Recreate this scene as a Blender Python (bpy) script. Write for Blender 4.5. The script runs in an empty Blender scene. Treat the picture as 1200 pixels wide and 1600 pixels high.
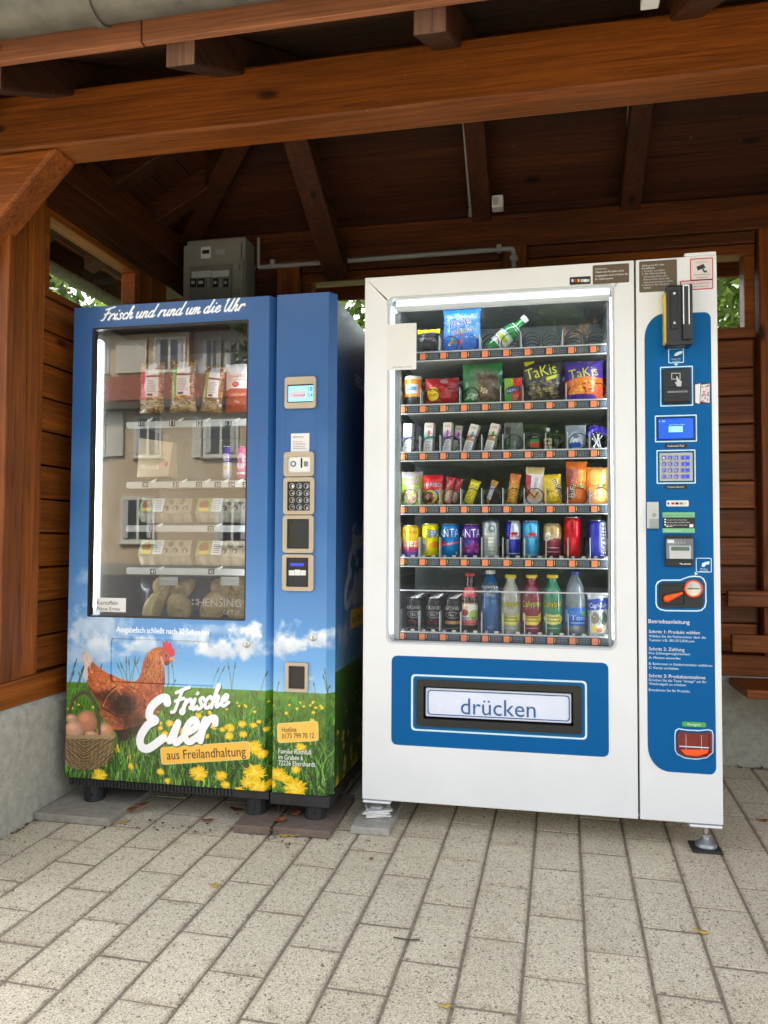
import bpy, bmesh, math, random
import numpy as np
from mathutils import Vector, Matrix
from mathutils.geometry import tessellate_polygon
R = math.radians
random.seed(7)
SC = bpy.context.scene
COL = SC.collection

# ------------------------------------------------------------ camera, sky, sun, exposure
PITCH, ROLL, YAW, FPX, EYE = R(2.17485), R(0.26512), R(11.58491), 1199.48, 0.993
_r0 = Vector((math.cos(YAW), math.sin(YAW), 0))
C_FWD = Vector((-math.sin(YAW) * math.cos(PITCH), math.cos(YAW) * math.cos(PITCH), math.sin(PITCH)))
_u0 = _r0.cross(C_FWD)
C_RT = _r0 * math.cos(ROLL) + _u0 * math.sin(ROLL)
C_UP = C_RT.cross(C_FWD)
cam_data = bpy.data.cameras.new('camera')
cam_data.lens = 36 * FPX / 1600
cam_data.sensor_width = 36
cam_data.clip_start, cam_data.clip_end = 0.05, 2000
cam = bpy.data.objects.new('camera', cam_data)
COL.objects.link(cam)
cam.matrix_world = Matrix(((C_RT.x, C_UP.x, -C_FWD.x, 0), (C_RT.y, C_UP.y, -C_FWD.y, 0), (C_RT.z, C_UP.z, -C_FWD.z, EYE), (0, 0, 0, 1)))
SC.camera = cam

SUN_EL, SUN_AZ = R(50), R(-25)           # hazy sun high behind the shelter: the paving in view lies in its shade
world = bpy.data.worlds.new('World')
SC.world = world
world.use_nodes = True
wn, wl = world.node_tree.nodes, world.node_tree.links
sky = wn.new('ShaderNodeTexSky')
sky.sky_type = 'NISHITA'
sky.sun_disc = False
sky.sun_elevation = SUN_EL
sky.sun_rotation = SUN_AZ
sky.air_density, sky.dust_density, sky.ozone_density = 1.0, 4.0, 1.0
hs = wn.new('ShaderNodeHueSaturation')
hs.inputs['Saturation'].default_value = 0.28
wl.new(sky.outputs['Color'], hs.inputs['Color'])
wl.new(hs.outputs['Color'], wn['Background'].inputs['Color'])
wn['Background'].inputs['Strength'].default_value = 0.15
sun_data = bpy.data.lights.new('sun', 'SUN')
sun_data.energy, sun_data.angle, sun_data.color = 3.0, R(6), (1, 0.95, 0.88)
sun = bpy.data.objects.new('sun', sun_data)
COL.objects.link(sun)
_sd = Vector((math.sin(SUN_AZ) * math.cos(SUN_EL), math.cos(SUN_AZ) * math.cos(SUN_EL), math.sin(SUN_EL)))
sun.rotation_euler = (-_sd).to_track_quat('-Z', 'Y').to_euler()
SC.view_settings.view_transform = 'Standard'
SC.view_settings.look = 'None'
SC.view_settings.exposure = 2.2
SC.view_settings.gamma = 1
SC.view_settings.use_curve_mapping = False

# ------------------------------------------------------------ measuring helper and object helpers
def at(px, py, Y):
    """The place, on the upright plane at depth Y, that the photograph shows at (px, py)."""
    d = C_FWD + C_RT * ((px - 600) / FPX) - C_UP * ((py - 800) / FPX)
    d = d * (Y / d.y)
    return Vector((d.x, Y, d.z + EYE))
def gz(Y): return 0.03 * (Y - 2.67)      # the paving rises gently away
Y0 = 2.629                               # plane of both machine fronts

def finish(name, verts, faces, mats, parent=None, uvs=None, midx=None, smooth=False, bevel=0.0, seg=2, auto=None):
    if parent is not None:
        off = WLOC[parent.name]
        verts = [(v[0] - off[0], v[1] - off[1], v[2] - off[2]) for v in verts]
        home = off
    else:
        xs = [v[0] for v in verts]; ys = [v[1] for v in verts]; zs = [v[2] for v in verts]
        home = ((min(xs) + max(xs)) / 2, (min(ys) + max(ys)) / 2, min(zs))
        verts = [(v[0] - home[0], v[1] - home[1], v[2] - home[2]) for v in verts]
    me = bpy.data.meshes.new(name)
    me.from_pydata([tuple(v) for v in verts], [], [tuple(f) for f in faces])
    if not isinstance(mats, (list, tuple)): mats = [mats]
    for m in mats: me.materials.append(m)
    if midx: me.polygons.foreach_set('material_index', midx)
    if uvs is not None:
        ul = me.uv_layers.new(name='UVMap')
        flat = [c for f in uvs for uv in f for c in uv]
        ul.data.foreach_set('uv', flat)
    if smooth: me.polygons.foreach_set('use_smooth', [True] * len(me.polygons))
    me.update()
    o = bpy.data.objects.new(name, me)
    COL.objects.link(o)
    if parent is None: o.location = home
    else: o.parent = parent
    WLOC[o.name] = home
    if bevel:
        b = o.modifiers.new('bevel', 'BEVEL')
        b.width, b.segments, b.limit_method, b.angle_limit = bevel, seg, 'ANGLE', R(40)
    if auto:
        me.polygons.foreach_set('use_smooth', [True] * len(me.polygons))
        me.set_sharp_from_angle(angle=R(auto))
    return o
WLOC = {}

def tag(o, label, cat=None, group=None, kind=None):
    if label: o['label'] = label
    if cat: o['category'] = cat
    if group: o['group'] = group
    if kind: o['kind'] = kind
    return o
def thing(name, loc, label, cat, group=None):
    o = bpy.data.objects.new(name, None)
    COL.objects.link(o)
    o.location = loc
    o.empty_display_size = 0.1
    WLOC[o.name] = tuple(loc)
    return tag(o, label, cat, group)
def sub(name, parent):
    """An Empty part that only gathers sub-parts."""
    o = bpy.data.objects.new(name, None)
    COL.objects.link(o)
    o.parent = parent
    WLOC[o.name] = WLOC[parent.name]
    return o
def dup(src, parent=None, delta=(0, 0, 0), rot=None, label=None):
    o = src.copy()
    COL.objects.link(o)
    if parent is not None: o.parent = parent
    o.location = Vector(src.location) + Vector(delta)
    if rot: o.rotation_euler = rot
    if label: o['label'] = label
    WLOC[o.name] = tuple(Vector(WLOC[src.name]) + Vector(delta))
    return o

class MB:
    """Collects shapes, then links them as one mesh object."""
    def __init__(s): s.v, s.f, s.uv, s.m = [], [], [], []
    def add(s, v, f, uv=None, m=0):
        n = len(s.v)
        s.v += [tuple(p) for p in v]
        for k, q in enumerate(f):
            s.f.append(tuple(i + n for i in q))
            s.uv.append(uv[k] if uv else [(0, 0)] * len(q))
            s.m.append(m)
        return s
    def box(s, x0, x1, y0, y1, z0, z1, m=0):
        v = [(x, y, z) for z in (z0, z1) for y in (y0, y1) for x in (x0, x1)]
        return s.add(v, [(0, 2, 3, 1), (4, 5, 7, 6), (0, 1, 5, 4), (2, 6, 7, 3), (0, 4, 6, 2), (1, 3, 7, 5)], None, m)
    def prism(s, pts, y0, y1, m=0, uvf=None):
        """Polygon in (x, z), y0 = front (towards the camera)."""
        n = len(pts)
        if sum(pts[i][0] * pts[(i + 1) % n][1] - pts[(i + 1) % n][0] * pts[i][1] for i in range(n)) < 0: pts = pts[::-1]
        v = [(p[0], y0, p[1]) for p in pts] + [(p[0], y1, p[1]) for p in pts]
        f = [tuple(range(n)), tuple(range(2 * n - 1, n - 1, -1))] + [(i, i + n, (i + 1) % n + n, (i + 1) % n) for i in range(n)]
        uv = [[uvf(v[i]) for i in q] for q in f] if uvf else None
        return s.add(v, f, uv, m)
    def hexa(s, a, b, m=0):
        """Eight corners: loop a (4) and loop b (4)."""
        return s.add(list(a) + list(b), [(3, 2, 1, 0), (4, 5, 6, 7), (0, 1, 5, 4), (1, 2, 6, 5), (2, 3, 7, 6), (3, 0, 4, 7)], None, m)
    def plate(s, outer, holes, y0, y1, m=0, uvf=None):
        """Flat plate in (x, z) with holes; closed front, back and edges."""
        def ccw(p):
            n = len(p)
            a = sum(p[i][0] * p[(i + 1) % n][1] - p[(i + 1) % n][0] * p[i][1] for i in range(n))
            return p if a > 0 else p[::-1]
        loops = [ccw(outer)] + [ccw(h)[::-1] for h in holes]
        tris = tessellate_polygon([[Vector((p[0], p[1], 0)) for p in l] for l in loops])
        flat = [p for l in loops for p in l]
        n = len(flat)
        v = [(p[0], y0, p[1]) for p in flat] + [(p[0], y1, p[1]) for p in flat]
        f = []
        for a, b, c in tris:
            A, B, Cc = flat[a], flat[b], flat[c]
            if (B[0] - A[0]) * (Cc[1] - A[1]) - (B[1] - A[1]) * (Cc[0] - A[0]) < 0: b, c = c, b
            f.append((a, b, c)); f.append((a + n, c + n, b + n))
        k = 0
        for l in loops:
            L = len(l)
            for i in range(L):
                f.append((k + i, k + i + n, k + (i + 1) % L + n, k + (i + 1) % L))
            k += L
        uv = [[uvf(v[i]) for i in q] for q in f] if uvf else None
        return s.add(v, f, uv, m)
    def tube(s, path, r, n=8, m=0, cap=True):
        P = [Vector(p) for p in path]
        rr = r if isinstance(r, (list, tuple)) else [r] * len(P)
        T = [(P[min(i + 1, len(P) - 1)] - P[max(i - 1, 0)]).normalized() for i in range(len(P))]
        up = Vector((0, 0, 1)) if abs(T[0].z) < 0.9 else Vector((1, 0, 0))
        v = []
        nrm = T[0].cross(up).normalized()
        for i, p in enumerate(P):
            nrm = (nrm - T[i] * nrm.dot(T[i])).normalized()
            b = T[i].cross(nrm)
            v += [p + (nrm * math.cos(2 * math.pi * k / n) + b * math.sin(2 * math.pi * k / n)) * rr[i] for k in range(n)]
        f = [(i * n + k, i * n + (k + 1) % n, (i + 1) * n + (k + 1) % n, (i + 1) * n + k) for i in range(len(P) - 1) for k in range(n)]
        if cap: f += [tuple(range(n - 1, -1, -1)), tuple((len(P) - 1) * n + k for k in range(n))]
        return s.add(v, f, None, m)
    def lathe(s, prof, c, n=24, m=0, M=None, u0=0.0, v_range=None):
        """Profile [(r, z)] about the vertical through c; u = 0.5 faces the camera. v_range maps z to v."""
        v = []
        for r, z in prof:
            for k in range(n + 1):
                a = -math.pi / 2 + 2 * math.pi * (k / n - 0.5) - u0
                v.append(Vector((r * math.cos(a), r * math.sin(a), z)))
        if M is not None: v = [M @ p for p in v]
        v = [p + Vector(c) for p in v]
        z0, z1 = v_range or (prof[0][1], prof[-1][1])
        f, uv = [], []
        for i in range(len(prof) - 1):
            for k in range(n):
                f.append((i * (n + 1) + k, i * (n + 1) + k + 1, (i + 1) * (n + 1) + k + 1, (i + 1) * (n + 1) + k))
                va, vb = (prof[i][1] - z0) / (z1 - z0), (prof[i + 1][1] - z0) / (z1 - z0)
                uv.append([(k / n, va), ((k + 1) / n, va), ((k + 1) / n, vb), (k / n, vb)])
        return s.add(v, f, uv, m)
    def build(s, name, mats, parent=None, **k):
        return finish(name, s.v, s.f, mats, parent, uvs=s.uv, midx=s.m, **k)

def rrect(c, r, n=5):
    """Rounded quadrilateral: c = four (x, z) corners in order, r = radius or four radii."""
    rs = r if isinstance(r, (list, tuple)) else [r] * 4
    out = []
    for i in range(4):
        P, A, B = Vector(c[i]), Vector(c[i - 1]), Vector(c[(i + 1) % 4])
        a, b = (A - P).normalized(), (B - P).normalized()
        p0, p2 = P + a * rs[i], P + b * rs[i]
        for k in range(n + 1):
            t = k / n
            q = p0 * ((1 - t) ** 2) + P * (2 * t * (1 - t) * 0.95 + 0) + p2 * (t * t)
            w = (1 - t) ** 2 + 2 * t * (1 - t) * 0.95 + t * t
            q = q / w
            out.append((q.x, q.y))
    return out
def fx(px, py, dy=0.0):
    p = at(px, py, Y0 + dy)
    return (p.x, p.z)
def rpx(x0, y0, x1, y1, r, dy=0.0, skew=True, n=5):
    """Upright rounded rectangle on a machine front, its top left and bottom right seen at those pixels."""
    a, b = fx(x0, y0, dy), fx(x1, y1, dy)
    return rrect([(a[0], b[1]), (b[0], b[1]), (b[0], a[1]), (a[0], a[1])], r, n)

# ------------------------------------------------------------ lettering
_TG = {}
def text_geo(s):
    if s not in _TG:
        cu = bpy.data.curves.new('t', 'FONT')
        cu.body = s
        cu.resolution_u = 3
        o = bpy.data.objects.new('t', cu)
        me = o.to_mesh()
        me.calc_loop_triangles()
        v = np.array([tuple(p.co)[:2] for p in me.vertices], float).reshape(-1, 2)
        t = np.array([tuple(q.vertices) for q in me.loop_triangles], int).reshape(-1, 3)
        o.to_mesh_clear()
        bpy.data.objects.remove(o)
        bpy.data.curves.remove(cu)
        _TG[s] = (v, t)
    return _TG[s]
def letters(parent, s, x0, x1, yb, mat, dy=-0.0012, h=None, name='lettering', slope=0.0, plane=None):
    """A line of raised print whose left, right and baseline are seen at those pixels of a machine front."""
    v, t = text_geo(s)
    Y = (Y0 + dy) if plane is None else plane
    a, b = at(x0, yb, Y), at(x1, yb, Y)
    mn, mx = v[:, 0].min(), v[:, 0].max()
    k = (b.x - a.x) / (mx - mn)
    kz = k
    if h: kz = (h * 2.63 / FPX) / 0.72
    P = [(a.x + (p[0] - mn) * k, Y, a.z + p[1] * kz + slope * (p[0] - mn) * k) for p in v]
    return finish(name, P, [tuple(q) for q in t], mat, parent)
# ------------------------------------------------------------ materials
def L(c):
    """sRGB 0-255 to linear."""
    out = []
    for x in c:
        x = x / 255
        out.append(x / 12.92 if x <= 0.04045 else ((x + 0.055) / 1.055) ** 2.4)
    return tuple(out)
def nodes(name):
    m = bpy.data.materials.new(name)
    m.use_nodes = True
    nt = m.node_tree
    return m, nt, nt.nodes['Principled BSDF']
def N(nt, kind, **k):
    n = nt.nodes.new(kind)
    for a, b in k.items():
        if a.startswith('i_'): n.inputs[a[2:].replace('_', ' ')].default_value = b
        else: setattr(n, a, b)
    return n
def ramp(nt, fac, stops):
    r = nt.nodes.new('ShaderNodeValToRGB')
    e = r.color_ramp.elements
    while len(e) < len(stops): e.new(0.5)
    for q, (p, c) in zip(e, stops):
        q.position = p
        q.color = (c[0], c[1], c[2], 1) if not isinstance(c, (int, float)) else (c, c, c, 1)
    nt.links.new(fac, r.inputs['Fac'])
    return r
def pm(name, c, rough=0.5, metal=0.0, var=0.06, scale=9.0, bump=0.0, bscale=60.0, spec=0.5, coat=0.0, emit=None, es=0.0, trans=0.0):
    """A plain surface with slight uneven colour and gloss."""
    m, nt, b = nodes(name)
    tc = N(nt, 'ShaderNodeTexCoord')
    nz = N(nt, 'ShaderNodeTexNoise', i_Scale=scale, i_Detail=5.0, i_Roughness=0.6)
    nt.links.new(tc.outputs['Object'], nz.inputs['Vector'])
    r = ramp(nt, nz.outputs['Fac'], [(0.3, [x * (1 - var) for x in c]), (0.7, [min(1, x * (1 + var)) for x in c])])
    nt.links.new(r.outputs['Color'], b.inputs['Base Color'])
    rr = ramp(nt, nz.outputs['Fac'], [(0.3, max(0, rough - 0.06)), (0.7, min(1, rough + 0.06))])
    nt.links.new(rr.outputs['Color'], b.inputs['Roughness'])
    b.inputs['Metallic'].default_value = metal
    b.inputs['Specular IOR Level'].default_value = spec
    b.inputs['Coat Weight'].default_value = coat
    b.inputs['Transmission Weight'].default_value = trans
    if emit:
        b.inputs['Emission Color'].default_value = (*emit, 1)
        b.inputs['Emission Strength'].default_value = es
    if bump:
        n2 = N(nt, 'ShaderNodeTexNoise', i_Scale=bscale, i_Detail=6.0)
        nt.links.new(tc.outputs['Object'], n2.inputs['Vector'])
        bp = N(nt, 'ShaderNodeBump', i_Strength=bump, i_Distance=0.01)
        nt.links.new(n2.outputs['Fac'], bp.inputs['Height'])
        nt.links.new(bp.outputs['Normal'], b.inputs['Normal'])
    return m
def wood(name, axis, c0=(0.085, 0.018, 0.003), c1=(0.35, 0.100, 0.0125), rough=0.42):
    """Stained spruce: streaks along one axis, knots, a tint of its own for each board."""
    m, nt, b = nodes(name)
    tc = N(nt, 'ShaderNodeTexCoord')
    oi = N(nt, 'ShaderNodeObjectInfo')
    mul = N(nt, 'ShaderNodeVectorMath', operation='SCALE')
    cx = N(nt, 'ShaderNodeCombineXYZ', i_X=31.0, i_Y=17.0, i_Z=23.0)
    nt.links.new(cx.outputs[0], mul.inputs[0]); nt.links.new(oi.outputs['Random'], mul.inputs['Scale'])
    add = N(nt, 'ShaderNodeVectorMath', operation='ADD')
    nt.links.new(tc.outputs['Object'], add.inputs[0]); nt.links.new(mul.outputs[0], add.inputs[1])
    def mapped(al, ac):
        mp = N(nt, 'ShaderNodeMapping')
        s = [ac, ac, ac]; s[axis] = al
        mp.inputs['Scale'].default_value = s
        nt.links.new(add.outputs[0], mp.inputs['Vector'])
        return mp.outputs[0]
    g = N(nt, 'ShaderNodeTexNoise', i_Scale=1.0, i_Detail=8.0, i_Roughness=0.68, i_Distortion=0.9)
    nt.links.new(mapped(2.6, 85), g.inputs['Vector'])
    big = N(nt, 'ShaderNodeTexNoise', i_Scale=1.0, i_Detail=3.0)
    nt.links.new(mapped(1.3, 9), big.inputs['Vector'])
    mid = [(c0[i] + c1[i]) / 2 for i in range(3)]
    r = ramp(nt, g.outputs['Fac'], [(0.28, c0), (0.5, mid), (0.72, c1)])
    r2 = ramp(nt, big.outputs['Fac'], [(0.3, 0.60), (0.7, 1.15)])
    mx = N(nt, 'ShaderNodeMix', data_type='RGBA', blend_type='MULTIPLY', i_Factor=1.0)
    nt.links.new(r.outputs[0], mx.inputs['A']); nt.links.new(r2.outputs[0], mx.inputs['B'])
    vo = N(nt, 'ShaderNodeTexVoronoi', i_Scale=1.0)
    nt.links.new(mapped(3.2, 8.0), vo.inputs['Vector'])
    kn = ramp(nt, vo.outputs['Distance'], [(0.06, 0.10), (0.11, 0.40), (0.16, 1.0)])
    # only some of the cells carry a knot
    kc = ramp(nt, vo.outputs['Color'], [(0.58, 1.0), (0.60, 0.0)])
    kmix = N(nt, 'ShaderNodeMix', data_type='RGBA', blend_type='MIX')
    nt.links.new(kc.outputs[0], kmix.inputs['Factor']); nt.links.new(kn.outputs[0], kmix.inputs['A'])
    kmix.inputs['B'].default_value = (1, 1, 1, 1)
    m2 = N(nt, 'ShaderNodeMix', data_type='RGBA', blend_type='MULTIPLY', i_Factor=1.0)
    nt.links.new(mx.outputs['Result'], m2.inputs['A']); nt.links.new(kmix.outputs['Result'], m2.inputs['B'])
    hv = N(nt, 'ShaderNodeHueSaturation')
    rv = N(nt, 'ShaderNodeMapRange', i_To_Min=0.75, i_To_Max=1.22)
    nt.links.new(oi.outputs['Random'], rv.inputs['Value']); nt.links.new(rv.outputs[0], hv.inputs['Value'])
    nt.links.new(m2.outputs['Result'], hv.inputs['Color'])
    # pale dust and worn specks
    ds = N(nt, 'ShaderNodeTexNoise', i_Scale=55.0, i_Detail=3.0)
    nt.links.new(tc.outputs['Object'], ds.inputs['Vector'])
    dr = ramp(nt, ds.outputs['Fac'], [(0.70, 0.0), (0.78, 0.35)])
    m3 = N(nt, 'ShaderNodeMix', data_type='RGBA')
    nt.links.new(dr.outputs[0], m3.inputs['Factor']); nt.links.new(hv.outputs[0], m3.inputs['A'])
    m3.inputs['B'].default_value = (0.25, 0.15, 0.09, 1)
    nt.links.new(m3.outputs['Result'], b.inputs['Base Color'])
    b.inputs['Specular IOR Level'].default_value = 0.28
    rr = ramp(nt, g.outputs['Fac'], [(0.3, rough + 0.12), (0.7, rough - 0.04)])
    nt.links.new(rr.outputs[0], b.inputs['Roughness'])
    bp = N(nt, 'ShaderNodeBump', i_Strength=0.35, i_Distance=0.004)
    nt.links.new(g.outputs['Fac'], bp.inputs['Height']); nt.links.new(bp.outputs['Normal'], b.inputs['Normal'])
    return m
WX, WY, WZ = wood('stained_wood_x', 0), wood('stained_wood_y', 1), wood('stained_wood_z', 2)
WXD, WYD = wood('shaded_roof_wood_x', 0, (0.016, 0.0038, 0.0009), (0.066, 0.0165, 0.0032), 0.65), wood('shaded_roof_wood_y', 1, (0.018, 0.0042, 0.001), (0.070, 0.0178, 0.0035), 0.65)  # same timber, with the deep shade under the roof put into its colour
WXM, WYM = wood('shaded_inner_wood_x', 0, (0.03, 0.007, 0.0014), (0.15, 0.041, 0.007), 0.5), wood('shaded_inner_wood_y', 1, (0.024, 0.006, 0.0013), (0.11, 0.030, 0.0055), 0.5)  # same timber for plates and headers, indoor shade mixed into the colour
WXL = wood('weathered_fascia_wood', 0, (0.15, 0.055, 0.025), (0.36, 0.135, 0.06), 0.6)
WEND = wood('rafter_end_wood', 2, (0.10, 0.05, 0.035), (0.24, 0.13, 0.09), 0.75)

def concrete(name, c, rough=0.85, stain=0.5):
    m, nt, b = nodes(name)
    tc = N(nt, 'ShaderNodeTexCoord')
    n1 = N(nt, 'ShaderNodeTexNoise', i_Scale=2.2, i_Detail=8.0, i_Roughness=0.65)
    n2 = N(nt, 'ShaderNodeTexNoise', i_Scale=38.0, i_Detail=5.0)
    v = N(nt, 'ShaderNodeTexVoronoi', i_Scale=26.0)
    for n in (n1, n2, v): nt.links.new(tc.outputs['Object'], n.inputs['Vector'])
    r = ramp(nt, n1.outputs['Fac'], [(0.3, [x * (1 - stain) for x in c]), (0.5, c), (0.75, [x * 1.15 for x in c])])
    r2 = ramp(nt, n2.outputs['Fac'], [(0.3, 0.8), (0.7, 1.1)])
    p = ramp(nt, v.outputs['Distance'], [(0.05, 0.35), (0.12, 1.0)])
    mx = N(nt, 'ShaderNodeMix', data_type='RGBA', blend_type='MULTIPLY', i_Factor=1.0)
    nt.links.new(r.outputs[0], mx.inputs['A']); nt.links.new(r2.outputs[0], mx.inputs['B'])
    m2 = N(nt, 'ShaderNodeMix', data_type='RGBA', blend_type='MULTIPLY', i_Factor=0.7)
    nt.links.new(mx.outputs['Result'], m2.inputs['A']); nt.links.new(p.outputs[0], m2.inputs['B'])
    nt.links.new(m2.outputs['Result'], b.inputs['Base Color'])
    b.inputs['Roughness'].default_value = rough
    bp = N(nt, 'ShaderNodeBump', i_Strength=0.5, i_Distance=0.006)
    nt.links.new(n2.outputs['Fac'], bp.inputs['Height']); nt.links.new(bp.outputs['Normal'], b.inputs['Normal'])
    return m
CONC = concrete('plinth_concrete', (0.41, 0.39, 0.32))
SLAB = concrete('slab_concrete', (0.31, 0.28, 0.235))
SLABR = concrete('reddish_slab_concrete', (0.17, 0.125, 0.10))
SLABG = concrete('pale_slab_concrete', (0.36, 0.34, 0.30), stain=0.25)

def paver_mat(name='exposed_aggregate', edge=True):
    """Exposed aggregate concrete: cream matrix with grey and dark chips, wear and a tint for each stone."""
    m, nt, b = nodes(name)
    tc = N(nt, 'ShaderNodeTexCoord'); ge = N(nt, 'ShaderNodeNewGeometry'); oi = N(nt, 'ShaderNodeObjectInfo')
    v = N(nt, 'ShaderNodeTexVoronoi', i_Scale=430.0, i_Randomness=1.0)
    v2 = N(nt, 'ShaderNodeTexVoronoi', i_Scale=190.0, i_Randomness=1.0)
    n1 = N(nt, 'ShaderNodeTexNoise', i_Scale=1.3, i_Detail=7.0, i_Roughness=0.6)
    n2 = N(nt, 'ShaderNodeTexNoise', i_Scale=14.0, i_Detail=5.0, i_Roughness=0.7)
    for n in (v, v2, n1, n2): nt.links.new(ge.outputs['Position'], n.inputs['Vector'])
    sep = N(nt, 'ShaderNodeSeparateColor'); nt.links.new(v.outputs['Color'], sep.inputs[0])
    r = ramp(nt, sep.outputs[0], [(0.0, (0.28, 0.235, 0.175)), (0.14, (0.43, 0.365, 0.27)), (0.36, (0.625, 0.545, 0.405)), (0.68, (0.725, 0.65, 0.50)), (1.0, (0.81, 0.755, 0.61))])
    sep2 = N(nt, 'ShaderNodeSeparateColor'); nt.links.new(v2.outputs['Color'], sep2.inputs[0])
    dk = ramp(nt, sep2.outputs[1], [(0.03, 0.4), (0.045, 1.0)])
    mx = N(nt, 'ShaderNodeMix', data_type='RGBA', blend_type='MULTIPLY', i_Factor=1.0)
    nt.links.new(r.outputs[0], mx.inputs['A']); nt.links.new(dk.outputs[0], mx.inputs['B'])
    st = ramp(nt, n1.outputs['Fac'], [(0.3, (0.84, 0.81, 0.76)), (0.55, (1, 0.985, 0.96)), (0.75, (1.05, 1.04, 1.02))])
    m2 = N(nt, 'ShaderNodeMix', data_type='RGBA', blend_type='MULTIPLY', i_Factor=1.0)
    nt.links.new(mx.outputs['Result'], m2.inputs['A']); nt.links.new(st.outputs[0], m2.inputs['B'])
    s2 = ramp(nt, n2.outputs['Fac'], [(0.27, (0.62, 0.57, 0.5)), (0.42, (1, 1, 1))])
    m3 = N(nt, 'ShaderNodeMix', data_type='RGBA', blend_type='MULTIPLY', i_Factor=0.75)
    nt.links.new(m2.outputs['Result'], m3.inputs['A']); nt.links.new(s2.outputs[0], m3.inputs['B'])
    hv = N(nt, 'ShaderNodeHueSaturation')
    rv = N(nt, 'ShaderNodeMapRange', i_To_Min=0.94, i_To_Max=1.05)
    nt.links.new(oi.outputs['Random'], rv.inputs['Value']); nt.links.new(rv.outputs[0], hv.inputs['Value'])
    last = m3.outputs['Result']
    if edge:                                             # dirt worked into the rim of each stone
        sx = N(nt, 'ShaderNodeSeparateXYZ'); nt.links.new(tc.outputs['Object'], sx.inputs[0])
        ds = []
        for ax, half in (('X', 0.0705), ('Y', 0.1415)):
            ab = N(nt, 'ShaderNodeMath', operation='ABSOLUTE'); nt.links.new(sx.outputs[ax], ab.inputs[0])
            sb = N(nt, 'ShaderNodeMath', operation='SUBTRACT'); sb.inputs[0].default_value = half; nt.links.new(ab.outputs[0], sb.inputs[1])
            ds.append(sb)
        mn = N(nt, 'ShaderNodeMath', operation='MINIMUM'); nt.links.new(ds[0].outputs[0], mn.inputs[0]); nt.links.new(ds[1].outputs[0], mn.inputs[1])
        nb = N(nt, 'ShaderNodeTexNoise', i_Scale=22.0, i_Detail=6.0, i_Roughness=0.7); nt.links.new(ge.outputs['Position'], nb.inputs['Vector'])
        ml = N(nt, 'ShaderNodeMath', operation='MULTIPLY_ADD'); nt.links.new(nb.outputs['Fac'], ml.inputs[0]); ml.inputs[1].default_value = -0.036; nt.links.new(mn.outputs[0], ml.inputs[2])
        er = ramp(nt, ml.outputs[0], [(0.0, (0.62, 0.57, 0.51)), (0.006, (1, 1, 1))])
        er.color_ramp.elements[0].position = 0.0
        ad = N(nt, 'ShaderNodeMath', operation='ADD'); nt.links.new(ml.outputs[0], ad.inputs[0]); ad.inputs[1].default_value = 0.02
        nt.links.new(ad.outputs[0], er.inputs['Fac']); er.color_ramp.elements[1].position = 0.014
        m4 = N(nt, 'ShaderNodeMix', data_type='RGBA', blend_type='MULTIPLY', i_Factor=0.8)
        nt.links.new(last, m4.inputs['A']); nt.links.new(er.outputs[0], m4.inputs['B'])
        last = m4.outputs['Result']
    nt.links.new(last, hv.inputs['Color'])
    nt.links.new(hv.outputs[0], b.inputs['Base Color'])
    b.inputs['Roughness'].default_value = 0.85
    bp = N(nt, 'ShaderNodeBump', i_Strength=0.5, i_Distance=0.002)
    nt.links.new(sep.outputs[0], bp.inputs['Height']); nt.links.new(bp.outputs['Normal'], b.inputs['Normal'])
    return m
PAVER = paver_mat()
PAVERF = paver_mat('far_aggregate', False)
SAND = pm('joint_sand', (0.25, 0.21, 0.16), 0.95, var=0.35, scale=70, bump=0.6, bscale=200)
ASPH = pm('asphalt', (0.055, 0.055, 0.057), 0.9, var=0.25, scale=30, bump=0.4, bscale=150)
LAWN = pm('lawn_grass', (0.06, 0.10, 0.025), 0.95, var=0.4, scale=6, bump=0.6)

def glass_mat(name, ior, tint=(0.97, 0.98, 0.98), rough=0.0):
    m, nt, b = nodes(name)
    nt.nodes.remove(b)
    out = nt.nodes['Material Output']
    t = N(nt, 'ShaderNodeBsdfTransparent'); t.inputs[0].default_value = (*tint, 1)
    g = N(nt, 'ShaderNodeBsdfGlossy'); g.inputs['Roughness'].default_value = rough
    f = N(nt, 'ShaderNodeFresnel'); f.inputs['IOR'].default_value = ior
    ge = N(nt, 'ShaderNodeNewGeometry')
    mx = N(nt, 'ShaderNodeMixShader')
    ml = N(nt, 'ShaderNodeMath', operation='SUBTRACT')
    ml.inputs[0].default_value = 1.0; nt.links.new(ge.outputs['Backfacing'], ml.inputs[1])
    m2 = N(nt, 'ShaderNodeMath', operation='MULTIPLY'); nt.links.new(f.outputs[0], m2.inputs[0]); nt.links.new(ml.outputs[0], m2.inputs[1])
    nt.links.new(m2.outputs[0], mx.inputs[0]); nt.links.new(t.outputs[0], mx.inputs[1]); nt.links.new(g.outputs[0], mx.inputs[2])
    nt.links.new(mx.outputs[0], out.inputs['Surface'])
    return m
GLASS = glass_mat('display_glass', 1.75)
GLASS_B = glass_mat('coated_display_glass', 2.25, (0.86, 0.87, 0.86))
WGLASS = glass_mat('window_glass', 1.55, (0.93, 0.96, 0.94))

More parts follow.
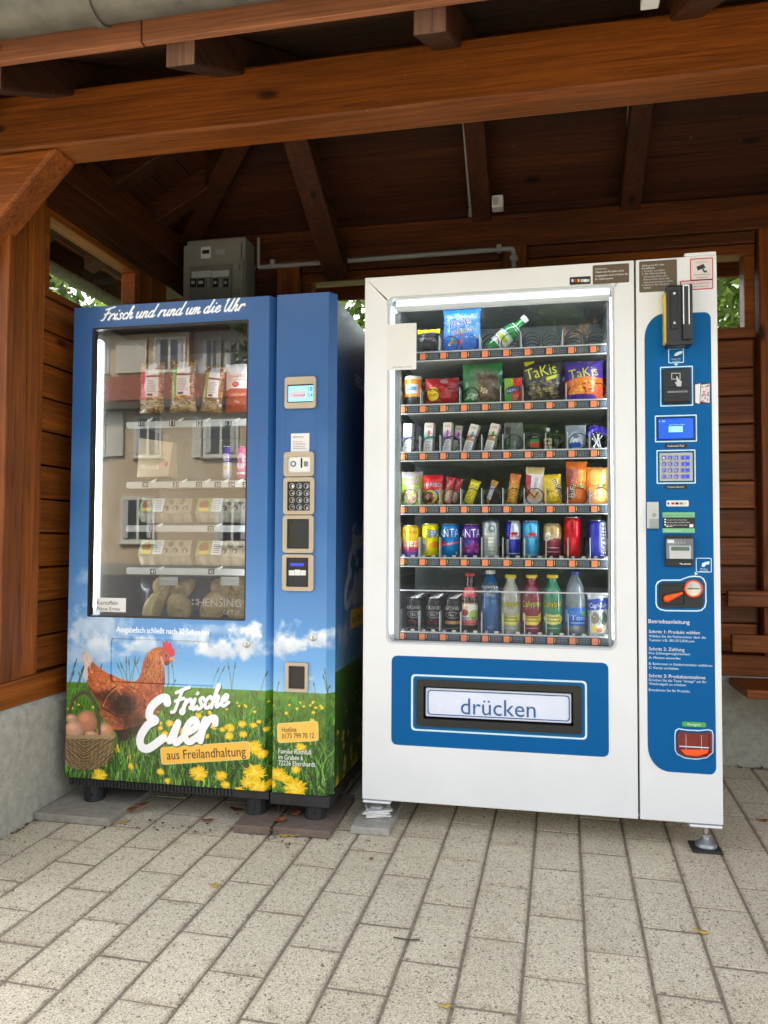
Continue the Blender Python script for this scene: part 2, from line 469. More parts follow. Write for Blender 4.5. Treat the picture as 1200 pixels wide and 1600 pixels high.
WHITE = pm('white_enamel', (0.785, 0.80, 0.81), 0.34, var=0.025, scale=5, coat=0.2)
BLUE = pm('blue_panel_film', L((0, 92, 154)), 0.5, var=0.04, scale=5, spec=0.15)
BLUED = pm('darker_blue_film', L((20, 94, 140)), 0.5, var=0.04, spec=0.15)
PALE = pm('pale_blue_print', L((205, 235, 250)), 0.4, var=0.02)
SIGNW = pm('flap_white', L((222, 228, 246)), 0.25, var=0.02, coat=0.3)
INK = pm('blue_ink', L((45, 95, 150)), 0.4, var=0.03)
WPRINT = pm('white_print', (0.82, 0.84, 0.86), 0.45, var=0.02)
BLACK = pm('black_plastic', (0.012, 0.012, 0.013), 0.35, var=0.2, bump=0.05)
BLACKM = pm('matt_black_plastic', (0.022, 0.022, 0.023), 0.6, var=0.3, bump=0.25, bscale=120)
DGREY = pm('dark_grey_lining', (0.19, 0.20, 0.215), 0.55, var=0.18, scale=22)
MGREY = pm('grey_metal', (0.34, 0.36, 0.38), 0.38, 0.6, var=0.1)
LGREY = pm('pale_grey_plastic', (0.55, 0.57, 0.58), 0.4, var=0.05)
STEEL = pm('brushed_steel', (0.62, 0.62, 0.60), 0.32, 1.0, var=0.03, scale=3)
BEIGE = pm('champagne_bezel', L((186, 172, 150)), 0.35, 0.25, var=0.05)
PVC = pm('grey_conduit', (0.34, 0.34, 0.335), 0.5, var=0.06)
BOXG = pm('grey_box_plastic', (0.27, 0.262, 0.235), 0.5, var=0.05)
SMOKE = pm('smoked_window', (0.22, 0.215, 0.20), 0.15, var=0.05)
ORANGE = pm('orange_plastic', L((252, 92, 20)), 0.35, var=0.04)
TAGO = pm('orange_tag', L((250, 140, 95)), 0.5, var=0.03)
REDP = pm('red_translucent_plastic', L((128, 26, 16)), 0.2, var=0.1, coat=0.3)
YELL = pm('yellow_plastic', L((225, 195, 60)), 0.4, var=0.04)
YTAG = pm('yellow_tag_print', L((252, 196, 75)), 0.45, var=0.03)
BROWNT = pm('dark_brown_print', L((60, 40, 20)), 0.5, var=0.05)
BRST = pm('brown_sticker', L((96, 80, 58)), 0.4, var=0.03)
REDL = pm('red_print', L((200, 40, 60)), 0.45, var=0.03)
GREENP = pm('green_print', L((70, 170, 70)), 0.45, var=0.04)
MINT = pm('mint_print', L((120, 190, 140)), 0.45, var=0.03)
LED = pm('led_light', (0.9, 0.95, 1.0), 0.5, emit=(0.82, 0.92, 1.0), es=0.14)
LAMPB = pm('inner_tube_lamp', (0.9, 0.95, 1.0), 0.5, emit=(0.88, 0.95, 1.0), es=4.5)
LEDS = pm('led_side_light', (0.9, 0.95, 1.0), 0.5, emit=(0.80, 0.95, 1.0), es=0.24)
LAMP = pm('inner_lamp', (0.9, 0.95, 1.0), 0.5, emit=(0.90, 0.96, 1.0), es=6.5)
LEDB = pm('led_tube_light', (0.9, 0.95, 1.0), 0.5, emit=(0.72, 0.86, 1.0), es=0.24)
SCRB = pm('lit_blue_screen', (0.01, 0.05, 0.6), 0.2, emit=(0.0, 0.085, 1.0), es=0.24)
SCRC = pm('lit_cyan_screen', (0.2, 0.5, 0.7), 0.2, emit=L((150, 215, 250)), es=0.20)
KEYB = pm('lit_blue_key', (0.03, 0.05, 0.4), 0.3, emit=(0.03, 0.06, 0.75), es=0.13)
GUTTER = pm('weathered_zinc', (0.105, 0.10, 0.085), 0.6, 0.3, var=0.3, scale=14, bump=0.1)
TILEM = pm('roof_tile_red', (0.24, 0.075, 0.045), 0.85, var=0.35, scale=7)
PLASTER = pm('tan_plaster', (0.40, 0.31, 0.20), 0.9, var=0.08, scale=2)
ORPL = pm('orange_plaster', (0.62, 0.34, 0.12), 0.9, var=0.08, scale=2)
SHUT = pm('cream_shutter', (0.48, 0.46, 0.39), 0.6, var=0.05)
DWIN = pm('dark_window', (0.03, 0.033, 0.036), 0.1, var=0.2)
DBROWN = pm('dark_eaves', (0.05, 0.03, 0.02), 0.8, var=0.2)
BARK = pm('tree_bark', (0.085, 0.065, 0.045), 0.9, var=0.4, scale=14, bump=0.8, bscale=30)
CARD = pm('egg_carton_pulp', (0.46, 0.42, 0.34), 0.9, var=0.08, scale=30, bump=0.3, bscale=140)
POT = pm('potato_skin', (0.72, 0.49, 0.19), 0.75, var=0.3, scale=40, bump=0.25, bscale=90)
NOOD = pm('noodle_pasta', (0.58, 0.36, 0.12), 0.55, var=0.3, scale=120, bump=0.6, bscale=160)
FILM = glass_mat('clear_film', 1.6, (0.95, 0.96, 0.96), 0.12)
PAPER = pm('white_paper', (0.75, 0.75, 0.73), 0.6, var=0.03)
COILM = pm('black_coil_wire', (0.012, 0.012, 0.013), 0.35, var=0.2)
def leaf_mat(name, c, var=0.5):
    m, nt, b = nodes(name)
    ge = N(nt, 'ShaderNodeNewGeometry')
    r = ramp(nt, ge.outputs['Random Per Island'], [(0.0, [x * (1 - var) for x in c]), (1.0, [min(1, x * (1 + var)) for x in c])])
    nt.links.new(r.outputs[0], b.inputs['Base Color'])
    b.inputs['Roughness'].default_value = 0.55
    tr = N(nt, 'ShaderNodeBsdfTranslucent'); nt.links.new(r.outputs[0], tr.inputs[0])
    mx = N(nt, 'ShaderNodeMixShader'); mx.inputs[0].default_value = 0.4
    out = nt.nodes['Material Output']
    nt.links.new(b.outputs[0], mx.inputs[1]); nt.links.new(tr.outputs[0], mx.inputs[2]); nt.links.new(mx.outputs[0], out.inputs['Surface'])
    return m
LEAFA = leaf_mat('fresh_leaf', (0.13, 0.20, 0.035))
LEAFB = leaf_mat('dark_leaf', (0.06, 0.10, 0.022))
DRY1 = pm('dry_orange_leaf', (0.30, 0.10, 0.03), 0.7, var=0.35, scale=60)
DRY2 = pm('dry_yellow_leaf', (0.62, 0.42, 0.09), 0.7, var=0.25, scale=60)

# ------------------------------------------------------------ printed pictures, drawn here in code
class Pic:
    def __init__(s, w, h, c=(255, 255, 255)):
        s.w, s.h = int(w), int(h)
        s.a = np.zeros((s.h, s.w, 3), np.float32)
        s.a[:] = c
    def box(s, x0, y0, x1, y1, pad=2):
        return max(0, int(x0) - pad), max(0, int(y0) - pad), min(s.w, int(x1) + pad + 1), min(s.h, int(y1) + pad + 1)
    def lay(s, b, m, c):
        x0, y0, x1, y1 = b
        if x1 <= x0 or y1 <= y0: return
        t = s.a[y0:y1, x0:x1]
        t += m[..., None] * (np.asarray(c, np.float32) - t)
    def grid(s, b, ss=1):
        x0, y0, x1, y1 = b
        xs = (np.arange((x1 - x0) * ss) + 0.5) / ss + x0
        ys = (np.arange((y1 - y0) * ss) + 0.5) / ss + y0
        return np.meshgrid(xs, ys)
    def mask_poly(s, pts, ss=3):
        P = np.asarray(pts, float)
        b = s.box(P[:, 0].min(), P[:, 1].min(), P[:, 0].max(), P[:, 1].max())
        if b[2] <= b[0] or b[3] <= b[1]: return b, np.zeros((0, 0))
        X, Y = s.grid(b, ss)
        ins = np.zeros(X.shape, bool)
        for (x1, y1), (x2, y2) in zip(P, np.roll(P, -1, 0)):
            if y1 == y2: continue
            c = ((y1 > Y) != (y2 > Y)) & (X < (x2 - x1) * (Y - y1) / (y2 - y1) + x1)
            ins ^= c
        h, w = b[3] - b[1], b[2] - b[0]
        return b, ins.reshape(h, ss, w, ss).mean((1, 3))
    def poly(s, pts, c, al=1.0):
        b, m = s.mask_poly(pts)
        if m.size: s.lay(b, m * al, c)
        return s
    def rect(s, x0, y0, x1, y1, c, al=1.0): return s.poly([(x0, y0), (x1, y0), (x1, y1), (x0, y1)], c, al)
    def ell(s, x, y, rx, ry, c, al=1.0, soft=0.0):
        b = s.box(x - rx * (1 + soft), y - ry * (1 + soft), x + rx * (1 + soft), y + ry * (1 + soft))
        if b[2] <= b[0] or b[3] <= b[1]: return s
        X, Y = s.grid(b)
        d = np.sqrt(((X - x) / rx) ** 2 + ((Y - y) / ry) ** 2)
        e = max(soft, 1.0 / max(1, min(rx, ry)))
        s.lay(b, np.clip((1 + e / 2 - d) / e, 0, 1) * al, c)
        return s
    def stroke(s, pts, r, c, al=1.0):
        P = np.asarray(pts, float)
        rr = np.asarray(r if isinstance(r, (list, tuple, np.ndarray)) else [r] * len(P), float)
        M = rr.max()
        b = s.box(P[:, 0].min() - M, P[:, 1].min() - M, P[:, 0].max() + M, P[:, 1].max() + M)
        if b[2] <= b[0] or b[3] <= b[1]: return s
        X, Y = s.grid(b)
        best = np.full(X.shape, -9.0)
        for i in range(len(P) - 1):
            ax, ay = P[i]; dx, dy = P[i + 1] - P[i]
            t = np.clip(((X - ax) * dx + (Y - ay) * dy) / max(1e-9, dx * dx + dy * dy), 0, 1)
            d = np.sqrt((X - ax - t * dx) ** 2 + (Y - ay - t * dy) ** 2)
            best = np.maximum(best, rr[i] + t * (rr[i + 1] - rr[i]) - d)
        s.lay(b, np.clip(best + 0.5, 0, 1) * al, c)
        return s
    def text(s, t, x, y, h, c, w=None, rot=0.0, ctr=True, shear=0.0, edge=None):
        """Print t with cap height h, baseline centre (or start) at (x, y), squeezed to width w."""
        V, T = text_geo(t)
        v = V.copy(); v[:, 0] -= V[:, 0].min()
        k = h / 0.69
        wd = v[:, 0].max()
        kx = (w / wd) if w else k
        P = np.stack([v[:, 0] * kx + shear * v[:, 1] * k, -v[:, 1] * k], 1)
        if ctr: P[:, 0] -= wd * kx / 2
        cr, sr = math.cos(R(rot)), math.sin(R(rot))
        P = np.stack([P[:, 0] * cr + P[:, 1] * sr + x, -P[:, 0] * sr + P[:, 1] * cr + y], 1)
        b = s.box(P[:, 0].min(), P[:, 1].min(), P[:, 0].max(), P[:, 1].max(), 4)
        if b[2] <= b[0] or b[3] <= b[1]: return s
        ss = 3
        H, W = (b[3] - b[1]) * ss, (b[2] - b[0]) * ss
        m = np.zeros((H, W), bool)
        Q = (P - np.array([b[0], b[1]])) * ss
        for tri in T:
            p = Q[tri]
            x0, y0 = np.maximum(0, np.floor(p.min(0))).astype(int)
            x1, y1 = np.minimum([W, H], np.ceil(p.max(0)) + 1).astype(int)
            if x1 <= x0 or y1 <= y0: continue
            X, Y = np.meshgrid(np.arange(x0, x1) + 0.5, np.arange(y0, y1) + 0.5)
            e = [(p[(i + 1) % 3, 0] - p[i, 0]) * (Y - p[i, 1]) - (p[(i + 1) % 3, 1] - p[i, 1]) * (X - p[i, 0]) for i in range(3)]
            m[y0:y1, x0:x1] |= ((e[0] >= 0) & (e[1] >= 0) & (e[2] >= 0)) | ((e[0] <= 0) & (e[1] <= 0) & (e[2] <= 0))
        if edge:
            q = m.copy()
            for _ in range(edge[1] * ss // 2):
                q[1:] |= q[:-1].copy(); q[:-1] |= q[1:].copy(); q[:, 1:] |= q[:, :-1].copy(); q[:, :-1] |= q[:, 1:].copy()
            s.lay(b, q.reshape(H // ss, ss, W // ss, ss).mean((1, 3)), edge[0])
        s.lay(b, m.reshape(H // ss, ss, W // ss, ss).mean((1, 3)), c)
        return s
    def speck(s, x0, y0, x1, y1, n, cols, r0, r1, rng, al=1.0):
        for _ in range(n):
            q = rng.uniform(r0, r1)
            s.ell(rng.uniform(x0, x1), rng.uniform(y0, y1), q, q * rng.uniform(0.6, 1.2), cols[rng.integers(len(cols))], al)
        return s
    def image(s, name):
        im = bpy.data.images.new(name, s.w, s.h)
        px = np.ones((s.h, s.w, 4), np.float32)
        px[..., :3] = np.clip(s.a[::-1] / 255, 0, 1)
        im.pixels.foreach_set(px.ravel())
        im.update(); im.pack()
        return im
def noise2(h, w, cell, rng, octs=4):
    """Smooth value noise, 0 to 1."""
    out, amp, tot = np.zeros((h, w)), 1.0, 0.0
    for o in range(octs):
        c = max(2.0, cell / 2 ** o)
        gh, gw = int(h / c) + 3, int(w / c) + 3
        g = rng.random((gh, gw))
        y, x = np.arange(h) / c, np.arange(w) / c
        yi, xi = y.astype(int), x.astype(int)
        fy, fx_ = y - yi, x - xi
        fy, fx_ = (fy * fy * (3 - 2 * fy))[:, None], (fx_ * fx_ * (3 - 2 * fx_))[None]
        a, b = g[yi][:, xi], g[yi][:, xi + 1]
        c2, d = g[yi + 1][:, xi], g[yi + 1][:, xi + 1]
        out += amp * ((a * (1 - fx_) + b * fx_) * (1 - fy) + (c2 * (1 - fx_) + d * fx_) * fy)
        tot += amp; amp *= 0.55
    return out / tot
def print_mat(name, pic, rough=0.35, coat=0.0, metal=0.0, bump=0.0):
    m, nt, b = nodes(name)
    t = N(nt, 'ShaderNodeTexImage', interpolation='Cubic', extension='EXTEND')
    t.image = pic.image(name)
    nt.links.new(t.outputs['Color'], b.inputs['Base Color'])
    b.inputs['Roughness'].default_value = rough
    b.inputs['Coat Weight'].default_value = coat
    b.inputs['Metallic'].default_value = metal
    if bump:
        tc = N(nt, 'ShaderNodeTexCoord')
        n2 = N(nt, 'ShaderNodeTexNoise', i_Scale=70.0, i_Detail=3.0)
        nt.links.new(tc.outputs['Object'], n2.inputs['Vector'])
        bp = N(nt, 'ShaderNodeBump', i_Strength=bump, i_Distance=0.008)
        nt.links.new(n2.outputs['Fac'], bp.inputs['Height']); nt.links.new(bp.outputs['Normal'], b.inputs['Normal'])
    return m
def spline(pts, n=6):
    """Catmull-Rom through points."""
    P = [np.array(p, float) for p in pts]
    P = [2 * P[0] - P[1]] + P + [2 * P[-1] - P[-2]]
    out = []
    for i in range(1, len(P) - 2):
        for k in range(n):
            t = k / n
            out.append(0.5 * (2 * P[i] + (P[i + 1] - P[i - 1]) * t + (2 * P[i - 1] - 5 * P[i] + 4 * P[i + 1] - P[i + 2]) * t * t + (3 * P[i] - P[i - 1] - 3 * P[i + 1] + P[i + 2]) * t ** 3))
    out.append(P[-2])
    return out
# brush script letters: strokes in units of the x-height, then the advance
SCRIPT = {
 'i': ([[(0.0, .15), (.26, .95), (.18, .3), (.3, .02), (.55, .25)], [(.36, 1.42), (.38, 1.46)]], .55),
 'r': ([[(0.02, .1), (.2, .95), (.12, .0)], [(.14, .45), (.38, .92), (.6, .95), (.64, .7)]], .68),
 's': ([[(.5, .8), (.34, 1.0), (.14, .82), (.3, .52), (.42, .22), (.22, 0), (-.04, .14)]], .58),
 'c': ([[(.55, .78), (.38, 1.0), (.1, .65), (.12, .18), (.34, 0), (.66, .28)]], .62),
 'h': ([[(.12, .9), (.34, 1.75), (.3, 2.0), (.2, 1.7), (.06, 0)], [(.1, .45), (.34, .95), (.5, .85), (.42, .2), (.54, 0), (.76, .25)]], .76),
 'e': ([[(.06, .4), (.42, .58), (.5, .86), (.32, 1.0), (.1, .7), (.1, .25), (.32, 0), (.68, .28)]], .64),
 'u': ([[(0, .75), (.12, .95), (.06, .3), (.2, 0), (.44, .3), (.58, .95)], [(.58, .95), (.5, .25), (.62, 0), (.82, .25)]], .82),
 'n': ([[(.02, .7), (.14, .95), (.06, 0)], [(.08, .45), (.34, .97), (.5, .8), (.42, .2), (.54, 0), (.76, .25)]], .78),
 'm': ([[(.02, .7), (.14, .95), (.06, 0)], [(.08, .45), (.3, .97), (.42, .8), (.36, 0)], [(.38, .45), (.6, .97), (.74, .8), (.68, .2), (.8, 0), (1.0, .25)]], 1.02),
 'd': ([[(.52, .8), (.3, 1.0), (.05, .6), (.08, .15), (.26, 0), (.48, .35), (.72, 2.0)], [(.72, 2.0), (.5, .25), (.6, 0), (.82, .25)]], .84),
 'F': ([[(.05, 1.75), (.5, 1.92), (1.1, 2.1)], [(.55, 1.92), (.4, 1.0), (.25, .1), (0, .02)], [(.12, .98), (.45, 1.06), (.8, 1.15)]], .88),
 'E': ([[(1.06, 1.80), (.98, 2.0), (.72, 1.96), (.38, 1.66), (.34, 1.30), (.62, 1.13), (.30, .95), (.04, .50), (.12, .12), (.45, .02), (1.05, .40)]], 1.08),
 'U': ([[(0, 1.7), (.16, 1.95), (.1, .8), (.25, .05), (.52, .3), (.82, 1.95)], [(.82, 1.95), (.7, .3), (.84, 0), (1.05, .25)]], 1.05),
 ' ': ([], .42)}
def script(p, t, x, y, xh, r, c, rot=0.0, shear=0.22, al=1.0, sx=1.0):
    """Brush lettering on picture p; baseline start (x, y), x-height xh, all in picture pixels."""
    cr, sr = math.cos(R(rot)), math.sin(R(rot))
    cx = 0.0
    for ch in t:
        st, adv = SCRIPT[ch]
        for q in st:
            P = spline(q, 5)
            Q = []
            for a, b in P:
                u, v = (cx + a + shear * b) * xh * sx, b * xh
                Q.append((x + u * cr - v * sr * -1 * -1, y - u * sr - v * cr) if False else (x + u * cr - v * sr, y - u * sr - v * cr))
            p.stroke(Q, r, c, al)
        cx += adv
    return cx * xh * sx
# ------------------------------------------------------------ ground, paving
def sheet(name, x0, x1, y0, y1, z0, z1, mat, kind='structure'):
    o = finish(name, [(x0, y0, z0), (x1, y0, z0), (x1, y1, z1), (x0, y1, z1)], [(0, 1, 2, 3)], mat)
    return tag(o, None, None, None, kind)
ground = sheet('ground', -300, 300, -300, 300, -0.22, -0.22, LAWN)
tag(ground, 'green grassy ground around the shelter')
road = sheet('road', -60, 60, -19.0, -3.2, -0.205, -0.205, ASPH)
tag(road, 'grey asphalt road in front of the shelter')
pavement = finish('pavement', [(-6, -3.2, gz(-3.2) - 0.003), (5, -3.2, gz(-3.2) - 0.003), (5, 3.8, gz(3.8) - 0.003), (-6, 3.8, gz(3.8) - 0.003)], [(0, 1, 2, 3)], SAND)
tag(pavement, 'speckled cream concrete paving laid in straight rows', None, None, 'structure')
PW, PL, GA = 0.1465, 0.2885, math.atan(0.026)
rng = np.random.default_rng(11)
def paver_geo(w, l, t=0.05, ch=0.004):
    a, b = w / 2, l / 2
    v = [(-a, -b, -t), (a, -b, -t), (a, b, -t), (-a, b, -t), (-a, -b, -ch), (a, -b, -ch), (a, b, -ch), (-a, b, -ch),
         (-a + ch, -b + ch, 0), (a - ch, -b + ch, 0), (a - ch, b - ch, 0), (-a + ch, b - ch, 0)]
    f = [(8, 9, 10, 11)] + [(i, (i + 1) % 4, (i + 1) % 4 + 4, i + 4) for i in range(4)] + [(i + 4, (i + 1) % 4 + 4, (i + 1) % 4 + 8, i + 8) for i in range(4)]
    return v, f
pv, pf = paver_geo(PW - 0.0055, PL - 0.0055)
pme = bpy.data.meshes.new('paver')
pme.from_pydata(pv, [], pf); pme.materials.append(PAVER)
far_v, far_f = [], []
npav = 0
for c in range(-34, 30):
    for r in range(-19, 6):
        lx, ly = 0.035 + c * PW, 2.301 + (r + (0.5 if c % 2 else 0)) * PL
        X = 0.035 + (lx - 0.035) * math.cos(GA) + (ly - 2.15) * math.sin(GA)
        Y = 2.15 - (lx - 0.035) * math.sin(GA) + (ly - 2.15) * math.cos(GA)
        if X < -1.84 and Y > 1.95: continue
        if Y > 3.66 or X > 4.9 or X < -5.9 or Y < -3.1: continue
        jz = rng.uniform(-0.0012, 0.0012)
        rz = -GA + rng.uniform(-0.004, 0.004)
        tx, ty = 0.03 + rng.uniform(-0.004, 0.004), rng.uniform(-0.004, 0.004)
        if -1.95 < X < 1.35 and 1.25 < Y:
            o = bpy.data.objects.new('paver', pme)
            COL.objects.link(o)
            o.parent = pavement
            h = WLOC['pavement']
            o.location = (X - h[0], Y - h[1], gz(Y) + jz - h[2])
            o.rotation_euler = (tx, ty, rz)
            npav += 1
        else:
            M = Matrix.Translation((X, Y, gz(Y) + jz)) @ Matrix.Rotation(rz, 4, 'Z') @ Matrix.Rotation(0.03, 4, 'X')
            k = len(far_v)
            far_v += [tuple(M @ Vector(p)) for p in pv]
            far_f += [tuple(i + k for i in q) for q in pf]
fp_ = finish('paving', far_v, far_f, PAVERF, pavement)
tag(fp_, None, None, None, 'stuff')

# ------------------------------------------------------------ the timber shelter
SH = thing('shelter', (0, 2.9, 0), 'open fronted shelter of stained brown timber on a concrete plinth', 'shelter')
def wbox(name, x0, x1, y0, y1, z0, z1, mat, parent=SH, bevel=0.005):
    return MB().box(x0, x1, y0, y1, z0, z1).build(name, mat, parent, bevel=bevel)
ZB = [1.898 - 0.1258 * i for i in range(12)]      # plank joints, from the sill down
# plinth
pl = MB()
pl.prism([(-2.0, -0.2), (-1.775, -0.2), (-1.775, 0.388), (-1.795, 0.413), (-2.0, 0.413)], 2.0, 3.85)
pl.build('plinth', CONC, SH, bevel=0.004)
bp = MB(); q = [(3.6, -0.2), (3.6, 0.388), (3.62, 0.413), (3.85, 0.413), (3.85, -0.2)]
bp.add([(x, a, b) for x in (-1.773, 2.4) for a, b in q], [(0, 1, 2, 3, 4), (9, 8, 7, 6, 5)] + [(i, i + 5, (i + 1) % 5 + 5, (i + 1) % 5) for i in range(5)])
bp.build('plinth', CONC, SH, bevel=0.004)
# sill beams on the plinth
wbox('sill_beam', -1.93, -1.787, 2.02, 3.60, 0.414, 0.505, WY)
wbox('sill_beam', -1.785, 2.3, 3.61, 3.75, 0.414, 0.505, WX)
# left wall
lw = MB().box(-1.90, -1.835, 2.50, 3.62, 0.506, 1.895).build('wall', WY, SH)
for i in range(11):
    d = rng.uniform(-0.003, 0.003)
    MB().box(-1.834, -1.803 + d, 2.502, 3.618, ZB[i + 1] + 0.003, ZB[i] - 0.004).build('plank', WY, lw, bevel=0.004)
wbox('wall_post', -1.92, -1.783, 2.285, 2.388, 0.506, 2.40, WZ)
wbox('wall_post', -1.90, -1.795, 2.396, 2.498, 0.506, 2.40, WZ)
wbox('wall_post', -1.93, -1.80, 3.30, 3.44, 1.90, 2.40, WZ)
# left window: frame, pane
def window_x(x0, x1, y0, y1, z0, z1, w=0.035):
    f = MB()
    f.box(x0, x1, y0, y1, z0, z0 + w); f.box(x0, x1, y0, y1, z1 - w, z1)
    f.box(x0 + .001, x1 - .001, y0, y0 + w, z0 + w, z1 - w); f.box(x0 + .001, x1 - .001, y1 - w, y1, z0 + w, z1 - w)
    o = f.build('window', WY, SH, bevel=0.003)
    MB().box(x0 + 0.02, x0 + 0.026, y0 + w - .004, y1 - w + .004, z0 + w - .004, z1 - w + .004).build('pane', WGLASS, o)
window_x(-1.87, -1.80, 2.50, 3.17, 1.899, 2.235, 0.03)
wbox('wall_board', -1.88, -1.80, 3.172, 3.298, 1.899, 2.235, WZ)
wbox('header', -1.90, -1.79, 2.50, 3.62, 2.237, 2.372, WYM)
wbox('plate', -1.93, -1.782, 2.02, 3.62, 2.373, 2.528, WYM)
# back wall
bays = [(-1.16, -0.18), (-0.06, 0.93), (1.055, 2.06)]
bw = MB().box(-1.78, 2.2, 3.665, 3.72, 0.506, 1.935).build('wall', WX, SH)
for a, b in [(-1.78, -1.285)] + bays:
    for i in range(11):
        d = rng.uniform(-0.003, 0.003)
        MB().box(a + 0.004, b - 0.006, 3.632 + d, 3.664, ZB[i + 1] + 0.003, ZB[i] - 0.004).build('plank', WX, bw, bevel=0.004)
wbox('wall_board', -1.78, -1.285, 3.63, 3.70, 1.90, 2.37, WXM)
for a, b in bays:
    w = 0.045
    f = MB()
    z0, z1 = 1.903, 2.318
    f.box(a, b, 3.615, 3.70, z0, z0 + w); f.box(a, b, 3.615, 3.70, z1 - w, z1)
    f.box(a, a + w, 3.616, 3.699, z0 + w, z1 - w); f.box(b - w, b, 3.616, 3.699, z0 + w, z1 - w)
    o = f.build('window', WX, SH, bevel=0.003)
    MB().box(a + w - .004, b - w + .004, 3.665, 3.671, z0 + w - .004, z1 - w + .004).build('pane', WGLASS, o)
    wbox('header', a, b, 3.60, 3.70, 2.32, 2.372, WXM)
for a, b in [(-1.283, -1.164), (-0.178, -0.062), (0.937, 1.052), (2.062, 2.18)]:
    wbox('wall_post', a, b, 3.575, 3.71, 0.506, 2.372, WZ)
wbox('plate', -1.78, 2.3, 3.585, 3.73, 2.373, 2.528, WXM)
# front frame
wbox('beam', -2.3, 2.45, 2.2, 2.325, 2.281, 2.468, WX, bevel=0.008)
wbox('post', -2.16, -2.02, 2.2, 2.325, -0.02, 2.280, WZ, bevel=0.008)
wbox('post', 2.02, 2.16, 2.2, 2.325, -0.02, 2.280, WZ, bevel=0.008)
def brace(x_top, x_low, z_top, z_low, w):
    d = Vector((x_low - x_top, 0, z_low - z_top)).normalized()
    n = Vector((-d.z, 0, d.x))
    if n.z > 0: n = -n
    n = Vector((abs(n.x) * (1 if x_low < x_top else -1), 0, -abs(n.z)))
    e = Vector((x_top, 0, z_top)); g = Vector((x_low, 0, z_low))
    a = [(e.x, z_top), (x_top - (w * 1.414 if x_low < x_top else -w * 1.414), z_top), (x_low, z_low + w * 1.414), (x_low, z_low)]
    return MB().prism(a, 2.204, 2.321).build('brace', WX, SH, bevel=0.01)
brace(-1.555, -2.02, 2.280, 1.795, 0.15)
brace(1.56, 2.02, 2.280, 1.795, 0.15)
# rafters
TH = 0.53
def zf(Y): return 2.56 + TH * (Y - 2.2)
def zbk(Y): return 2.60 + TH * (3.62 - Y)
YR = 2.9477; ZR = zf(YR)
def rafter(x, w=0.088, dp=0.118, front=True, back=True, top=YR):
    if front:
        m = MB()
        a, b = 1.862, top
        m.hexa([(x - w / 2, a, zf(a) - dp), (x + w / 2, a, zf(a) - dp), (x + w / 2, a, zf(a)), (x - w / 2, a, zf(a))],
               [(x - w / 2, b, zf(b) - dp), (x + w / 2, b, zf(b) - dp), (x + w / 2, b, zf(b)), (x - w / 2, b, zf(b))])
        o = m.build('rafter', [WYD], SH, bevel=0.008)
        MB().box(x - w / 2 + .004, x + w / 2 - .004, a - 0.003, a + 0.001, zf(a) - dp + .004, zf(a) - .002).build('end_grain', WEND, o)
    if back:
        m = MB()
        a, b = 3.95, YR + 0.001 + (YR - top)
        m.hexa([(x - w / 2, a, zbk(a) - dp), (x + w / 2, a, zbk(a) - dp), (x + w / 2, a, zbk(a)), (x - w / 2, a, zbk(a))],
               [(x - w / 2, b, zbk(b) - dp), (x + w / 2, b, zbk(b) - dp), (x + w / 2, b, zbk(b)), (x - w / 2, b, zbk(b))])
        m.build('rafter', WYD, SH, bevel=0.006)
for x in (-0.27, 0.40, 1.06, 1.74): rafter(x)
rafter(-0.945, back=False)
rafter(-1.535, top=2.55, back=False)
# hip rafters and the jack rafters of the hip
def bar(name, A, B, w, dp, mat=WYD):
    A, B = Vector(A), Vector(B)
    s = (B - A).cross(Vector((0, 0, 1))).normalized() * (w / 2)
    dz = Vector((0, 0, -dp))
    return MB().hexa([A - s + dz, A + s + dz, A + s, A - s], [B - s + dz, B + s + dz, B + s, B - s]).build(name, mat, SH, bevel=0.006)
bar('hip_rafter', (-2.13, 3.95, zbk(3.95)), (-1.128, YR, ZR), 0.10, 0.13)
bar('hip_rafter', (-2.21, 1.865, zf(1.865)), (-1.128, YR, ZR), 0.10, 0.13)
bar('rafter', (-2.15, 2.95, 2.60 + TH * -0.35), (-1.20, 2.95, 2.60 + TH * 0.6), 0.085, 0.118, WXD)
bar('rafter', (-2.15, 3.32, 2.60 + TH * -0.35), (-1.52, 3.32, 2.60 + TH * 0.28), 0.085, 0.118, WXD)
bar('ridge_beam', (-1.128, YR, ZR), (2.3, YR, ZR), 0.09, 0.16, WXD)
# a stout strut at the back wall that comes down below the plate

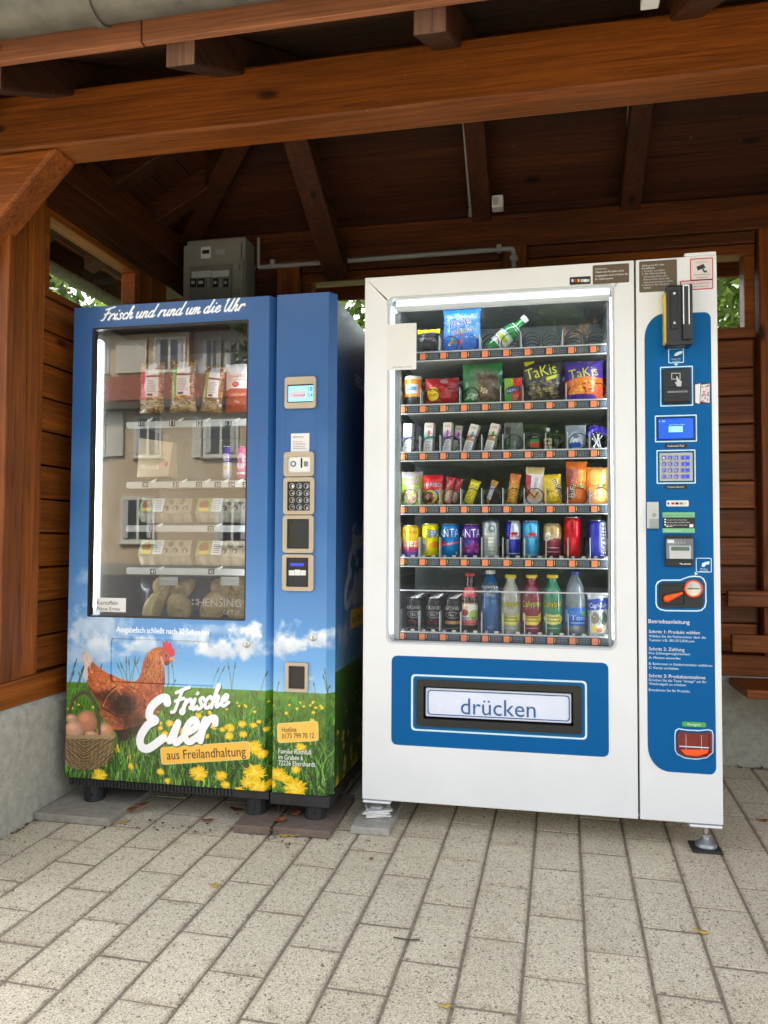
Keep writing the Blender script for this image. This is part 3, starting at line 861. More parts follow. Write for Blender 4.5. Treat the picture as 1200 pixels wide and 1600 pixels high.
# roof: outer cover with the boards under it
XE = 2.45
cv = MB()
t = 0.03
def slope(p, m=0):
    up = Vector((0, 0, 0.06))
    lo = [Vector(q) + Vector((0, 0, 0.0225)) for q in p]
    hi = [q + up for q in lo]
    n = len(p)
    cv.add(lo + hi, [tuple(range(n))[::-1], tuple(range(n, 2 * n))] + [(i, (i + 1) % n, (i + 1) % n + n, i + n) for i in range(n)])
fe, be, le = 1.80, 4.10, -2.22
slope([(fe - 4.0755, fe, zf(fe)), (XE, fe, zf(fe)), (XE, YR, ZR), (-1.128, YR, ZR)])
slope([(1.82 - be, be, zbk(be)), (-1.128, YR, ZR), (XE, YR, ZR), (XE, be, zbk(be))])
slope([(fe - 4.0755, fe, zf(fe)), (-1.128, YR, ZR), (1.82 - be, be, zbk(be))])
roof = cv.build('roof', TILEM, SH)
def boards(y0, y1, zfun, xl, mat=WXD, w=0.122):
    n = int(abs(y1 - y0) / w)
    st = (y1 - y0) / n
    for i in range(n):
        a, b = y0 + st * i, y0 + st * (i + 1)
        g = 0.006 if st > 0 else -0.006
        a2, b2 = a + g * 0.3, b - g * 0.7
        e = rng.uniform(0, 0.003)
        lo = [(xl(a2), a2, zfun(a2) + e), (XE - 0.02, a2, zfun(a2) + e), (XE - 0.02, b2, zfun(b2) + e), (xl(b2), b2, zfun(b2) + e)]
        hi = [(p[0], p[1], p[2] + 0.018) for p in lo]
        MB().hexa(lo, hi).build('board', mat, roof)
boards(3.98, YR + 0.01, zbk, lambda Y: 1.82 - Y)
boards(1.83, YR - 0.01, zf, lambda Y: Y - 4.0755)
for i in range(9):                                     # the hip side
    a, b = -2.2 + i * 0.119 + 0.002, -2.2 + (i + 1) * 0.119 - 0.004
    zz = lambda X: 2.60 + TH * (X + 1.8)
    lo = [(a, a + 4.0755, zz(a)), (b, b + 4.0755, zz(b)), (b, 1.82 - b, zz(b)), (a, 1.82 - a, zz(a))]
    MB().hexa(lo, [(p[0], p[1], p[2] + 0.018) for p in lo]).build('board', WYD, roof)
# eaves: fascia and gutter along the front, fascia on the left and the back
wbox('fascia', -2.2, -1.03, 1.802, 1.826, 2.303, 2.372, WXL, bevel=0.003)
wbox('fascia', -1.027, XE, 1.804, 1.826, 2.304, 2.372, WXL, bevel=0.003)
wbox('fascia', -2.245, -2.221, 1.85, 4.05, 2.285, 2.385, WYD, bevel=0.003)
MB().tube([(-2.325, 1.7, 2.355), (-2.325, 4.1, 2.345)], 0.062, 16).build('side_gutter', GUTTER, SH, auto=50)
wbox('fascia', -2.2, XE, 4.022, 4.045, 2.31, 2.40, WXL, bevel=0.003)
gu = MB()
nn = 14
ring = [(1.732 + 0.064 * math.cos(a), 2.388 + 0.064 * math.sin(a)) for a in [math.pi + math.pi * k / nn for k in range(nn + 1)]]
ring2 = [(1.732 + 0.060 * math.cos(a), 2.388 + 0.060 * math.sin(a)) for a in [math.pi + math.pi * k / nn for k in range(nn + 1)]][::-1]
lp = ring + ring2
k = len(lp)
gu.add([(x, y, z) for x in (-2.35, XE) for y, z in lp], [tuple(range(k)), tuple(range(2 * k - 1, k - 1, -1))] + [(i, i + k, (i + 1) % k + k, (i + 1) % k) for i in range(k)])
gut = gu.build('gutter', GUTTER, SH, auto=40)
for gx in (-1.115, 0.9):
    gj = MB()
    gj.tube([(gx - 0.012, 0, 0), (gx + 0.012, 0, 0)], 0.001)   # seed ring, replaced below
    gj = MB()
    rr_ = [(1.732 + 0.070 * math.cos(a), 2.388 + 0.070 * math.sin(a)) for a in [math.pi + math.pi * q / nn for q in range(nn + 1)]]
    r2_ = [(1.732 + 0.0645 * math.cos(a), 2.388 + 0.0645 * math.sin(a)) for a in [math.pi + math.pi * q / nn for q in range(nn + 1)]][::-1]
    lq = rr_ + r2_; k = len(lq)
    gj.add([(x, y, z) for x in (gx - 0.011, gx + 0.011) for y, z in lq], [tuple(range(k)), tuple(range(2 * k - 1, k - 1, -1))] + [(i, i + k, (i + 1) % k + k, (i + 1) % k) for i in range(k)])
    gj.build('gutter_joint', GUTTER, gut)
# closed right end, and the boards that close the gap between plates and roof
rw = MB().box(2.24, 2.30, 2.40, 3.60, 0.506, 2.372).build('wall', WY, SH)
for i in range(15):
    MB().box(2.205, 2.239, 2.40, 3.58, 0.51 + i * 0.124, 0.63 + i * 0.124).build('plank', WY, rw, bevel=0.004)
wbox('wall_post', 2.20, 2.31, 2.27, 2.395, 0.40, 2.372, WZ)
MB().box(2.2, 2.45, 2.0, 3.59, -0.2, 0.41).build('plinth', CONC, SH)
gm = MB(); gp = [(2.05, zf(2.05) - .001), (2.2, 2.47), (3.7, 2.47), (3.75, zbk(3.75) - .001), (YR, ZR - .001)]
gm.add([(x, a, b) for x in (2.27, 2.30) for a, b in gp], [(0, 1, 2, 3, 4), (9, 8, 7, 6, 5)] + [(i, i + 5, (i + 1) % 5 + 5, (i + 1) % 5) for i in range(5)])
gm.build('gable', WYD, SH)
wbox('closing_board', -1.78, 2.26, 3.64, 3.665, 2.529, 2.592, WXD)
wbox('closing_board', -1.86, -1.835, 2.3, 3.60, 2.529, 2.582, WYD)
# services under the roof
def cond(pts, r=0.011): return MB().tube(pts, r, 10)
cd = thing('conduit', tuple(at(403, 417, 3.57)), 'pale grey conduit running along the back wall under the plate', 'conduit')
A, B, Cc, D = at(404, 372, 3.57), at(404, 418, 3.57), at(803, 388, 3.57), at(804, 425, 3.57)
def cyl_between(name, a, b, r, mat, par): return MB().tube([a, b], r, 10).build(name, mat, par, auto=40)
cyl_between('pipe', A, B, 0.008, PVC, cd)
bend = Vector((Cc.x - 0.03, 3.57, Cc.z))
cyl_between('pipe', B, bend, 0.0115, PVC, cd)
MB().tube(spline([tuple(bend), (Cc.x - 0.006, 3.57, Cc.z - 0.006), (Cc.x, 3.57, Cc.z - 0.03)], 5), 0.0125, 10).build('elbow', PVC, cd, auto=40)
cyl_between('pipe', Vector((Cc.x, 3.57, Cc.z - 0.03)), Vector((Cc.x, 3.57, Cc.z - 0.25)), 0.0115, PVC, cd)
for px, py in ((427, 412), (780, 389)):
    p = at(px, py, 3.57)
    MB().box(p.x - 0.012, p.x + 0.012, 3.553, 3.584, p.z - 0.017, p.z + 0.017).build('clip', PVC, cd, bevel=0.003)
MB().box(Cc.x - 0.018, Cc.x + 0.018, 3.553, 3.574, Cc.z - 0.06, Cc.z - 0.038).build('clip', PVC, cd, bevel=0.003)
def on_back(px, py, off):
    """Where the sight line meets the underside of the back roof slope, off below it."""
    d = C_FWD + C_RT * ((px - 600) / FPX) - C_UP * ((py - 800) / FPX)
    k = (2.60 - off + TH * 3.62 - EYE) / (d.z + TH * d.y)
    p = d * k
    return Vector((p.x, p.y, p.z + EYE))
rc = thing('roof_conduit', tuple(on_back(735, 320, 0.03)), 'dark grey conduit up the roof slope above the white machine, ending in a bracket', 'conduit')
cyl_between('pipe', on_back(735, 322, 0.02), on_back(716, 60, 0.02), 0.009, PVC, rc)
p = on_back(737, 336, 0.03)
MB().box(p.x - 0.014, p.x + 0.014, p.y - 0.02, p.y + 0.02, p.z - 0.035, p.z + 0.03).build('bracket', PVC, rc, bevel=0.004)
cyl_between('screw_pipe', p + Vector((0, -0.012, 0.03)), p + Vector((0, -0.03, 0.075)), 0.007, MGREY, rc)
_a = at(526, 404, 3.555); _b = on_back(474, 226, .11); _c = on_back(462, 180, .11)
bar('strut', tuple(_a), tuple(_b + (_b - _a) * .5), 0.115, 0.11)
r2 = thing('short_conduit', tuple(on_back(978, 280, 0.03)), 'grey conduit beside the rafter over the control column, open at its lower end', 'conduit')
cyl_between('pipe', on_back(978, 281, 0.025), on_back(990, 80, 0.025), 0.0115, PVC, r2)
cyl_between('sleeve', on_back(977.6, 284, 0.025), on_back(978.6, 274, 0.025), 0.0145, LGREY, r2)
p = at(777, 330, 3.50)
sb = thing('sensor_box', (p.x, 3.55, 2.529), 'small pale sensor box with a printed label on the back plate', 'sensor box')
MB().box(p.x - 0.026, p.x + 0.026, 3.50, 3.56, 2.529, 2.585).build('housing', LGREY, sb, bevel=0.004)
MB().box(p.x - 0.02, p.x + 0.004, 3.4985, 3.4998, 2.54, 2.575).build('label_print', PVC, sb)
jb = thing('junction_box', tuple(at(1016, 2, 1.98)), 'pale junction box under the front eaves, near the right rafter end', 'junction box')
p = at(1016, -6, 1.98)
MB().box(p.x - 0.022, p.x + 0.022, 1.96, 2.0, p.z - 0.022, p.z + 0.03).build('housing', LGREY, jb, bevel=0.003)
MB().box(p.x - 0.013, p.x + 0.013, 1.956, 1.9595, p.z - 0.014, p.z + 0.02).build('cover', SMOKE, jb, bevel=0.002)
MB().tube([(p.x, 1.98, p.z + .03), (p.x, 1.98, zf(1.98) - .001)], .008, 8).build('stem', LGREY, jb)
# electrical distribution box
eb = thing('distribution_box', (-1.56, 3.6, 2.17), 'grey electrical distribution box on the back wall above the blue machine', 'fuse box')
MB().box(-1.715, -1.405, 3.47, 3.628, 2.165, 2.475).build('housing', BOXG, eb, bevel=0.012)
def ex(px, py): p = at(px, py, 3.45); return (p.x, p.z)
def eplate(name, x0, y0, x1, y1, d0, d1, mat, r=0.008):
    a, b = ex(x0, y0), ex(x1, y1)
    return MB().prism(rrect([(a[0], b[1]), (b[0], b[1]), (b[0], a[1]), (a[0], a[1])], r), d0, d1).build(name, mat, eb, bevel=0.002)
eplate('cover', 287, 384, 376, 408, 3.452, 3.47, BOXG)
eplate('cover', 286, 411, 378, 480, 3.455, 3.47, BOXG)
eplate('window', 297, 417, 362, 470, 3.447, 3.455, SMOKE, 0.005)
eplate('label_print', 300, 425, 331, 433, 3.4455, 3.447, LGREY, 0.001)
eplate('label_print', 332, 424, 358, 432, 3.4455, 3.447, LGREY, 0.001)
for bx0, bx1 in ((298, 307), (309, 320), (325, 328), (333, 341), (344, 347), (350, 357)):
    eplate('breaker', bx0, 436, bx1, 449, 3.4445, 3.447, BLACK if bx1 - bx0 > 4 else MGREY, 0.001)
    if bx1 - bx0 > 6: eplate('switch', bx0 + 2, 440, bx1 - 2, 444, 3.441, 3.4444, LGREY, 0.001)
for bx in (370,):
    for by in (418, 455): eplate('latch', bx - 4, by - 5, bx + 4, by + 5, 3.445, 3.455, BOXG, 0.004)
stk = eplate('sticker', 314, 386, 329, 403, 3.4505, 3.452, PAPER, 0.001)
eplate('label_print', 316, 391, 327, 396, 3.4495, 3.4505, BLACK, 0.0005)
eplate('label_print', 337, 389, 352, 397, 3.4505, 3.452, PVC, 0.0005)
tag(MB().tube(spline([tuple(at(387, 366, 3.6)), tuple(at(391, 395, 3.6)), tuple(at(398, 425, 3.6)), tuple(at(397, 470, 3.6))], 6), 0.005, 6).build('cable', BLACK), 'thin black cable hanging beside the grey fuse box', 'cable')
# bench by the back wall
bn = thing('bench', (1.4, 3.4, 0.35), 'stained timber bench against the back wall, right of the white machine', 'bench')
MB().box(0.775, 2.05, 3.50, 3.535, 0.722, 0.790).build('backrest_slat', WX, bn, bevel=0.006)
MB().box(0.790, 2.05, 3.50, 3.535, 0.530, 0.604).build('backrest_slat', WX, bn, bevel=0.006)
MB().box(0.795, 2.05, 3.29, 3.59, 0.376, 0.411).build('seat', WX, bn, bevel=0.006)
for x in (1.1, 1.9):
    MB().box(x, x + 0.06, 3.536, 3.574, 0.414, 0.80).build('support', WZ, bn, bevel=0.004)
    MB().box(x, x + 0.06, 3.40, 3.59, 0.25, 0.374).build('bracket', WZ, bn, bevel=0.004)
# ------------------------------------------------------------ the blue egg machine: its wrap print
Y0 = 2.565                               # front of the egg machine
BXL, BXR = -1.719, -0.726
BZ0, BZ1 = 0.122, 1.8645
UX0, UX1, UZ0, UZ1 = BXL - 0.01, BXR + 0.04, BZ0 - 0.01, BZ1 + 0.01
IW = 860; IH = int(IW * (UZ1 - UZ0) / (UX1 - UX0))
def wuv(p): return ((p[0] - UX0) / (UX1 - UX0), (p[2] - UZ0) / (UZ1 - UZ0))
def wp(px, py):
    x, z = fx(px, py)
    return ((x - UX0) / (UX1 - UX0) * IW, (UZ1 - z) / (UZ1 - UZ0) * IH)
WS = (wp(301, 1000)[0] - wp(300, 1000)[0])           # print pixels in one pixel of the photograph
def hc(x, y): return wp(x / 6.316 + 90, y / 6.316 + 970)     # coordinates measured in an enlargement
def sky_and_grass(p, hor, rg, clouds):
    h, w = p.h, p.w
    y = np.arange(h) / hor
    stops = np.array([0, .35, .62, .80, .93, 1.0]); 
    cols = np.array([(50, 90, 146), (40, 92, 152), (54, 112, 174), (84, 140, 202), (104, 168, 226), (150, 202, 238)], float)
    for k in range(3): p.a[..., k] = np.interp(y, stops, cols[:, k])[:, None]
    n = noise2(h, w, 120 * w / 860, rg, 6)
    n3 = noise2(h, w, 300 * w / 860, rg, 4)
    hz = np.clip((n3 - 0.5) * 2.2, 0, 1)[..., None] * np.interp(y, [0, .3, .6, .9, 1.1], [0.10, .12, .28, .35, 0])[:, None, None]
    p.a += hz * (np.array([205, 222, 242]) - p.a)
    n2 = noise2(h, w, 34 * w / 860, rg, 5)
    Y, X = np.mgrid[0:h, 0:w]
    for (cx, cy, rx, ry, s) in clouds:
        d = np.sqrt(((X - cx) / rx) ** 2 + ((Y - cy) / (ry * np.where(Y > cy, 0.75, 1.25))) ** 2)
        m = np.clip((1.12 - d) * 1.6 + (n2 - 0.5) * 3.0 + (n - 0.5) * 1.4, 0, 1) * s
        m = m * (d < 2.1)
        sh = np.clip(0.5 + (cy - Y) / ry * 0.5 + (n2 - .5) * 1.2, 0, 1)[..., None]
        c = np.array([176, 192, 214]) * (1 - sh) + np.array([250, 251, 252]) * sh
        p.a += m[..., None] * (c - p.a)
    # meadow
    hb = int(hor)
    g = np.arange(h - hb) / (h - hb)
    for k, (a, b, c) in enumerate(((96, 78, 40), (142, 120, 72), (48, 34, 22))):
        p.a[hb:, :, k] = np.interp(g, [0, .3, 1], [a, b, c])[:, None] * (0.7 + 0.6 * noise2(h - hb, w, 16, rg, 4))
    k = w / 860
    for i in range(26):                                  # seed heads and grass tips against the sky
        x = rg.uniform(0, w); L_ = rg.uniform(20, 85) * k; l = rg.uniform(-0.5, 0.7)
        p.stroke([(x, hor + 6), (x + l * L_ * .5, hor - L_ * .55), (x + l * L_, hor - L_)], 0.8, (74, 104, 66), .8)
        p.stroke([(x + l * L_ * .8, hor - L_ * .78), (x + l * L_, hor - L_)], [2.2 * k, .7], (66, 88, 60), .8)
    for i in range(3600):                                # blades
        t = rg.random() ** 0.8
        y0 = hor + (h - hor) * t * 1.06 + 4
        L_ = (8 + 62 * t) * rg.uniform(.5, 1.3) * k
        x = rg.uniform(-10, w + 10); l = rg.normal(0, .45)
        b = rg.uniform(.45, 1.25)
        c = np.array([(104, 160, 52), (70, 126, 36), (140, 188, 82), (44, 84, 28), (92, 150, 60), (28, 56, 20)][rg.integers(6)], float) * b
        wd = (0.6 + 2.1 * t) * rg.uniform(.5, 1.1) * k
        p.stroke([(x, y0), (x + l * L_ * .35, y0 - L_ * .6), (x + l * L_, y0 - L_)], [wd, wd * .8, .4], np.clip(c, 0, 235), .9)
def dandelion(p, x, y, r, rg, back=False):
    p.ell(x, y, r * .8, r * .62, (222, 160, 8), .9, .3)
    for i in range(int(26 + r * 1.6)):
        a = rg.uniform(0, 2 * math.pi); q = r * rg.uniform(.55, 1.05)
        c = [(250, 208, 30), (255, 224, 60), (238, 184, 12), (246, 200, 20)][rg.integers(4)]
        x0, y0 = x + math.cos(a) * r * .12, y + math.sin(a) * r * .1
        p.stroke([(x0, y0), (x + math.cos(a) * q, y + math.sin(a) * q * .8)], [max(.6, r * .055), max(.5, r * .04)], c)
    for i in range(int(r)):
        p.ell(x + rg.normal(0, r * .22), y + rg.normal(0, r * .18), max(.6, r * .06), max(.6, r * .06), (255, 232, 90), .9)
def hen(p, rg):
    body = [(240, 335), (262, 312), (292, 312), (320, 345), (345, 400), (420, 470), (520, 530), (640, 588), (735, 602), (782, 580), (812, 520), (828, 440), (850, 370), (900, 300), (958, 268), (1030, 262), (1085, 290), (1110, 335), (1112, 375), (1095, 420), (1068, 442), (1042, 432), (1046, 500), (1050, 600), (1046, 700), (1032, 800), (1000, 890), (930, 965), (850, 1015), (700, 1060), (560, 1075), (470, 1000), (420, 900), (425, 850), (392, 790), (345, 720), (297, 640), (285, 560), (298, 490), (268, 445), (246, 385)]
    legs = [(470, 900), (560, 1000), (700, 960), (860, 960), (850, 1040), (800, 1100), (790, 1170), (745, 1150), (700, 1225), (650, 1180), (610, 1200), (580, 1110), (520, 1040)]
    p.poly([hc(*q) for q in legs], (44, 28, 18), .96)
    sm = lambda P: [tuple(q) for q in spline([hc(*a) for a in P + P[:1]], 4)]
    B = sm(body)
    before = p.a.copy()
    p.poly(B, (172, 86, 48))
    b, m = p.mask_poly(B)
    x0, y0, x1, y1 = b
    # shading of the plumage in the picture: big patches, then feathers
    def patch(cx, cy, rx, ry, c, al):
        c0 = hc(cx, cy); p.ell(c0[0], c0[1], rx / 6.316 * WS, ry / 6.316 * WS, c, al, .9)
    patch(940, 420, 90, 150, (204, 120, 66), .65); patch(560, 620, 260, 70, (206, 116, 66), .7)
    patch(900, 760, 130, 150, (166, 78, 42), .7); patch(640, 840, 150, 120, (44, 22, 15), .95)
    patch(470, 740, 120, 60, (64, 32, 20), .8); patch(390, 560, 90, 110, (206, 112, 64), .7)
    patch(520, 980, 120, 60, (160, 88, 56), .75); patch(740, 1000, 130, 60, (60, 28, 18), .8)
    patch(760, 960, 110, 70, (92, 42, 24), .6)
    for i in range(640):
        px_, py_ = rg.uniform(260, 1050), rg.uniform(300, 1060)
        X, Y = hc(px_, py_)
        if not (x0 <= X < x1 and y0 <= Y < y1) or m[int(Y - y0), int(X - x0)] < .9: continue
        k = p.a[int(Y), int(X)]
        s = (5.2 if px_ > 800 and py_ < 640 else 8.0) * WS / 1.75
        ang = 1.45 if (px_ > 800 and py_ < 620) else (0.55 if px_ > 480 else 0.95)
        ang += rg.normal(0, .25)
        dx, dy = math.cos(ang) * s, math.sin(ang) * s
        p.stroke([(X, Y), (X + dx, Y + dy)], [s * .42, s * .22], np.clip(k * rg.uniform(.86, 1.26) + 3, 0, 240), .7)
        p.stroke([(X + dx * .9 - dy * .4, Y + dy * .9 + dx * .4), (X + dx * 1.1, Y + dy * 1.1), (X + dx * .9 + dy * .4, Y + dy * .9 - dx * .4)], 1.0, k * .5, .7)
    for P, r_, c_, a_ in (([(575, 648), (520, 690), (470, 750), (432, 838)], 1.6, (70, 32, 18), .8), ([(590, 655), (535, 700), (485, 760), (446, 846)], .9, (226, 160, 118), .75),
                          ([(430, 850), (520, 905), (600, 945), (690, 950)], 2.2, (56, 26, 16), .7), ([(1050, 480), (1052, 600), (1044, 760), (1004, 880)], 3.4, (104, 46, 26), .6),
                          ([(300, 640), (350, 700), (420, 760)], 2.6, (84, 40, 24), .6), ([(700, 640), (800, 700), (860, 790), (850, 880)], 1.6, (92, 42, 24), .6), ([(640, 640), (720, 690), (770, 760), (770, 850)], 1.4, (92, 42, 24), .55)):
        p.stroke(spline([hc(*q) for q in P], 5), r_ * WS / 1.75, c_, a_)
    for i in range(150):                                 # long hackle feathers down the neck
        a0, b0 = rg.uniform(850, 1040), rg.uniform(300, 600)
        p.stroke([hc(a0, b0), hc(a0 + rg.uniform(-18, 6), b0 + rg.uniform(40, 90))], [1.5, .5], [(222, 142, 82), (150, 70, 36), (198, 116, 62), (110, 50, 28)][i % 4], .6)
    for i in range(60):
        X, Y = hc(rg.uniform(840, 1030), rg.uniform(420, 640))
        if m[min(m.shape[0] - 1, max(0, int(Y - y0))), min(m.shape[1] - 1, max(0, int(X - x0)))] > .9: p.stroke([(X, Y), (X + rg.uniform(-2, 2), Y + rg.uniform(4, 9))], [.9, .4], (214, 150, 96), .7)
    new = p.a[y0:y1, x0:x1].copy(); p.a[:] = before
    p.a[y0:y1, x0:x1] += m[..., None] * (new - p.a[y0:y1, x0:x1])
    p.poly(sm([(243, 335), (285, 308), (330, 345), (345, 400), (318, 432), (296, 470), (300, 540), (286, 590), (250, 545), (262, 450), (244, 390)]), (226, 214, 206), .85)
    for i in range(24):
        a, b_ = rg.uniform(250, 330), rg.uniform(330, 450)
        p.stroke([hc(a, b_), hc(a + rg.uniform(-10, 25), b_ + rg.uniform(20, 60))], [1.0, .5], [(250, 246, 242), (190, 150, 130)][i % 2], .6)
    # comb, face, beak, wattle
    p.poly(sm([(1032, 262), (1028, 205), (1052, 218), (1068, 200), (1085, 228), (1108, 215), (1120, 262), (1142, 290), (1146, 345), (1112, 352), (1080, 312), (1052, 282)]), (214, 40, 62))
    p.poly(sm([(1000, 335), (1050, 312), (1105, 338), (1112, 380), (1080, 412), (1040, 400), (1010, 380)]), (182, 74, 66), .9)
    p.poly([hc(*q) for q in [(1098, 362), (1130, 360), (1168, 396), (1128, 398), (1094, 392)]], (206, 150, 130))
    p.poly([hc(*q) for q in [(1094, 392), (1140, 398), (1104, 408)]], (150, 96, 76))
    p.poly(sm([(1050, 400), (1095, 402), (1092, 430), (1066, 446), (1044, 428)]), (120, 48, 36))
    p.poly(sm([(1000, 360), (1022, 350), (1040, 420), (1028, 445), (1012, 410)]), (220, 150, 140), .8)
    c = hc(1062, 345)
    p.ell(c[0], c[1], 6.5 * WS / 1.75, 5 * WS / 1.75, (226, 150, 120)); p.ell(c[0], c[1], 4.4 * WS / 1.75, 4.2 * WS / 1.75, (60, 26, 14)); p.ell(c[0] + 1, c[1] - 1, 1.1, 1.1, (240, 230, 220))
def basket(p, rg):
    hd = [hc(*q) for q in spline([(112, 935), (128, 850), (165, 765), (210, 722), (258, 704), (305, 722), (350, 790), (386, 880), (408, 980), (416, 1150)], 5)]
    p.stroke(hd, 15 / 6.316 * WS * 1.05, (62, 54, 42)); p.stroke([(x - 1.2, y - 1) for x, y in hd], 7 / 6.316 * WS, (112, 102, 82), .8)
    for (x, y, rx, ry, c) in ((140, 968, 62, 44, (206, 156, 126)), (472, 1092, 82, 74, (208, 146, 112)), (290, 1002, 106, 108, (196, 132, 98)), (165, 1078, 98, 84, (214, 164, 132)), (338, 1126, 74, 36, (204, 152, 120))):
        X, Y = hc(x, y); a, b = rx / 6.316 * WS, ry / 6.316 * WS
        p.ell(X, Y, a, b, np.array(c) * .80); p.ell(X - a * .12, Y - b * .14, a * .84, b * .84, c, .9, .5); p.ell(X - a * .25, Y - b * .35, a * .42, b * .34, np.clip(np.array(c) * 1.17, 0, 255), .8, .9)
        for i in range(14): p.ell(X + rg.normal(0, a * .4), Y + rg.normal(0, b * .4), .7, .7, np.array(c) * .82, .6)
    p.stroke([hc(408, 960), hc(416, 1150)], 14 / 6.316 * WS, (84, 76, 60))
    B = [(76, 1132), (200, 1150), (400, 1160), (566, 1138), (564, 1210), (552, 1290), (524, 1362), (474, 1422), (390, 1462), (270, 1478), (160, 1462), (96, 1424), (70, 1380)]
    b, m = p.mask_poly([hc(*q) for q in B])
    keep = p.a.copy()
    p.poly([hc(*q) for q in B], (62, 46, 30))
    for i in range(52):
        o = i * 13.5 - 190
        P = spline([(50, 1130 + o * .8), (150, 1215 + o * .95), (265, 1300 + o), (370, 1230 + o * .97), (470, 1165 + o * .9), (585, 1090 + o * .8)], 3)
        c = [(176, 146, 104), (148, 118, 78), (196, 168, 124), (120, 92, 58)][i % 4]
        p.stroke([hc(x + rg.uniform(-6, 6), y + rg.uniform(-5, 5)) for x, y in P], 3.6 / 6.316 * WS, c, .95)
    for i in range(11):
        x = 95 + i * 46
        p.stroke([hc(x, 1150), hc(x + (265 - x) * .2, 1420)], 4.2 / 6.316 * WS, (96, 72, 46), .8)
    x0, y0, x1, y1 = b
    new = p.a[y0:y1, x0:x1].copy(); p.a[:] = keep
    p.a[y0:y1, x0:x1] += m[..., None] * (new - p.a[y0:y1, x0:x1])
    for i in range(46):
        x = 80 + i * 10.6
        p.stroke([hc(x, 1160), hc(x + 12, 1132)], 6 / 6.316 * WS, [(186, 160, 120), (150, 122, 84)][i % 2])
def tagshape(p, c4, col, edge):
    P = [wp(*q) for q in c4]
    def rr(P, r):
        return [tuple(q) for q in rrect([(x, -y) for x, y in P], r)]
    out = [(x, -y) for x, y in rr(P, 9 * WS / 1.75)]
    cx, cy = np.mean(np.array(out), 0)
    p.poly([(cx + (x - cx) * 1.015, cy + (y - cy) * 1.06) for x, y in out], edge)
    p.poly(out, col)
rg = np.random.default_rng(5)
wrap = Pic(IW, IH)
hor = wp(250, 1072)[1]
def cl(px, py, rx, ry, s): X, Y = wp(px, py); return (X, Y, rx * WS, ry * WS, s)
sky_and_grass(wrap, hor, rg, [cl(160, 985, 62, 34, .62), cl(130, 1020, 50, 22, .6), cl(225, 945, 60, 18, .30), cl(300, 1000, 40, 12, .7), cl(345, 1015, 34, 16, .95), cl(390, 1012, 30, 22, 1.0), cl(445, 1008, 34, 20, 1.0), cl(500, 1005, 28, 18, .95), cl(230, 1012, 30, 14, .7), cl(480, 1060, 12, 4, .7), cl(155, 905, 30, 16, .35), cl(350, 985, 60, 9, .4)])
for i in range(9):
    X, Y = wp(rg.uniform(105, 150), 1070)
    l = rg.uniform(18, 75)
    wrap.stroke([(X, Y + 8), (X + l * .25, Y - l * .6), (X + l * .4, Y - l)], [1, 1, .8], (60, 82, 60))
    wrap.stroke([(X + l * .3, Y - l * .75), (X + l * .42, Y - l * 1.1)], [2.4, 1], (58, 76, 62))
for i in range(70):
    t = rg.random()
    px = rg.uniform(104, 518); py = 1096 + 45 * t
    if px < 240 and py > 1110: continue
    X, Y = wp(px, py); dandelion(wrap, X, Y, (1.6 + 3.6 * t) * WS, rg)
for (px, py, r) in ((265, 1130, 7), (258, 1146, 6), (310, 1118, 6), (332, 1124, 6), (335, 1135, 7), (360, 1137, 8), (378, 1131, 7), (380, 1147, 7), (358, 1150, 8), (396, 1133, 6), (345, 1180, 6), (398, 1168, 13), (408, 1178, 10), (187, 1170, 9), (205, 1180, 11), (206, 1197, 8), (155, 1212, 13), (310, 1209, 15), (251, 1206, 7), (262, 1220, 6), (346, 1212, 10), (352, 1226, 8), (398, 1207, 17), (388, 1222, 13), (405, 1229, 15), (374, 1236, 9), (434, 1210, 13), (446, 1216, 10), (462, 1202, 8), (462, 1231, 18), (424, 1225, 9), (470, 1168, 9), (285, 1142, 7), (300, 1155, 6), (322, 1150, 6), (246, 1162, 6), (503, 1106, 3)):
    X, Y = wp(px, py)
    wrap.stroke([(X + r * .3, Y + r * 3.2), (X, Y)], r * .09 * WS, (104, 138, 58))
    dandelion(wrap, X, Y, r * WS, rg)
hen(wrap, rg)
basket(wrap, rg)
for i in range(420):                                      # near blades over the feet of hen and basket
    px, py = rg.uniform(102, 240), rg.uniform(1214, 1240)
    if i < 110: px, py = rg.uniform(178, 222), rg.uniform(1160, 1200)
    X, Y = wp(px, py); l = rg.uniform(12, 34); d = rg.normal(0, .3)
    wrap.stroke([(X, Y + 10), (X + d * l * .4, Y - l * .5), (X + d * l, Y - l)], [1.8, 1.3, .4], np.array([(92, 146, 52), (52, 96, 32), (128, 172, 78), (36, 62, 24)][rg.integers(4)]) * rg.uniform(.7, 1.1), .9)
X, Y = wp(155, 1212); dandelion(wrap, X, Y, 13 * WS, rg)
tagshape(wrap, [(251, 1168), (389, 1159), (390, 1186), (253, 1194)], (250, 192, 72), (244, 226, 176))
tagshape(wrap, [(433, 1131), (497, 1127), (498, 1157), (434, 1160)], (250, 196, 84), (240, 220, 170))
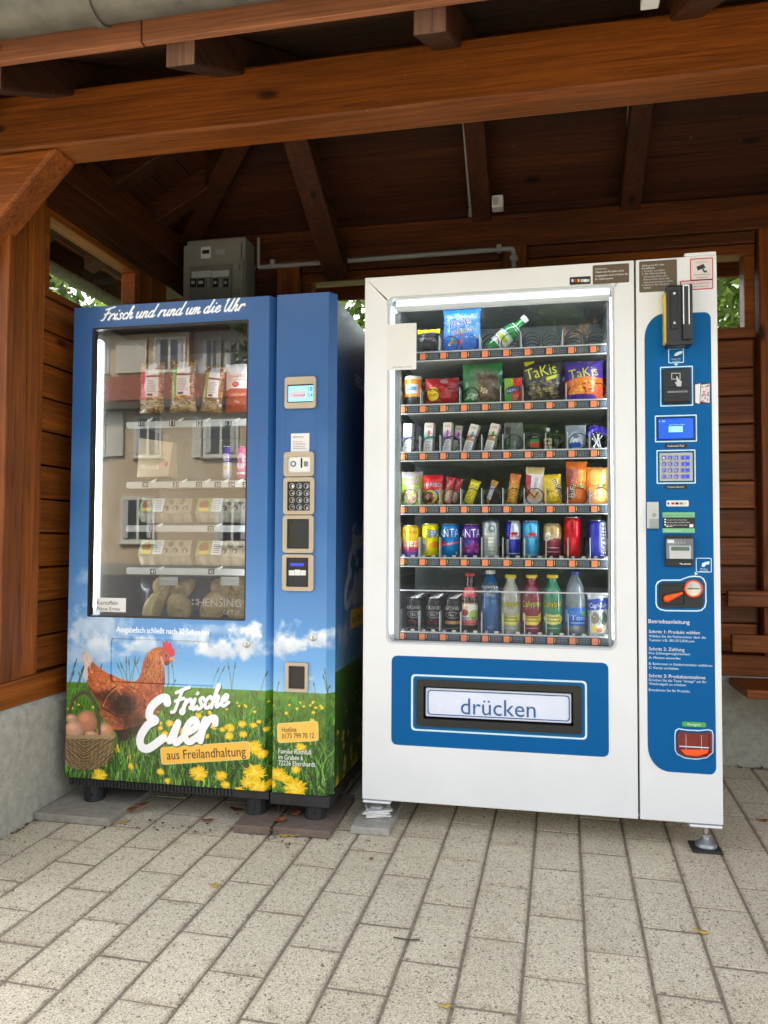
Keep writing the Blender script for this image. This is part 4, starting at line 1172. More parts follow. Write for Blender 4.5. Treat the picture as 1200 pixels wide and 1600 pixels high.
# lettering: a dark offset first, then white
for (dx, dy, c) in ((2.6, 2.6, (40, 70, 40)), (0, 0, (248, 249, 252))):
    X, Y = wp(268, 1113); script(wrap, 'Frische', X + dx, Y + dy, 15.5 * WS, 2.6 * WS, c, 9, .32, 1, 1.20)
    X, Y = wp(216, 1171); script(wrap, 'E', X + dx, Y + dy, 36 * WS, 6.2 * WS, c, 6, .20, 1, 1.02)
    X, Y = wp(264, 1163); script(wrap, 'ier', X + dx, Y + dy, 31 * WS, 5.0 * WS, c, 9, .25, 1, 1.22)
X, Y = wp(158, 501); script(wrap, 'Frisch und rund um die Uhr', X, Y, 9.2 * WS, 1.25 * WS, (240, 244, 250), 0.8, .35, 1, 1.37)
X, Y = wp(322, 1184); wrap.text('aus Freilandhaltung', X, Y, 13 * WS, (58, 38, 18), 122 * WS, 6.0)
X, Y = wp(253, 990); wrap.text('Ausgabefach schließt nach 30 Sekunden', X, Y, 8.5 * WS, (250, 251, 253), 147 * WS, -.3); wrap.text('Ausgabefach schließt nach 30 Sekunden', X + .8, Y + .3, 8.5 * WS, (250, 251, 253), 147 * WS, -.3)
X, Y = wp(441, 1144); wrap.text('Hotline', X, Y, 7 * WS, (60, 42, 20), 21 * WS, 4.5, False)
X, Y = wp(441, 1154); wrap.text('0173 799 70 12', X, Y, 7 * WS, (60, 42, 20), 47 * WS, 4.5, False)
for i, (t, wd) in enumerate((('Familie Rothfuß', 48), ('im Graben 6', 36), ('72226 Ebershardt', 54))):
    X, Y = wp(435, 1177 + i * 9.2); wrap.text(t, X, Y, 6.9 * WS, (250, 251, 250), wd * WS, 1.0, False, edge=((40, 66, 28), 2)); wrap.text(t, X + .7, Y, 6.9 * WS, (250, 251, 250), wd * WS, 1.0, False)
WRAP = print_mat('meadow_wrap_print', wrap, 0.32, 0.12)
# right side print
SIW, SIH = 420, 1000
sd = Pic(SIW, SIH)
shor = SIH * (1 - (fx(520, 1055)[1] - BZ0) / (BZ1 - BZ0))
sky_and_grass(sd, shor, rg, [(60, shor - 60, 60, 30, .8), (200, shor - 80, 90, 36, .8)])
for i in range(60):
    t = rg.random()
    dandelion(sd, rg.uniform(20, SIW), shor + 40 + (SIH - shor - 40) * t, 3 + 13 * t, rg)
script(sd, 'Frische', 120, 520, 26, 4.5, (236, 240, 246), 5, .3)
script(sd, 'Eier', 70, 640, 60, 10, (236, 240, 246), 4, .25)
sd.a *= .7
sd.text('REGIO', 200, 150, 24, (226, 232, 240))
sd.rect(120, 650, 330, 692, (250, 192, 72)); sd.text('aus Freilandhaltung', 225, 680, 20, (58, 38, 18), 190)
SIDEP = print_mat('meadow_side_print', sd, 0.3, 0.15)

# ------------------------------------------------------------ the blue egg machine: body
BM = thing('vending_machine', (-1.25, 3.0, 0), 'blue vending machine for farm eggs wrapped in a meadow print with a brown hen', 'vending machine')
dxr, cxl = fx(417, 850)[0], fx(429.5, 850)[0]
win = [fx(140, 740)[0], fx(386, 740)[0], fx(260, 967)[1], fx(260, 506)[1]]
wloop = rrect([(win[0], win[2]), (win[1], win[2]), (win[1], win[3]), (win[0], win[3])], 0.006, 2)
floop = rpx(173, 997, 333, 1073, 0.012)
dm = MB()
dm.plate([(BXL, BZ0), (dxr, BZ0), (dxr, BZ1), (BXL, BZ1)], [wloop, floop], Y0, Y0 + 0.035, 0, wuv)
CH = 0.022
def cham(m, x, z0, z1, d=0.034):
    v = [(x, Y0, z0), (x + CH, Y0 + d, z0), (x + CH, Y0 + d, z1), (x, Y0, z1), (x, Y0 + d, z0), (x, Y0 + d, z1)]
    f = [(0, 1, 2, 3), (0, 4, 1), (3, 2, 5)]
    m.add(v, f, [[wuv(v[i]) for i in q] for q in f])
cham(dm, dxr, BZ0, BZ1)
door = dm.build('door', WRAP, BM)
fl = MB()
fl.prism(floop, Y0 + 0.007, Y0 + 0.02, 0, wuv)
flap = fl.build('dispensing_flap', WRAP, door, bevel=0.003)
cm = MB()
CD = {}
cm.plate([(cxl, BZ0), (BXR, BZ0), (BXR, BZ1), (cxl, BZ1)], [], Y0 - 0.001, Y0 + 0.035, 0, wuv)
v = [(BXR, Y0 - .001, BZ0), (BXR + CH, Y0 + 0.034, BZ0), (BXR + CH, Y0 + 0.034, BZ1), (BXR, Y0 - .001, BZ1), (BXR, Y0 + .034, BZ0), (BXR, Y0 + .034, BZ1)]
f = [(0, 1, 2, 3), (0, 4, 1), (3, 2, 5)]
cm.add(v, f, [[wuv(v[i]) for i in q] for q in f])
col = cm.build('control_column', WRAP, BM)
# cabinet: walls round a lit compartment
cb = MB()
YB0, YB1 = Y0 + 0.045, 3.40
x0, x1 = BXL + 0.012, BXR + CH - 0.004
cb.box(x0, x0 + 0.03, YB0, YB1, BZ0 + .01, BZ1 - .012)
cb.box(x1 - 0.03, x1, YB0, YB1, BZ0 + .01, BZ1 - .012, 1)
cb.box(x0 + .031, x1 - .031, YB1 - 0.03, YB1, BZ0 + .01, BZ1 - .012)
cb.box(x0 + .031, x1 - .031, YB0, YB1 - .031, BZ1 - 0.05, BZ1 - .012)
cb.box(x0 + .031, x1 - .031, YB0, YB1 - .031, BZ0 + .01, BZ0 + 0.05)
def suv(p): return ((p[1] - YB0) / (YB1 - YB0), (p[2] - BZ0) / (BZ1 - BZ0))
k = len(cb.f)
for i in range(k): cb.uv[i] = [suv(cb.v[j]) for j in cb.f[i]]
cab = cb.build('cabinet', [BLACK, SIDEP], BM)
MB().box(x0 + .004, x1 - .004, Y0 + 0.0355, Y0 + 0.0445, BZ0 + .012, BZ1 - .016).box(dxr + CH + 0.0005, cxl - 0.0005, Y0 + 0.02, Y0 + 0.0352, BZ0, BZ1 - .004) if False else None
gk = MB()
gk.plate([(x0 + .004, BZ0 + .012), (x1 - .004, BZ0 + .012), (x1 - .004, BZ1 - .016), (x0 + .004, BZ1 - .016)], [[(win[0] - .01, win[2] - .01), (win[1] + .01, win[2] - .01), (win[1] + .01, win[3] + .01), (win[0] - .01, win[3] + .01)]], Y0 + 0.0355, Y0 + 0.0445)
gk.build('gasket', BLACK, BM)
IN0, IN1 = win[0] - 0.015, win[1] + 0.03
ln = MB()
ln.box(IN0 - .006, IN0 - .001, YB0 + .001, 3.12, win[2] - .02, win[3] + .03); ln.box(IN1 + .001, IN1 + .006, YB0 + .001, 3.12, win[2] - .02, win[3] + .03)
ln.box(IN0, IN1, 3.121, 3.13, win[2] - .02, win[3] + .03); ln.box(IN0, IN1, YB0 + .001, 3.12, win[3] + .031, win[3] + .036); ln.box(IN0, IN1, YB0 + .001, 3.12, win[2] - .026, win[2] - .021)
ln.build('liner', pm('machine_liner', (0.20, 0.19, 0.17), 0.6, var=0.1), BM)
fr = MB()
e = 0.006
fr.plate(rrect([(win[0], win[2]), (win[1], win[2]), (win[1], win[3]), (win[0], win[3])], 0.006, 2), [rrect([(win[0] + e, win[2] + e), (win[1] - e, win[2] + e), (win[1] - e, win[3] - e), (win[0] + e, win[3] - e)], 0.005, 2)], Y0 + 0.002, Y0 + 0.03)
fr.build('window_frame', BLACK, door)
pane = MB().box(win[0] + e, win[1] - e, Y0 + 0.012, Y0 + 0.016, win[2] + e, win[3] - e).build('glass_pane', GLASS_B, door)
def inb(px, py, Y=2.6800): return at(px, py, Y)
a, b = inb(144, 536, 2.6400), inb(156, 962, 2.6400)
MB().box(a.x, b.x, 2.6300, 2.6400, b.z, a.z).build('light_tube', LEDB, BM)
MB().box(IN0 + .004, IN0 + .012, YB0 + .012, YB0 + .030, win[2] + .03, win[3] - .03).build('lamp', LAMPB, BM)
MB().box(IN1 - .020, IN1 - .012, YB0 + .004, YB0 + .020, win[2] + .03, win[3] - .03).build('lamp', LAMPB, BM)
MB().box(a.x - .012, a.x - .002, 2.6300, 2.6550, b.z, a.z + .03).build('light_holder', MGREY, BM)
# shelf rails with their numbers
SHZ = []
nums = [(662, [(221, '10'), (269, '11'), (311, '12'), (357, '13')]), (757, [(227, '20'), (275, '21'), (311, '22'), (340, '23'), (362, '24'), (384, '25')]), (826, [(237, '31'), (329, '32')]), (893, [(239, '41'), (330, '42')])]
for y, ns in nums:
    p = inb(290, y, 2.6600)
    xa = inb(198, y, 2.6600).x
    SHZ.append(p.z + 0.012)
    rail = MB().prism(rrect([(xa, p.z - .0125), (IN1, p.z - .0125), (IN1, p.z + .0125), (xa, p.z + .0125)], 0.006), 2.6550, 2.6800).build('shelf', LGREY, BM, bevel=0.004)
    MB().box(xa + .01, IN1, 2.6810, 3.11, p.z + 0.004, p.z + 0.009).build('tray', MGREY, rail)
    for nx, t in ns:
        q = inb(nx, y, 2.6535)
        pl_ = MB().box(q.x - .0115, q.x + .0115, 2.6525, 2.6545, q.z - .010, q.z + .010).build('number_label', BLACKM, rail)
        tx = inb(nx - 3.0, y + 2.6, 2.6510); letters(rail, t, nx - 3.2, nx + 3.2, y + 2.8, WPRINT, plane=2.6518)
        aw = MB().add([(q.x + .02, 2.6545, q.z + .012), (q.x + .045, 2.6545, q.z + .022), (q.x + .045, 2.6545, q.z + .016), (q.x + .03, 2.6545, q.z + .005)], [(0, 1, 2, 3)]); aw.build('arrow', WPRINT, rail)
# sign, brand print on the pane, frame lettering
a, b = fx(148, 934, .0), fx(194, 957, .0)
sg = MB().box(a[0], b[0], Y0 + 0.0095, Y0 + 0.0115, b[1], a[1]).build('sign', PAPER, pane)
letters(pane, 'Kartoffeln', 152, 184, 944.5, BLACK, 0.009); letters(pane, 'Neue Ernte', 152, 187, 953.5, BLACK, 0.009)
FROST = pm('frosted_print', L((150, 146, 140)), 0.5, var=0.03)
letters(pane, 'HENSING', 309, 377, 947, FROST, 0.0105); letters(pane, 'GET IT', 349, 375, 960, FROST, 0.0105)
for i in range(2):
    for j in range(2):
        q = fx(299 + i * 6, 938 + j * 6); MB().box(q[0] - .003, q[0] + .003, Y0 + .010, Y0 + .0112, q[1] - .003, q[1] + .003).build('print_dot', FROST, pane)
# column fittings
def cpl(name, x0, y0, x1, y1, r, f, bk, mat, par=col, bev=0.002):
    return MB().prism(rpx(x0, y0, x1, y1, r), Y0 - f, Y0 - bk).build(name, mat, par, bevel=bev)
def bez(x0, y0, x1, y1, ix0, iy0, ix1, iy1, name='bezel', r=0.012, inner=BLACKM, rec=0.004, par=col):
    o = MB().plate(rpx(x0, y0, x1, y1, r), [rpx(ix0, iy0, ix1, iy1, 0.003)], Y0 - 0.012, Y0 - 0.001).build(name, BEIGE, BM, bevel=0.003)
    MB().prism(rpx(ix0, iy0, ix1, iy1, 0.003), Y0 - 0.0045, Y0 - 0.0015).build('insert', inner, o)
    return o
sc_ = bez(446.5, 590.5, 494.5, 638, 450.5, 602, 490.5, 629)
s2 = MB().prism(rpx(451.5, 604, 490, 627, 0.002), Y0 - 0.0065, Y0 - 0.0046).build('screen', SCRC, sc_)
letters(sc_, '18', 481, 488, 611, BLACK, -0.0072); letters(sc_, '54', 481, 488, 620, BLACK, -0.0072)
MB().prism(rpx(453, 612, 478, 622, 0.001), Y0 - 0.0071, Y0 - 0.0066).build('logo_field', pm('pinkish_print', L((215, 205, 225)), .4), sc_)
letters(sc_, 'chronopoll', 458, 477, 619, REDL, -0.0076)
ol = MB().plate(rpx(446, 640, 494.5, 706, 0.01), [rpx(446.7, 640.8, 493.8, 705.2, 0.0095)], Y0 - 0.0016, Y0 - .0006).build('cover_plate_edge', INK, col)
st = cpl('notice', 455, 677.5, 483.5, 706, 0.001, 0.0026, 0.0013, PAPER)
letters(col, 'BEDIENUNG', 458.5, 474, 684, BLACK, -0.0032)
for i, (w_, yy) in enumerate(((472, 691), (478, 694.5), (477, 698), (478, 701.5))):
    letters(col, 'Produktnummer', 458.5, w_, yy, BLACK, -0.0032)
cr = bez(445, 707, 491.5, 744.5, 451, 714, 486, 738.5, inner=PAPER)
q = fx(459, 725); MB().lathe([(0.0105, -.0005), (0.0105, 0.0005), (0.0, 0.0006)], (q[0], Y0 - .005, q[1]), 16, 0, Matrix.Rotation(R(90), 4, 'X')).build('card_symbol', INK, cr)
MB().lathe([(0.006, -.0005), (0.006, 0.0005), (0.0, 0.0006)], (q[0], Y0 - .0054, q[1]), 12, 0, Matrix.Rotation(R(90), 4, 'X')).build('card_symbol', PAPER, cr)
MB().prism(rpx(470.5, 716, 473, 731, 0.0005), Y0 - .0052, Y0 - .0046).build('card_slot', BLACK, cr)
MB().prism(rpx(475.5, 721, 481.5, 729, 0.001), Y0 - .0052, Y0 - .0046).build('card_symbol', DGREY, cr)
kp = bez(444.5, 746.5, 492, 804, 450.5, 753, 485.5, 798)
KT = ['1', '2', '3', '4', '5', '6', '7', '8', '9', '*', '0', '#']
for i in range(12):
    cx_, cy_ = 457.3 + (i % 3) * 11.3, 759.5 + (i // 3) * 11.1
    q = fx(cx_, cy_)
    MB().lathe([(0.0098, -.0016), (0.0098, 0.0012), (0.0075, 0.0018), (0.0, 0.0018)], (q[0], Y0 - .0052, q[1]), 16, 0, Matrix.Rotation(R(90), 4, 'X')).build('key', BLACK, kp)
    MB().plate([(q[0] + .0098 * math.cos(a), q[1] + .0098 * math.sin(a)) for a in [k * math.pi / 8 for k in range(16)]], [[(q[0] + .0086 * math.cos(a), q[1] + .0086 * math.sin(a)) for a in [k * math.pi / 8 for k in range(16)]]], Y0 - .0075, Y0 - .0071).build('key_ring', LGREY, kp)
    letters(kp, KT[i], cx_ - 1.5, cx_ + 1.5, cy_ + 2.4, WPRINT, -0.0079, h=4.6)
bez(443.5, 805.5, 491, 864, 450, 811, 484, 857.5)
ba = bez(442.5, 866, 491, 923.5, 449, 871, 483, 917)
MB().prism(rpx(450, 877, 482, 888, 0.002), Y0 - .009, Y0 - .0046).build('slot_block', BLACK, ba, bevel=0.002)
MB().prism(rpx(455, 879.5, 476, 884.5, 0.001), Y0 - .0096, Y0 - .0091).build('slot_light', KEYB, ba)
for i in range(3):
    MB().prism(rpx(452 + i * 9, 891 - (i == 1), 460.5 + i * 9, 899, 0.0005), Y0 - .0054, Y0 - .0046).build('note_symbol', PAPER, ba)
co = MB().plate(rpx(447.5, 1034, 482, 1081, 0.006), [rpx(452.5, 1039.5, 477.5, 1076, 0.003)], Y0 - 0.012, Y0 - 0.001).build('coin_return', BEIGE, BM, bevel=0.003)
MB().prism(rpx(452.5, 1039.5, 477.5, 1076, 0.003), Y0 - .002, Y0 - .0015).build('coin_tray', BLACK, co)
MB().prism(rpx(453, 1040, 477, 1051, 0.002), Y0 - .006, Y0 - .0022).build('tray_hood', BLACKM, co)
for (px, py) in ((386, 1006), (490, 996)):
    q = fx(px, py)
    lk = MB().lathe([(0.0125, -.001), (0.0125, 0.005), (0.010, 0.007), (0.0, 0.0072)], (q[0], Y0 - .002, q[1]), 18, 0, Matrix.Rotation(R(90), 4, 'X')).build('lock', STEEL, BM, auto=40)
    MB().box(q[0] - .001, q[0] + .001, Y0 - .0097, Y0 - .0093, q[1] - .005, q[1] + .005).build('keyhole', BLACK, lk)
# pallet base and legs
pb = MB()
zb = BZ0 - 0.003
pb.box(BXL + .01, dxr + .012, Y0 + .012, 3.36, zb - 0.028, zb)
for i in range(46):
    xx = BXL + .02 + i * 0.0138
    pb.box(xx, xx + 0.006, Y0 + .006, Y0 + .0118, zb - 0.026, zb - .002)
pb.build('base_rail', BLACKM, BM)
MB().box(cxl - 0.012, BXR + .012, Y0 + .008, 3.36, zb - 0.042, zb - .001).build('base_rail', BLACKM, BM, bevel=0.003)
def leg(x, y, z0, z1, r=0.040):
    m = MB()
    n = 10
    pr = []
    for k in range(n * 2):
        a = math.pi * k / n + .16
        q = r * (1 if k % 2 else 0.955)
        pr.append((q * math.cos(a), q * math.sin(a)))
    v = [(x + a, y + b, z) for z in (z0, z1) for a, b in pr]
    L_ = len(pr)
    m.add(v, [tuple(range(L_))[::-1], tuple(range(L_, 2 * L_))] + [(i, (i + 1) % L_, (i + 1) % L_ + L_, i + L_) for i in range(L_)])
    o = m.build('leg', BLACKM, BM)
    MB().lathe([(0.006, 0), (0.006, 0.003), (0.0, 0.003)], (x + 0.008, y - r * .985, z0 + 0.028), 10, 0, Matrix.Rotation(R(90), 4, 'X')).build('hole', BLACK, o)
    return o
zs1 = gz(2.6) + 0.027
for px, py in ((148, 1252), (400, 1278), (493, 1286)):
    x = at(px, py, 2.63).x
    leg(x, 2.63, zs1, zb - 0.029 if px < 430 else zb - 0.043, 0.037)
    leg(x + .01, 3.25, gz(3.25), zb - 0.029 if px < 430 else zb - 0.043, 0.037)
# slabs under the legs
def slab(name, x0, x1, y0, y1, z1, mat, label, ang=0.0, t=0.03, z0=None):
    m = MB()
    cx_, cy_ = (x0 + x1) / 2, (y0 + y1) / 2
    v = []
    for z in (0, 1):
        for (a, b) in ((x0, y0), (x1, y0), (x1, y1), (x0, y1)):
            dx, dy = a - cx_, b - cy_
            X, Y = cx_ + dx * math.cos(ang) - dy * math.sin(ang), cy_ + dx * math.sin(ang) + dy * math.cos(ang)
            v.append((X, Y, (gz(Y) + (t if z else 0.0005)) if z0 is None else (z0 + (t if z else 0))))
    m.add(v, [(3, 2, 1, 0), (4, 5, 6, 7), (0, 1, 5, 4), (1, 2, 6, 5), (2, 3, 7, 6), (3, 0, 4, 7)])
    return tag(m.build(name, mat, bevel=0.004), label, 'paving slab')
slab('concrete_slab', -1.772, -1.478, 2.465, 2.95, 0, SLAB, 'weathered grey concrete slab under the left front leg of the blue machine', 0.0, 0.028)
slab('concrete_slab', -1.035, -0.905, 2.505, 2.86, 0, SLABR, 'reddish brown slab under the middle front leg of the blue machine', 0.0, 0.028)
slab('concrete_slab', -0.897, -0.695, 2.515, 2.87, 0, SLABR, 'reddish brown slab under the right front leg of the blue machine', 0.0, 0.027)
for (px, py, rx) in ((148, 0, 0),):
    pass
# ------------------------------------------------------------ goods in the blue machine
def bag(name, x0, y0, x1, y1, Y, mat, parent=None, depth=0.03, tilt=0.0, crimp=0.0, waist=0.0, seed=0, nx=12, nz=16, back=True):
    """A soft sealed bag whose outline is seen between those pixels at depth Y, bulging to front and back."""
    r = np.random.default_rng(seed + 1)
    a, b = at(x0, y1, Y), at(x1, y0, Y)
    w, h = b.x - a.x, b.z - a.z
    cx_, z0 = (a.x + b.x) / 2, a.z
    n1 = noise2(nz + 1, nx + 1, 4, r, 3) - .5
    v, f, uv = [], [], []
    for side in (0, 1):
        for j in range(nz + 1):
            t = j / nz
            for i in range(nx + 1):
                s = 2 * i / nx - 1
                bul = (1 - abs(s) ** 2.6) * (1 - abs(2 * t - 1) ** 4)
                d = depth * bul + n1[j, i] * depth * .55 * (bul > .02)
                ww = w / 2 * (1 - waist * math.sin(math.pi * t)) * (1 - .05 * (1 - abs(2 * t - 1) ** 6))
                X = s * ww + crimp * .004 * math.sin(j * 2.1)
                zz = t * h + (n1[j, i] * .004 if 0 < j < nz else math.sin(i * 1.9) * .0012)
                yy = (-d if side == 0 else d * .6)
                if tilt:
                    X, zz = X * math.cos(tilt) + (zz) * math.sin(tilt), zz * math.cos(tilt) - X * math.sin(tilt)
                v.append((cx_ + X, Y + yy, z0 + zz))
    q = (nx + 1) * (nz + 1)
    for side in (0, 1):
        for j in range(nz):
            for i in range(nx):
                k = side * q + j * (nx + 1) + i
                fc = (k, k + 1, k + nx + 2, k + nx + 1)
                uu = [(i / nx, j / nz), ((i + 1) / nx, j / nz), ((i + 1) / nx, (j + 1) / nz), (i / nx, (j + 1) / nz)]
                if side: fc, uu = fc[::-1], uu[::-1]
                f.append(fc); uv.append(uu)
    return finish(name, v, f, mat, parent, uvs=uv, smooth=True)
rb = np.random.default_rng(21)
def pasta_pic(stripe, body):
    p = Pic(90, 160, (150, 110, 60))
    for i in range(420):
        x, y = rb.uniform(0, 90), rb.uniform(0, 160)
        a = rb.uniform(0, 6.28); r = rb.uniform(4, 11)
        P = [(x + r * math.cos(a + k * .5), y + r * math.sin(a + k * .5) * .7) for k in range(5)]
        p.stroke(P, rb.uniform(.8, 1.7), np.array([(214, 168, 96), (168, 112, 50), (234, 200, 140), (112, 72, 34)][rb.integers(4)]) * rb.uniform(.7, 1.05))
    for i in range(26): p.stroke([(rb.uniform(0, 90), rb.uniform(118, 158)), (rb.uniform(0, 90), rb.uniform(118, 158))], .8, (244, 240, 230), .5)
    p.rect(8, 28, 32, 118, stripe); p.rect(32, 24, 76, 112, (236, 236, 238))
    p.rect(32, 44, 90, 50, (110, 50, 30)); p.rect(36, 6, 68, 26, (200, 205, 225), .9)
    for i in range(8): p.rect(37, 60 + i * 5, 66 + rb.uniform(-6, 6), 61.5 + i * 5, (120, 120, 130))
    p.rect(38, 102, 58, 109, (60, 60, 70))
    p.text('NUDELN', 20, 100, 12, (255, 255, 255), 58, 90, True)
    return p
PASTA = [print_mat('pasta_print_' + n, pasta_pic(c, None), .25, .5) for n, c in (('red', (196, 44, 70)), ('green', (92, 170, 50)), ('leaf', (110, 176, 60)))]
tag(bag('pasta_bag', 218, 566, 258, 646, 2.72, PASTA[0], depth=.028, seed=1), 'clear pasta bag with a red striped label, leftmost on its shelf in the blue machine', 'pasta bag', 'pasta bags in the egg machine')
tag(bag('pasta_bag', 265, 562, 308, 645, 2.72, PASTA[1], depth=.03, seed=2), 'clear pasta bag with a green striped label, standing between two other pasta bags', 'pasta bag', 'pasta bags in the egg machine')
tag(bag('pasta_bag', 313, 572, 347, 645, 2.72, PASTA[2], depth=.026, tilt=.10, seed=3), 'clear pasta bag leaning beside the white flour bag', 'pasta bag', 'pasta bags in the egg machine')
p = Pic(80, 170, (238, 236, 238))
p.rect(0, 92, 80, 170, (178, 78, 44)); p.text('DINKEL', 40, 52, 10, (206, 90, 70), 50); p.text('VOLLKORN', 40, 64, 7, (206, 120, 100), 50)
p.ell(38, 78, 10, 10, (186, 66, 44)); p.text('M', 38, 82, 8, (255, 230, 220)); p.text('Dinkelmehl', 40, 116, 10, (250, 230, 220), 50); p.text('1kg', 40, 138, 8, (250, 230, 220)); 
tag(bag('flour_bag', 352, 568, 396, 645, 2.725, print_mat('flour_print', p, .55), depth=.03, seed=4), 'white and brown paper flour bag at the right of the pasta bags', 'flour bag')
p = Pic(120, 130, (196, 178, 150))
p.text('EIER-NUDELN', 44, 100, 12, (240, 236, 230), 66); p.ell(88, 88, 18, 12, (214, 170, 160)); p.poly([(98, 84), (108, 70), (112, 84), (104, 94)], (200, 90, 80)); p.rect(70, 86, 76, 100, (236, 224, 216))
PB = print_mat('paper_bag_print', p, .6)
bg = MB()
a, b = at(218, 746, 2.74), at(268, 684, 2.74)
bg.hexa([(a.x, 2.72, a.z), (b.x, 2.72, a.z), (b.x, 2.80, a.z), (a.x, 2.80, a.z)], [(a.x + .006, 2.722, b.z), (b.x + .012, 2.73, b.z - .02), (b.x + .012, 2.76, b.z - .02), (a.x + .006, 2.765, b.z)])
bg.uv = [[(0, 0)] * 4 for _ in bg.f]; bg.uv[2] = [(0, 0), (1, 0), (1, 1), (0, 1)]
tag(bg.build('paper_bag', PB, bevel=.002), 'tan paper bag with a small hen picture alone on the second shelf', 'paper bag')
def can_like(name, pxc, pyt, pyb, pw, Y, pic_mat, label, cat, group=None, neck=True, lidmat=None, rot=0.0, sink=0.0):
    q, t = at(pxc, pyb, Y), at(pxc, pyt, Y)
    r = (at(pxc + pw / 2, pyb, Y).x - at(pxc - pw / 2, pyb, Y).x) / 2
    h = t.z - q.z
    o = thing(name, (q.x, Y + r, q.z), label, cat, group)
    if neck: prof = [(r * .72, 0.0), (r * .80, .002), (r, .010 if h > .08 else .006), (r, h - .014), (r * .93, h - .006), (r * .84, h - .0015)]
    else: prof = [(r * .9, 0.0), (r, .003), (r, h - .003), (r * .97, h)]
    MB().lathe(prof, (q.x, Y + r, q.z), 28, u0=rot).build('body', pic_mat, o, auto=50)
    MB().lathe([(r * .84, h - .0016), (r * .86, h), (r * .80, h), (r * .78, h - .003), (0, h - .003)], (q.x, Y + r, q.z), 28).build('lid', lidmat or STEEL, o, auto=40)
    return o
def pic_can(w, h, base, fn):
    p = Pic(w, h, base); fn(p); return p
p = Pic(140, 90, (226, 224, 236)); p.rect(0, 0, 140, 44, (92, 70, 170)); p.ell(70, 30, 18, 12, (180, 150, 220)); p.rect(40, 56, 100, 62, (236, 214, 90)); p.text('VEG', 70, 40, 12, (255, 255, 255))
can_like('can', 352, 697, 748, 13.5, 2.74, print_mat('violet_can_print', p, .25, 0, .4), 'slim violet and white can on the second shelf of the blue machine', 'can', 'cans in the egg machine')
p = Pic(140, 90, (230, 80, 150)); p.ell(70, 40, 22, 22, (250, 190, 220)); p.rect(30, 70, 110, 76, (250, 240, 245)); p.text('WILD', 70, 46, 14, (150, 20, 90))
can_like('can', 375.5, 697, 749, 18, 2.74, print_mat('pink_can_print', p, .25, 0, .4), 'bright pink can at the right end of the second shelf of the blue machine', 'can', 'cans in the egg machine')
# egg cartons
pe = Pic(70, 60, (214, 200, 170)); pe.rect(0, 0, 40, 60, (150, 180, 110)); pe.ell(18, 28, 14, 18, (150, 84, 44)); pe.ell(22, 12, 5, 5, (200, 50, 50)); pe.ell(20, 50, 16, 8, (236, 200, 80)); pe.rect(40, 0, 70, 60, (232, 234, 240))
for i in range(6): pe.rect(44, 8 + i * 8, 64 + (i % 3) - 2, 10 + i * 8, (90, 100, 120))
EGGP = print_mat('egg_label_print', pe, .5)
HOLE = pm('carton_hole', (.16, .14, .11), .9)
def carton(x0, y0, x1, y1, label):
    Y = 2.74
    a, b = at(x0, y1, Y), at(x1, y0, Y)
    w, h = b.x - a.x, b.z - a.z
    o = thing('egg_carton', ((a.x + b.x) / 2, Y, a.z), label, 'egg carton', 'egg cartons in the blue machine')
    def tray(z0, z1, d0, d1, name, wave):
        n = 36
        v, f = [], []
        for (z, ins) in ((z0, d0), ((z0 + z1) / 2, (d0 + d1) / 2 - .002), (z1, d1)):
            for k in range(n + 1):
                s = k / n
                y = Y + ins + wave * math.cos(s * math.pi * 10) - .001
                v.append((a.x + w * (ins * .5 + s * (1 - ins)), y, z))
            for k in range(n + 1):
                s = 1 - k / n
                v.append((a.x + w * (ins * .5 + s * (1 - ins)), Y + .105 - ins, z))
        L_ = 2 * (n + 1)
        for r_ in range(2):
            for k in range(L_): f.append((r_ * L_ + k, r_ * L_ + (k + 1) % L_, (r_ + 1) * L_ + (k + 1) % L_, (r_ + 1) * L_ + k))
        f += [tuple(range(L_))[::-1], tuple(range(2 * L_, 3 * L_))]
        return finish(name, v, f, CARD, o)
    tray(a.z, a.z + h * .36, .022, .006, 'tray', .005)
    tray(a.z + h * .40, b.z, .004, .026, 'carton_lid', .0035)
    MB().box(a.x + w * .01, a.x + w * .99, Y - .001, Y + .10, a.z + h * .355, a.z + h * .405).build('rim', CARD, o, bevel=.002)
    for k in range(5):
        for j in range(2):
            q = (a.x + w * (.52 + .095 * k), Y + .008 + .011 * j, a.z + h * (.58 + .25 * j))
            if k % 2 == j: MB().lathe([(.012, -.004), (.0105, .003), (.006, .0022), (0, .001)], q, 12, 0, Matrix.Rotation(R(78), 4, 'X')).build('lid_hole', HOLE, o, smooth=True)
    lb = MB(); za, zb_ = a.z + h * .44, a.z + h * 1.0
    lb.add([(a.x + w * .06, Y + .0005, za), (a.x + w * .50, Y - .0005, za), (a.x + w * .50, Y + .0215, zb_), (a.x + w * .06, Y + .0215, zb_)], [(0, 1, 2, 3)], [[(0, 0), (1, 0), (1, 1), (0, 1)]])
    lo = lb.build('paper_label', EGGP, o)
    for v_ in lo.data.vertices: v_.co.y -= .009
carton(215, 778, 297, 816, 'ten egg carton at the left of the upper egg shelf in the blue machine')
carton(303, 778, 392, 816, 'ten egg carton at the right of the upper egg shelf in the blue machine')
carton(214, 844, 296, 883, 'ten egg carton at the left of the lower egg shelf in the blue machine')
carton(303, 845, 391, 884, 'ten egg carton at the right of the lower egg shelf in the blue machine')
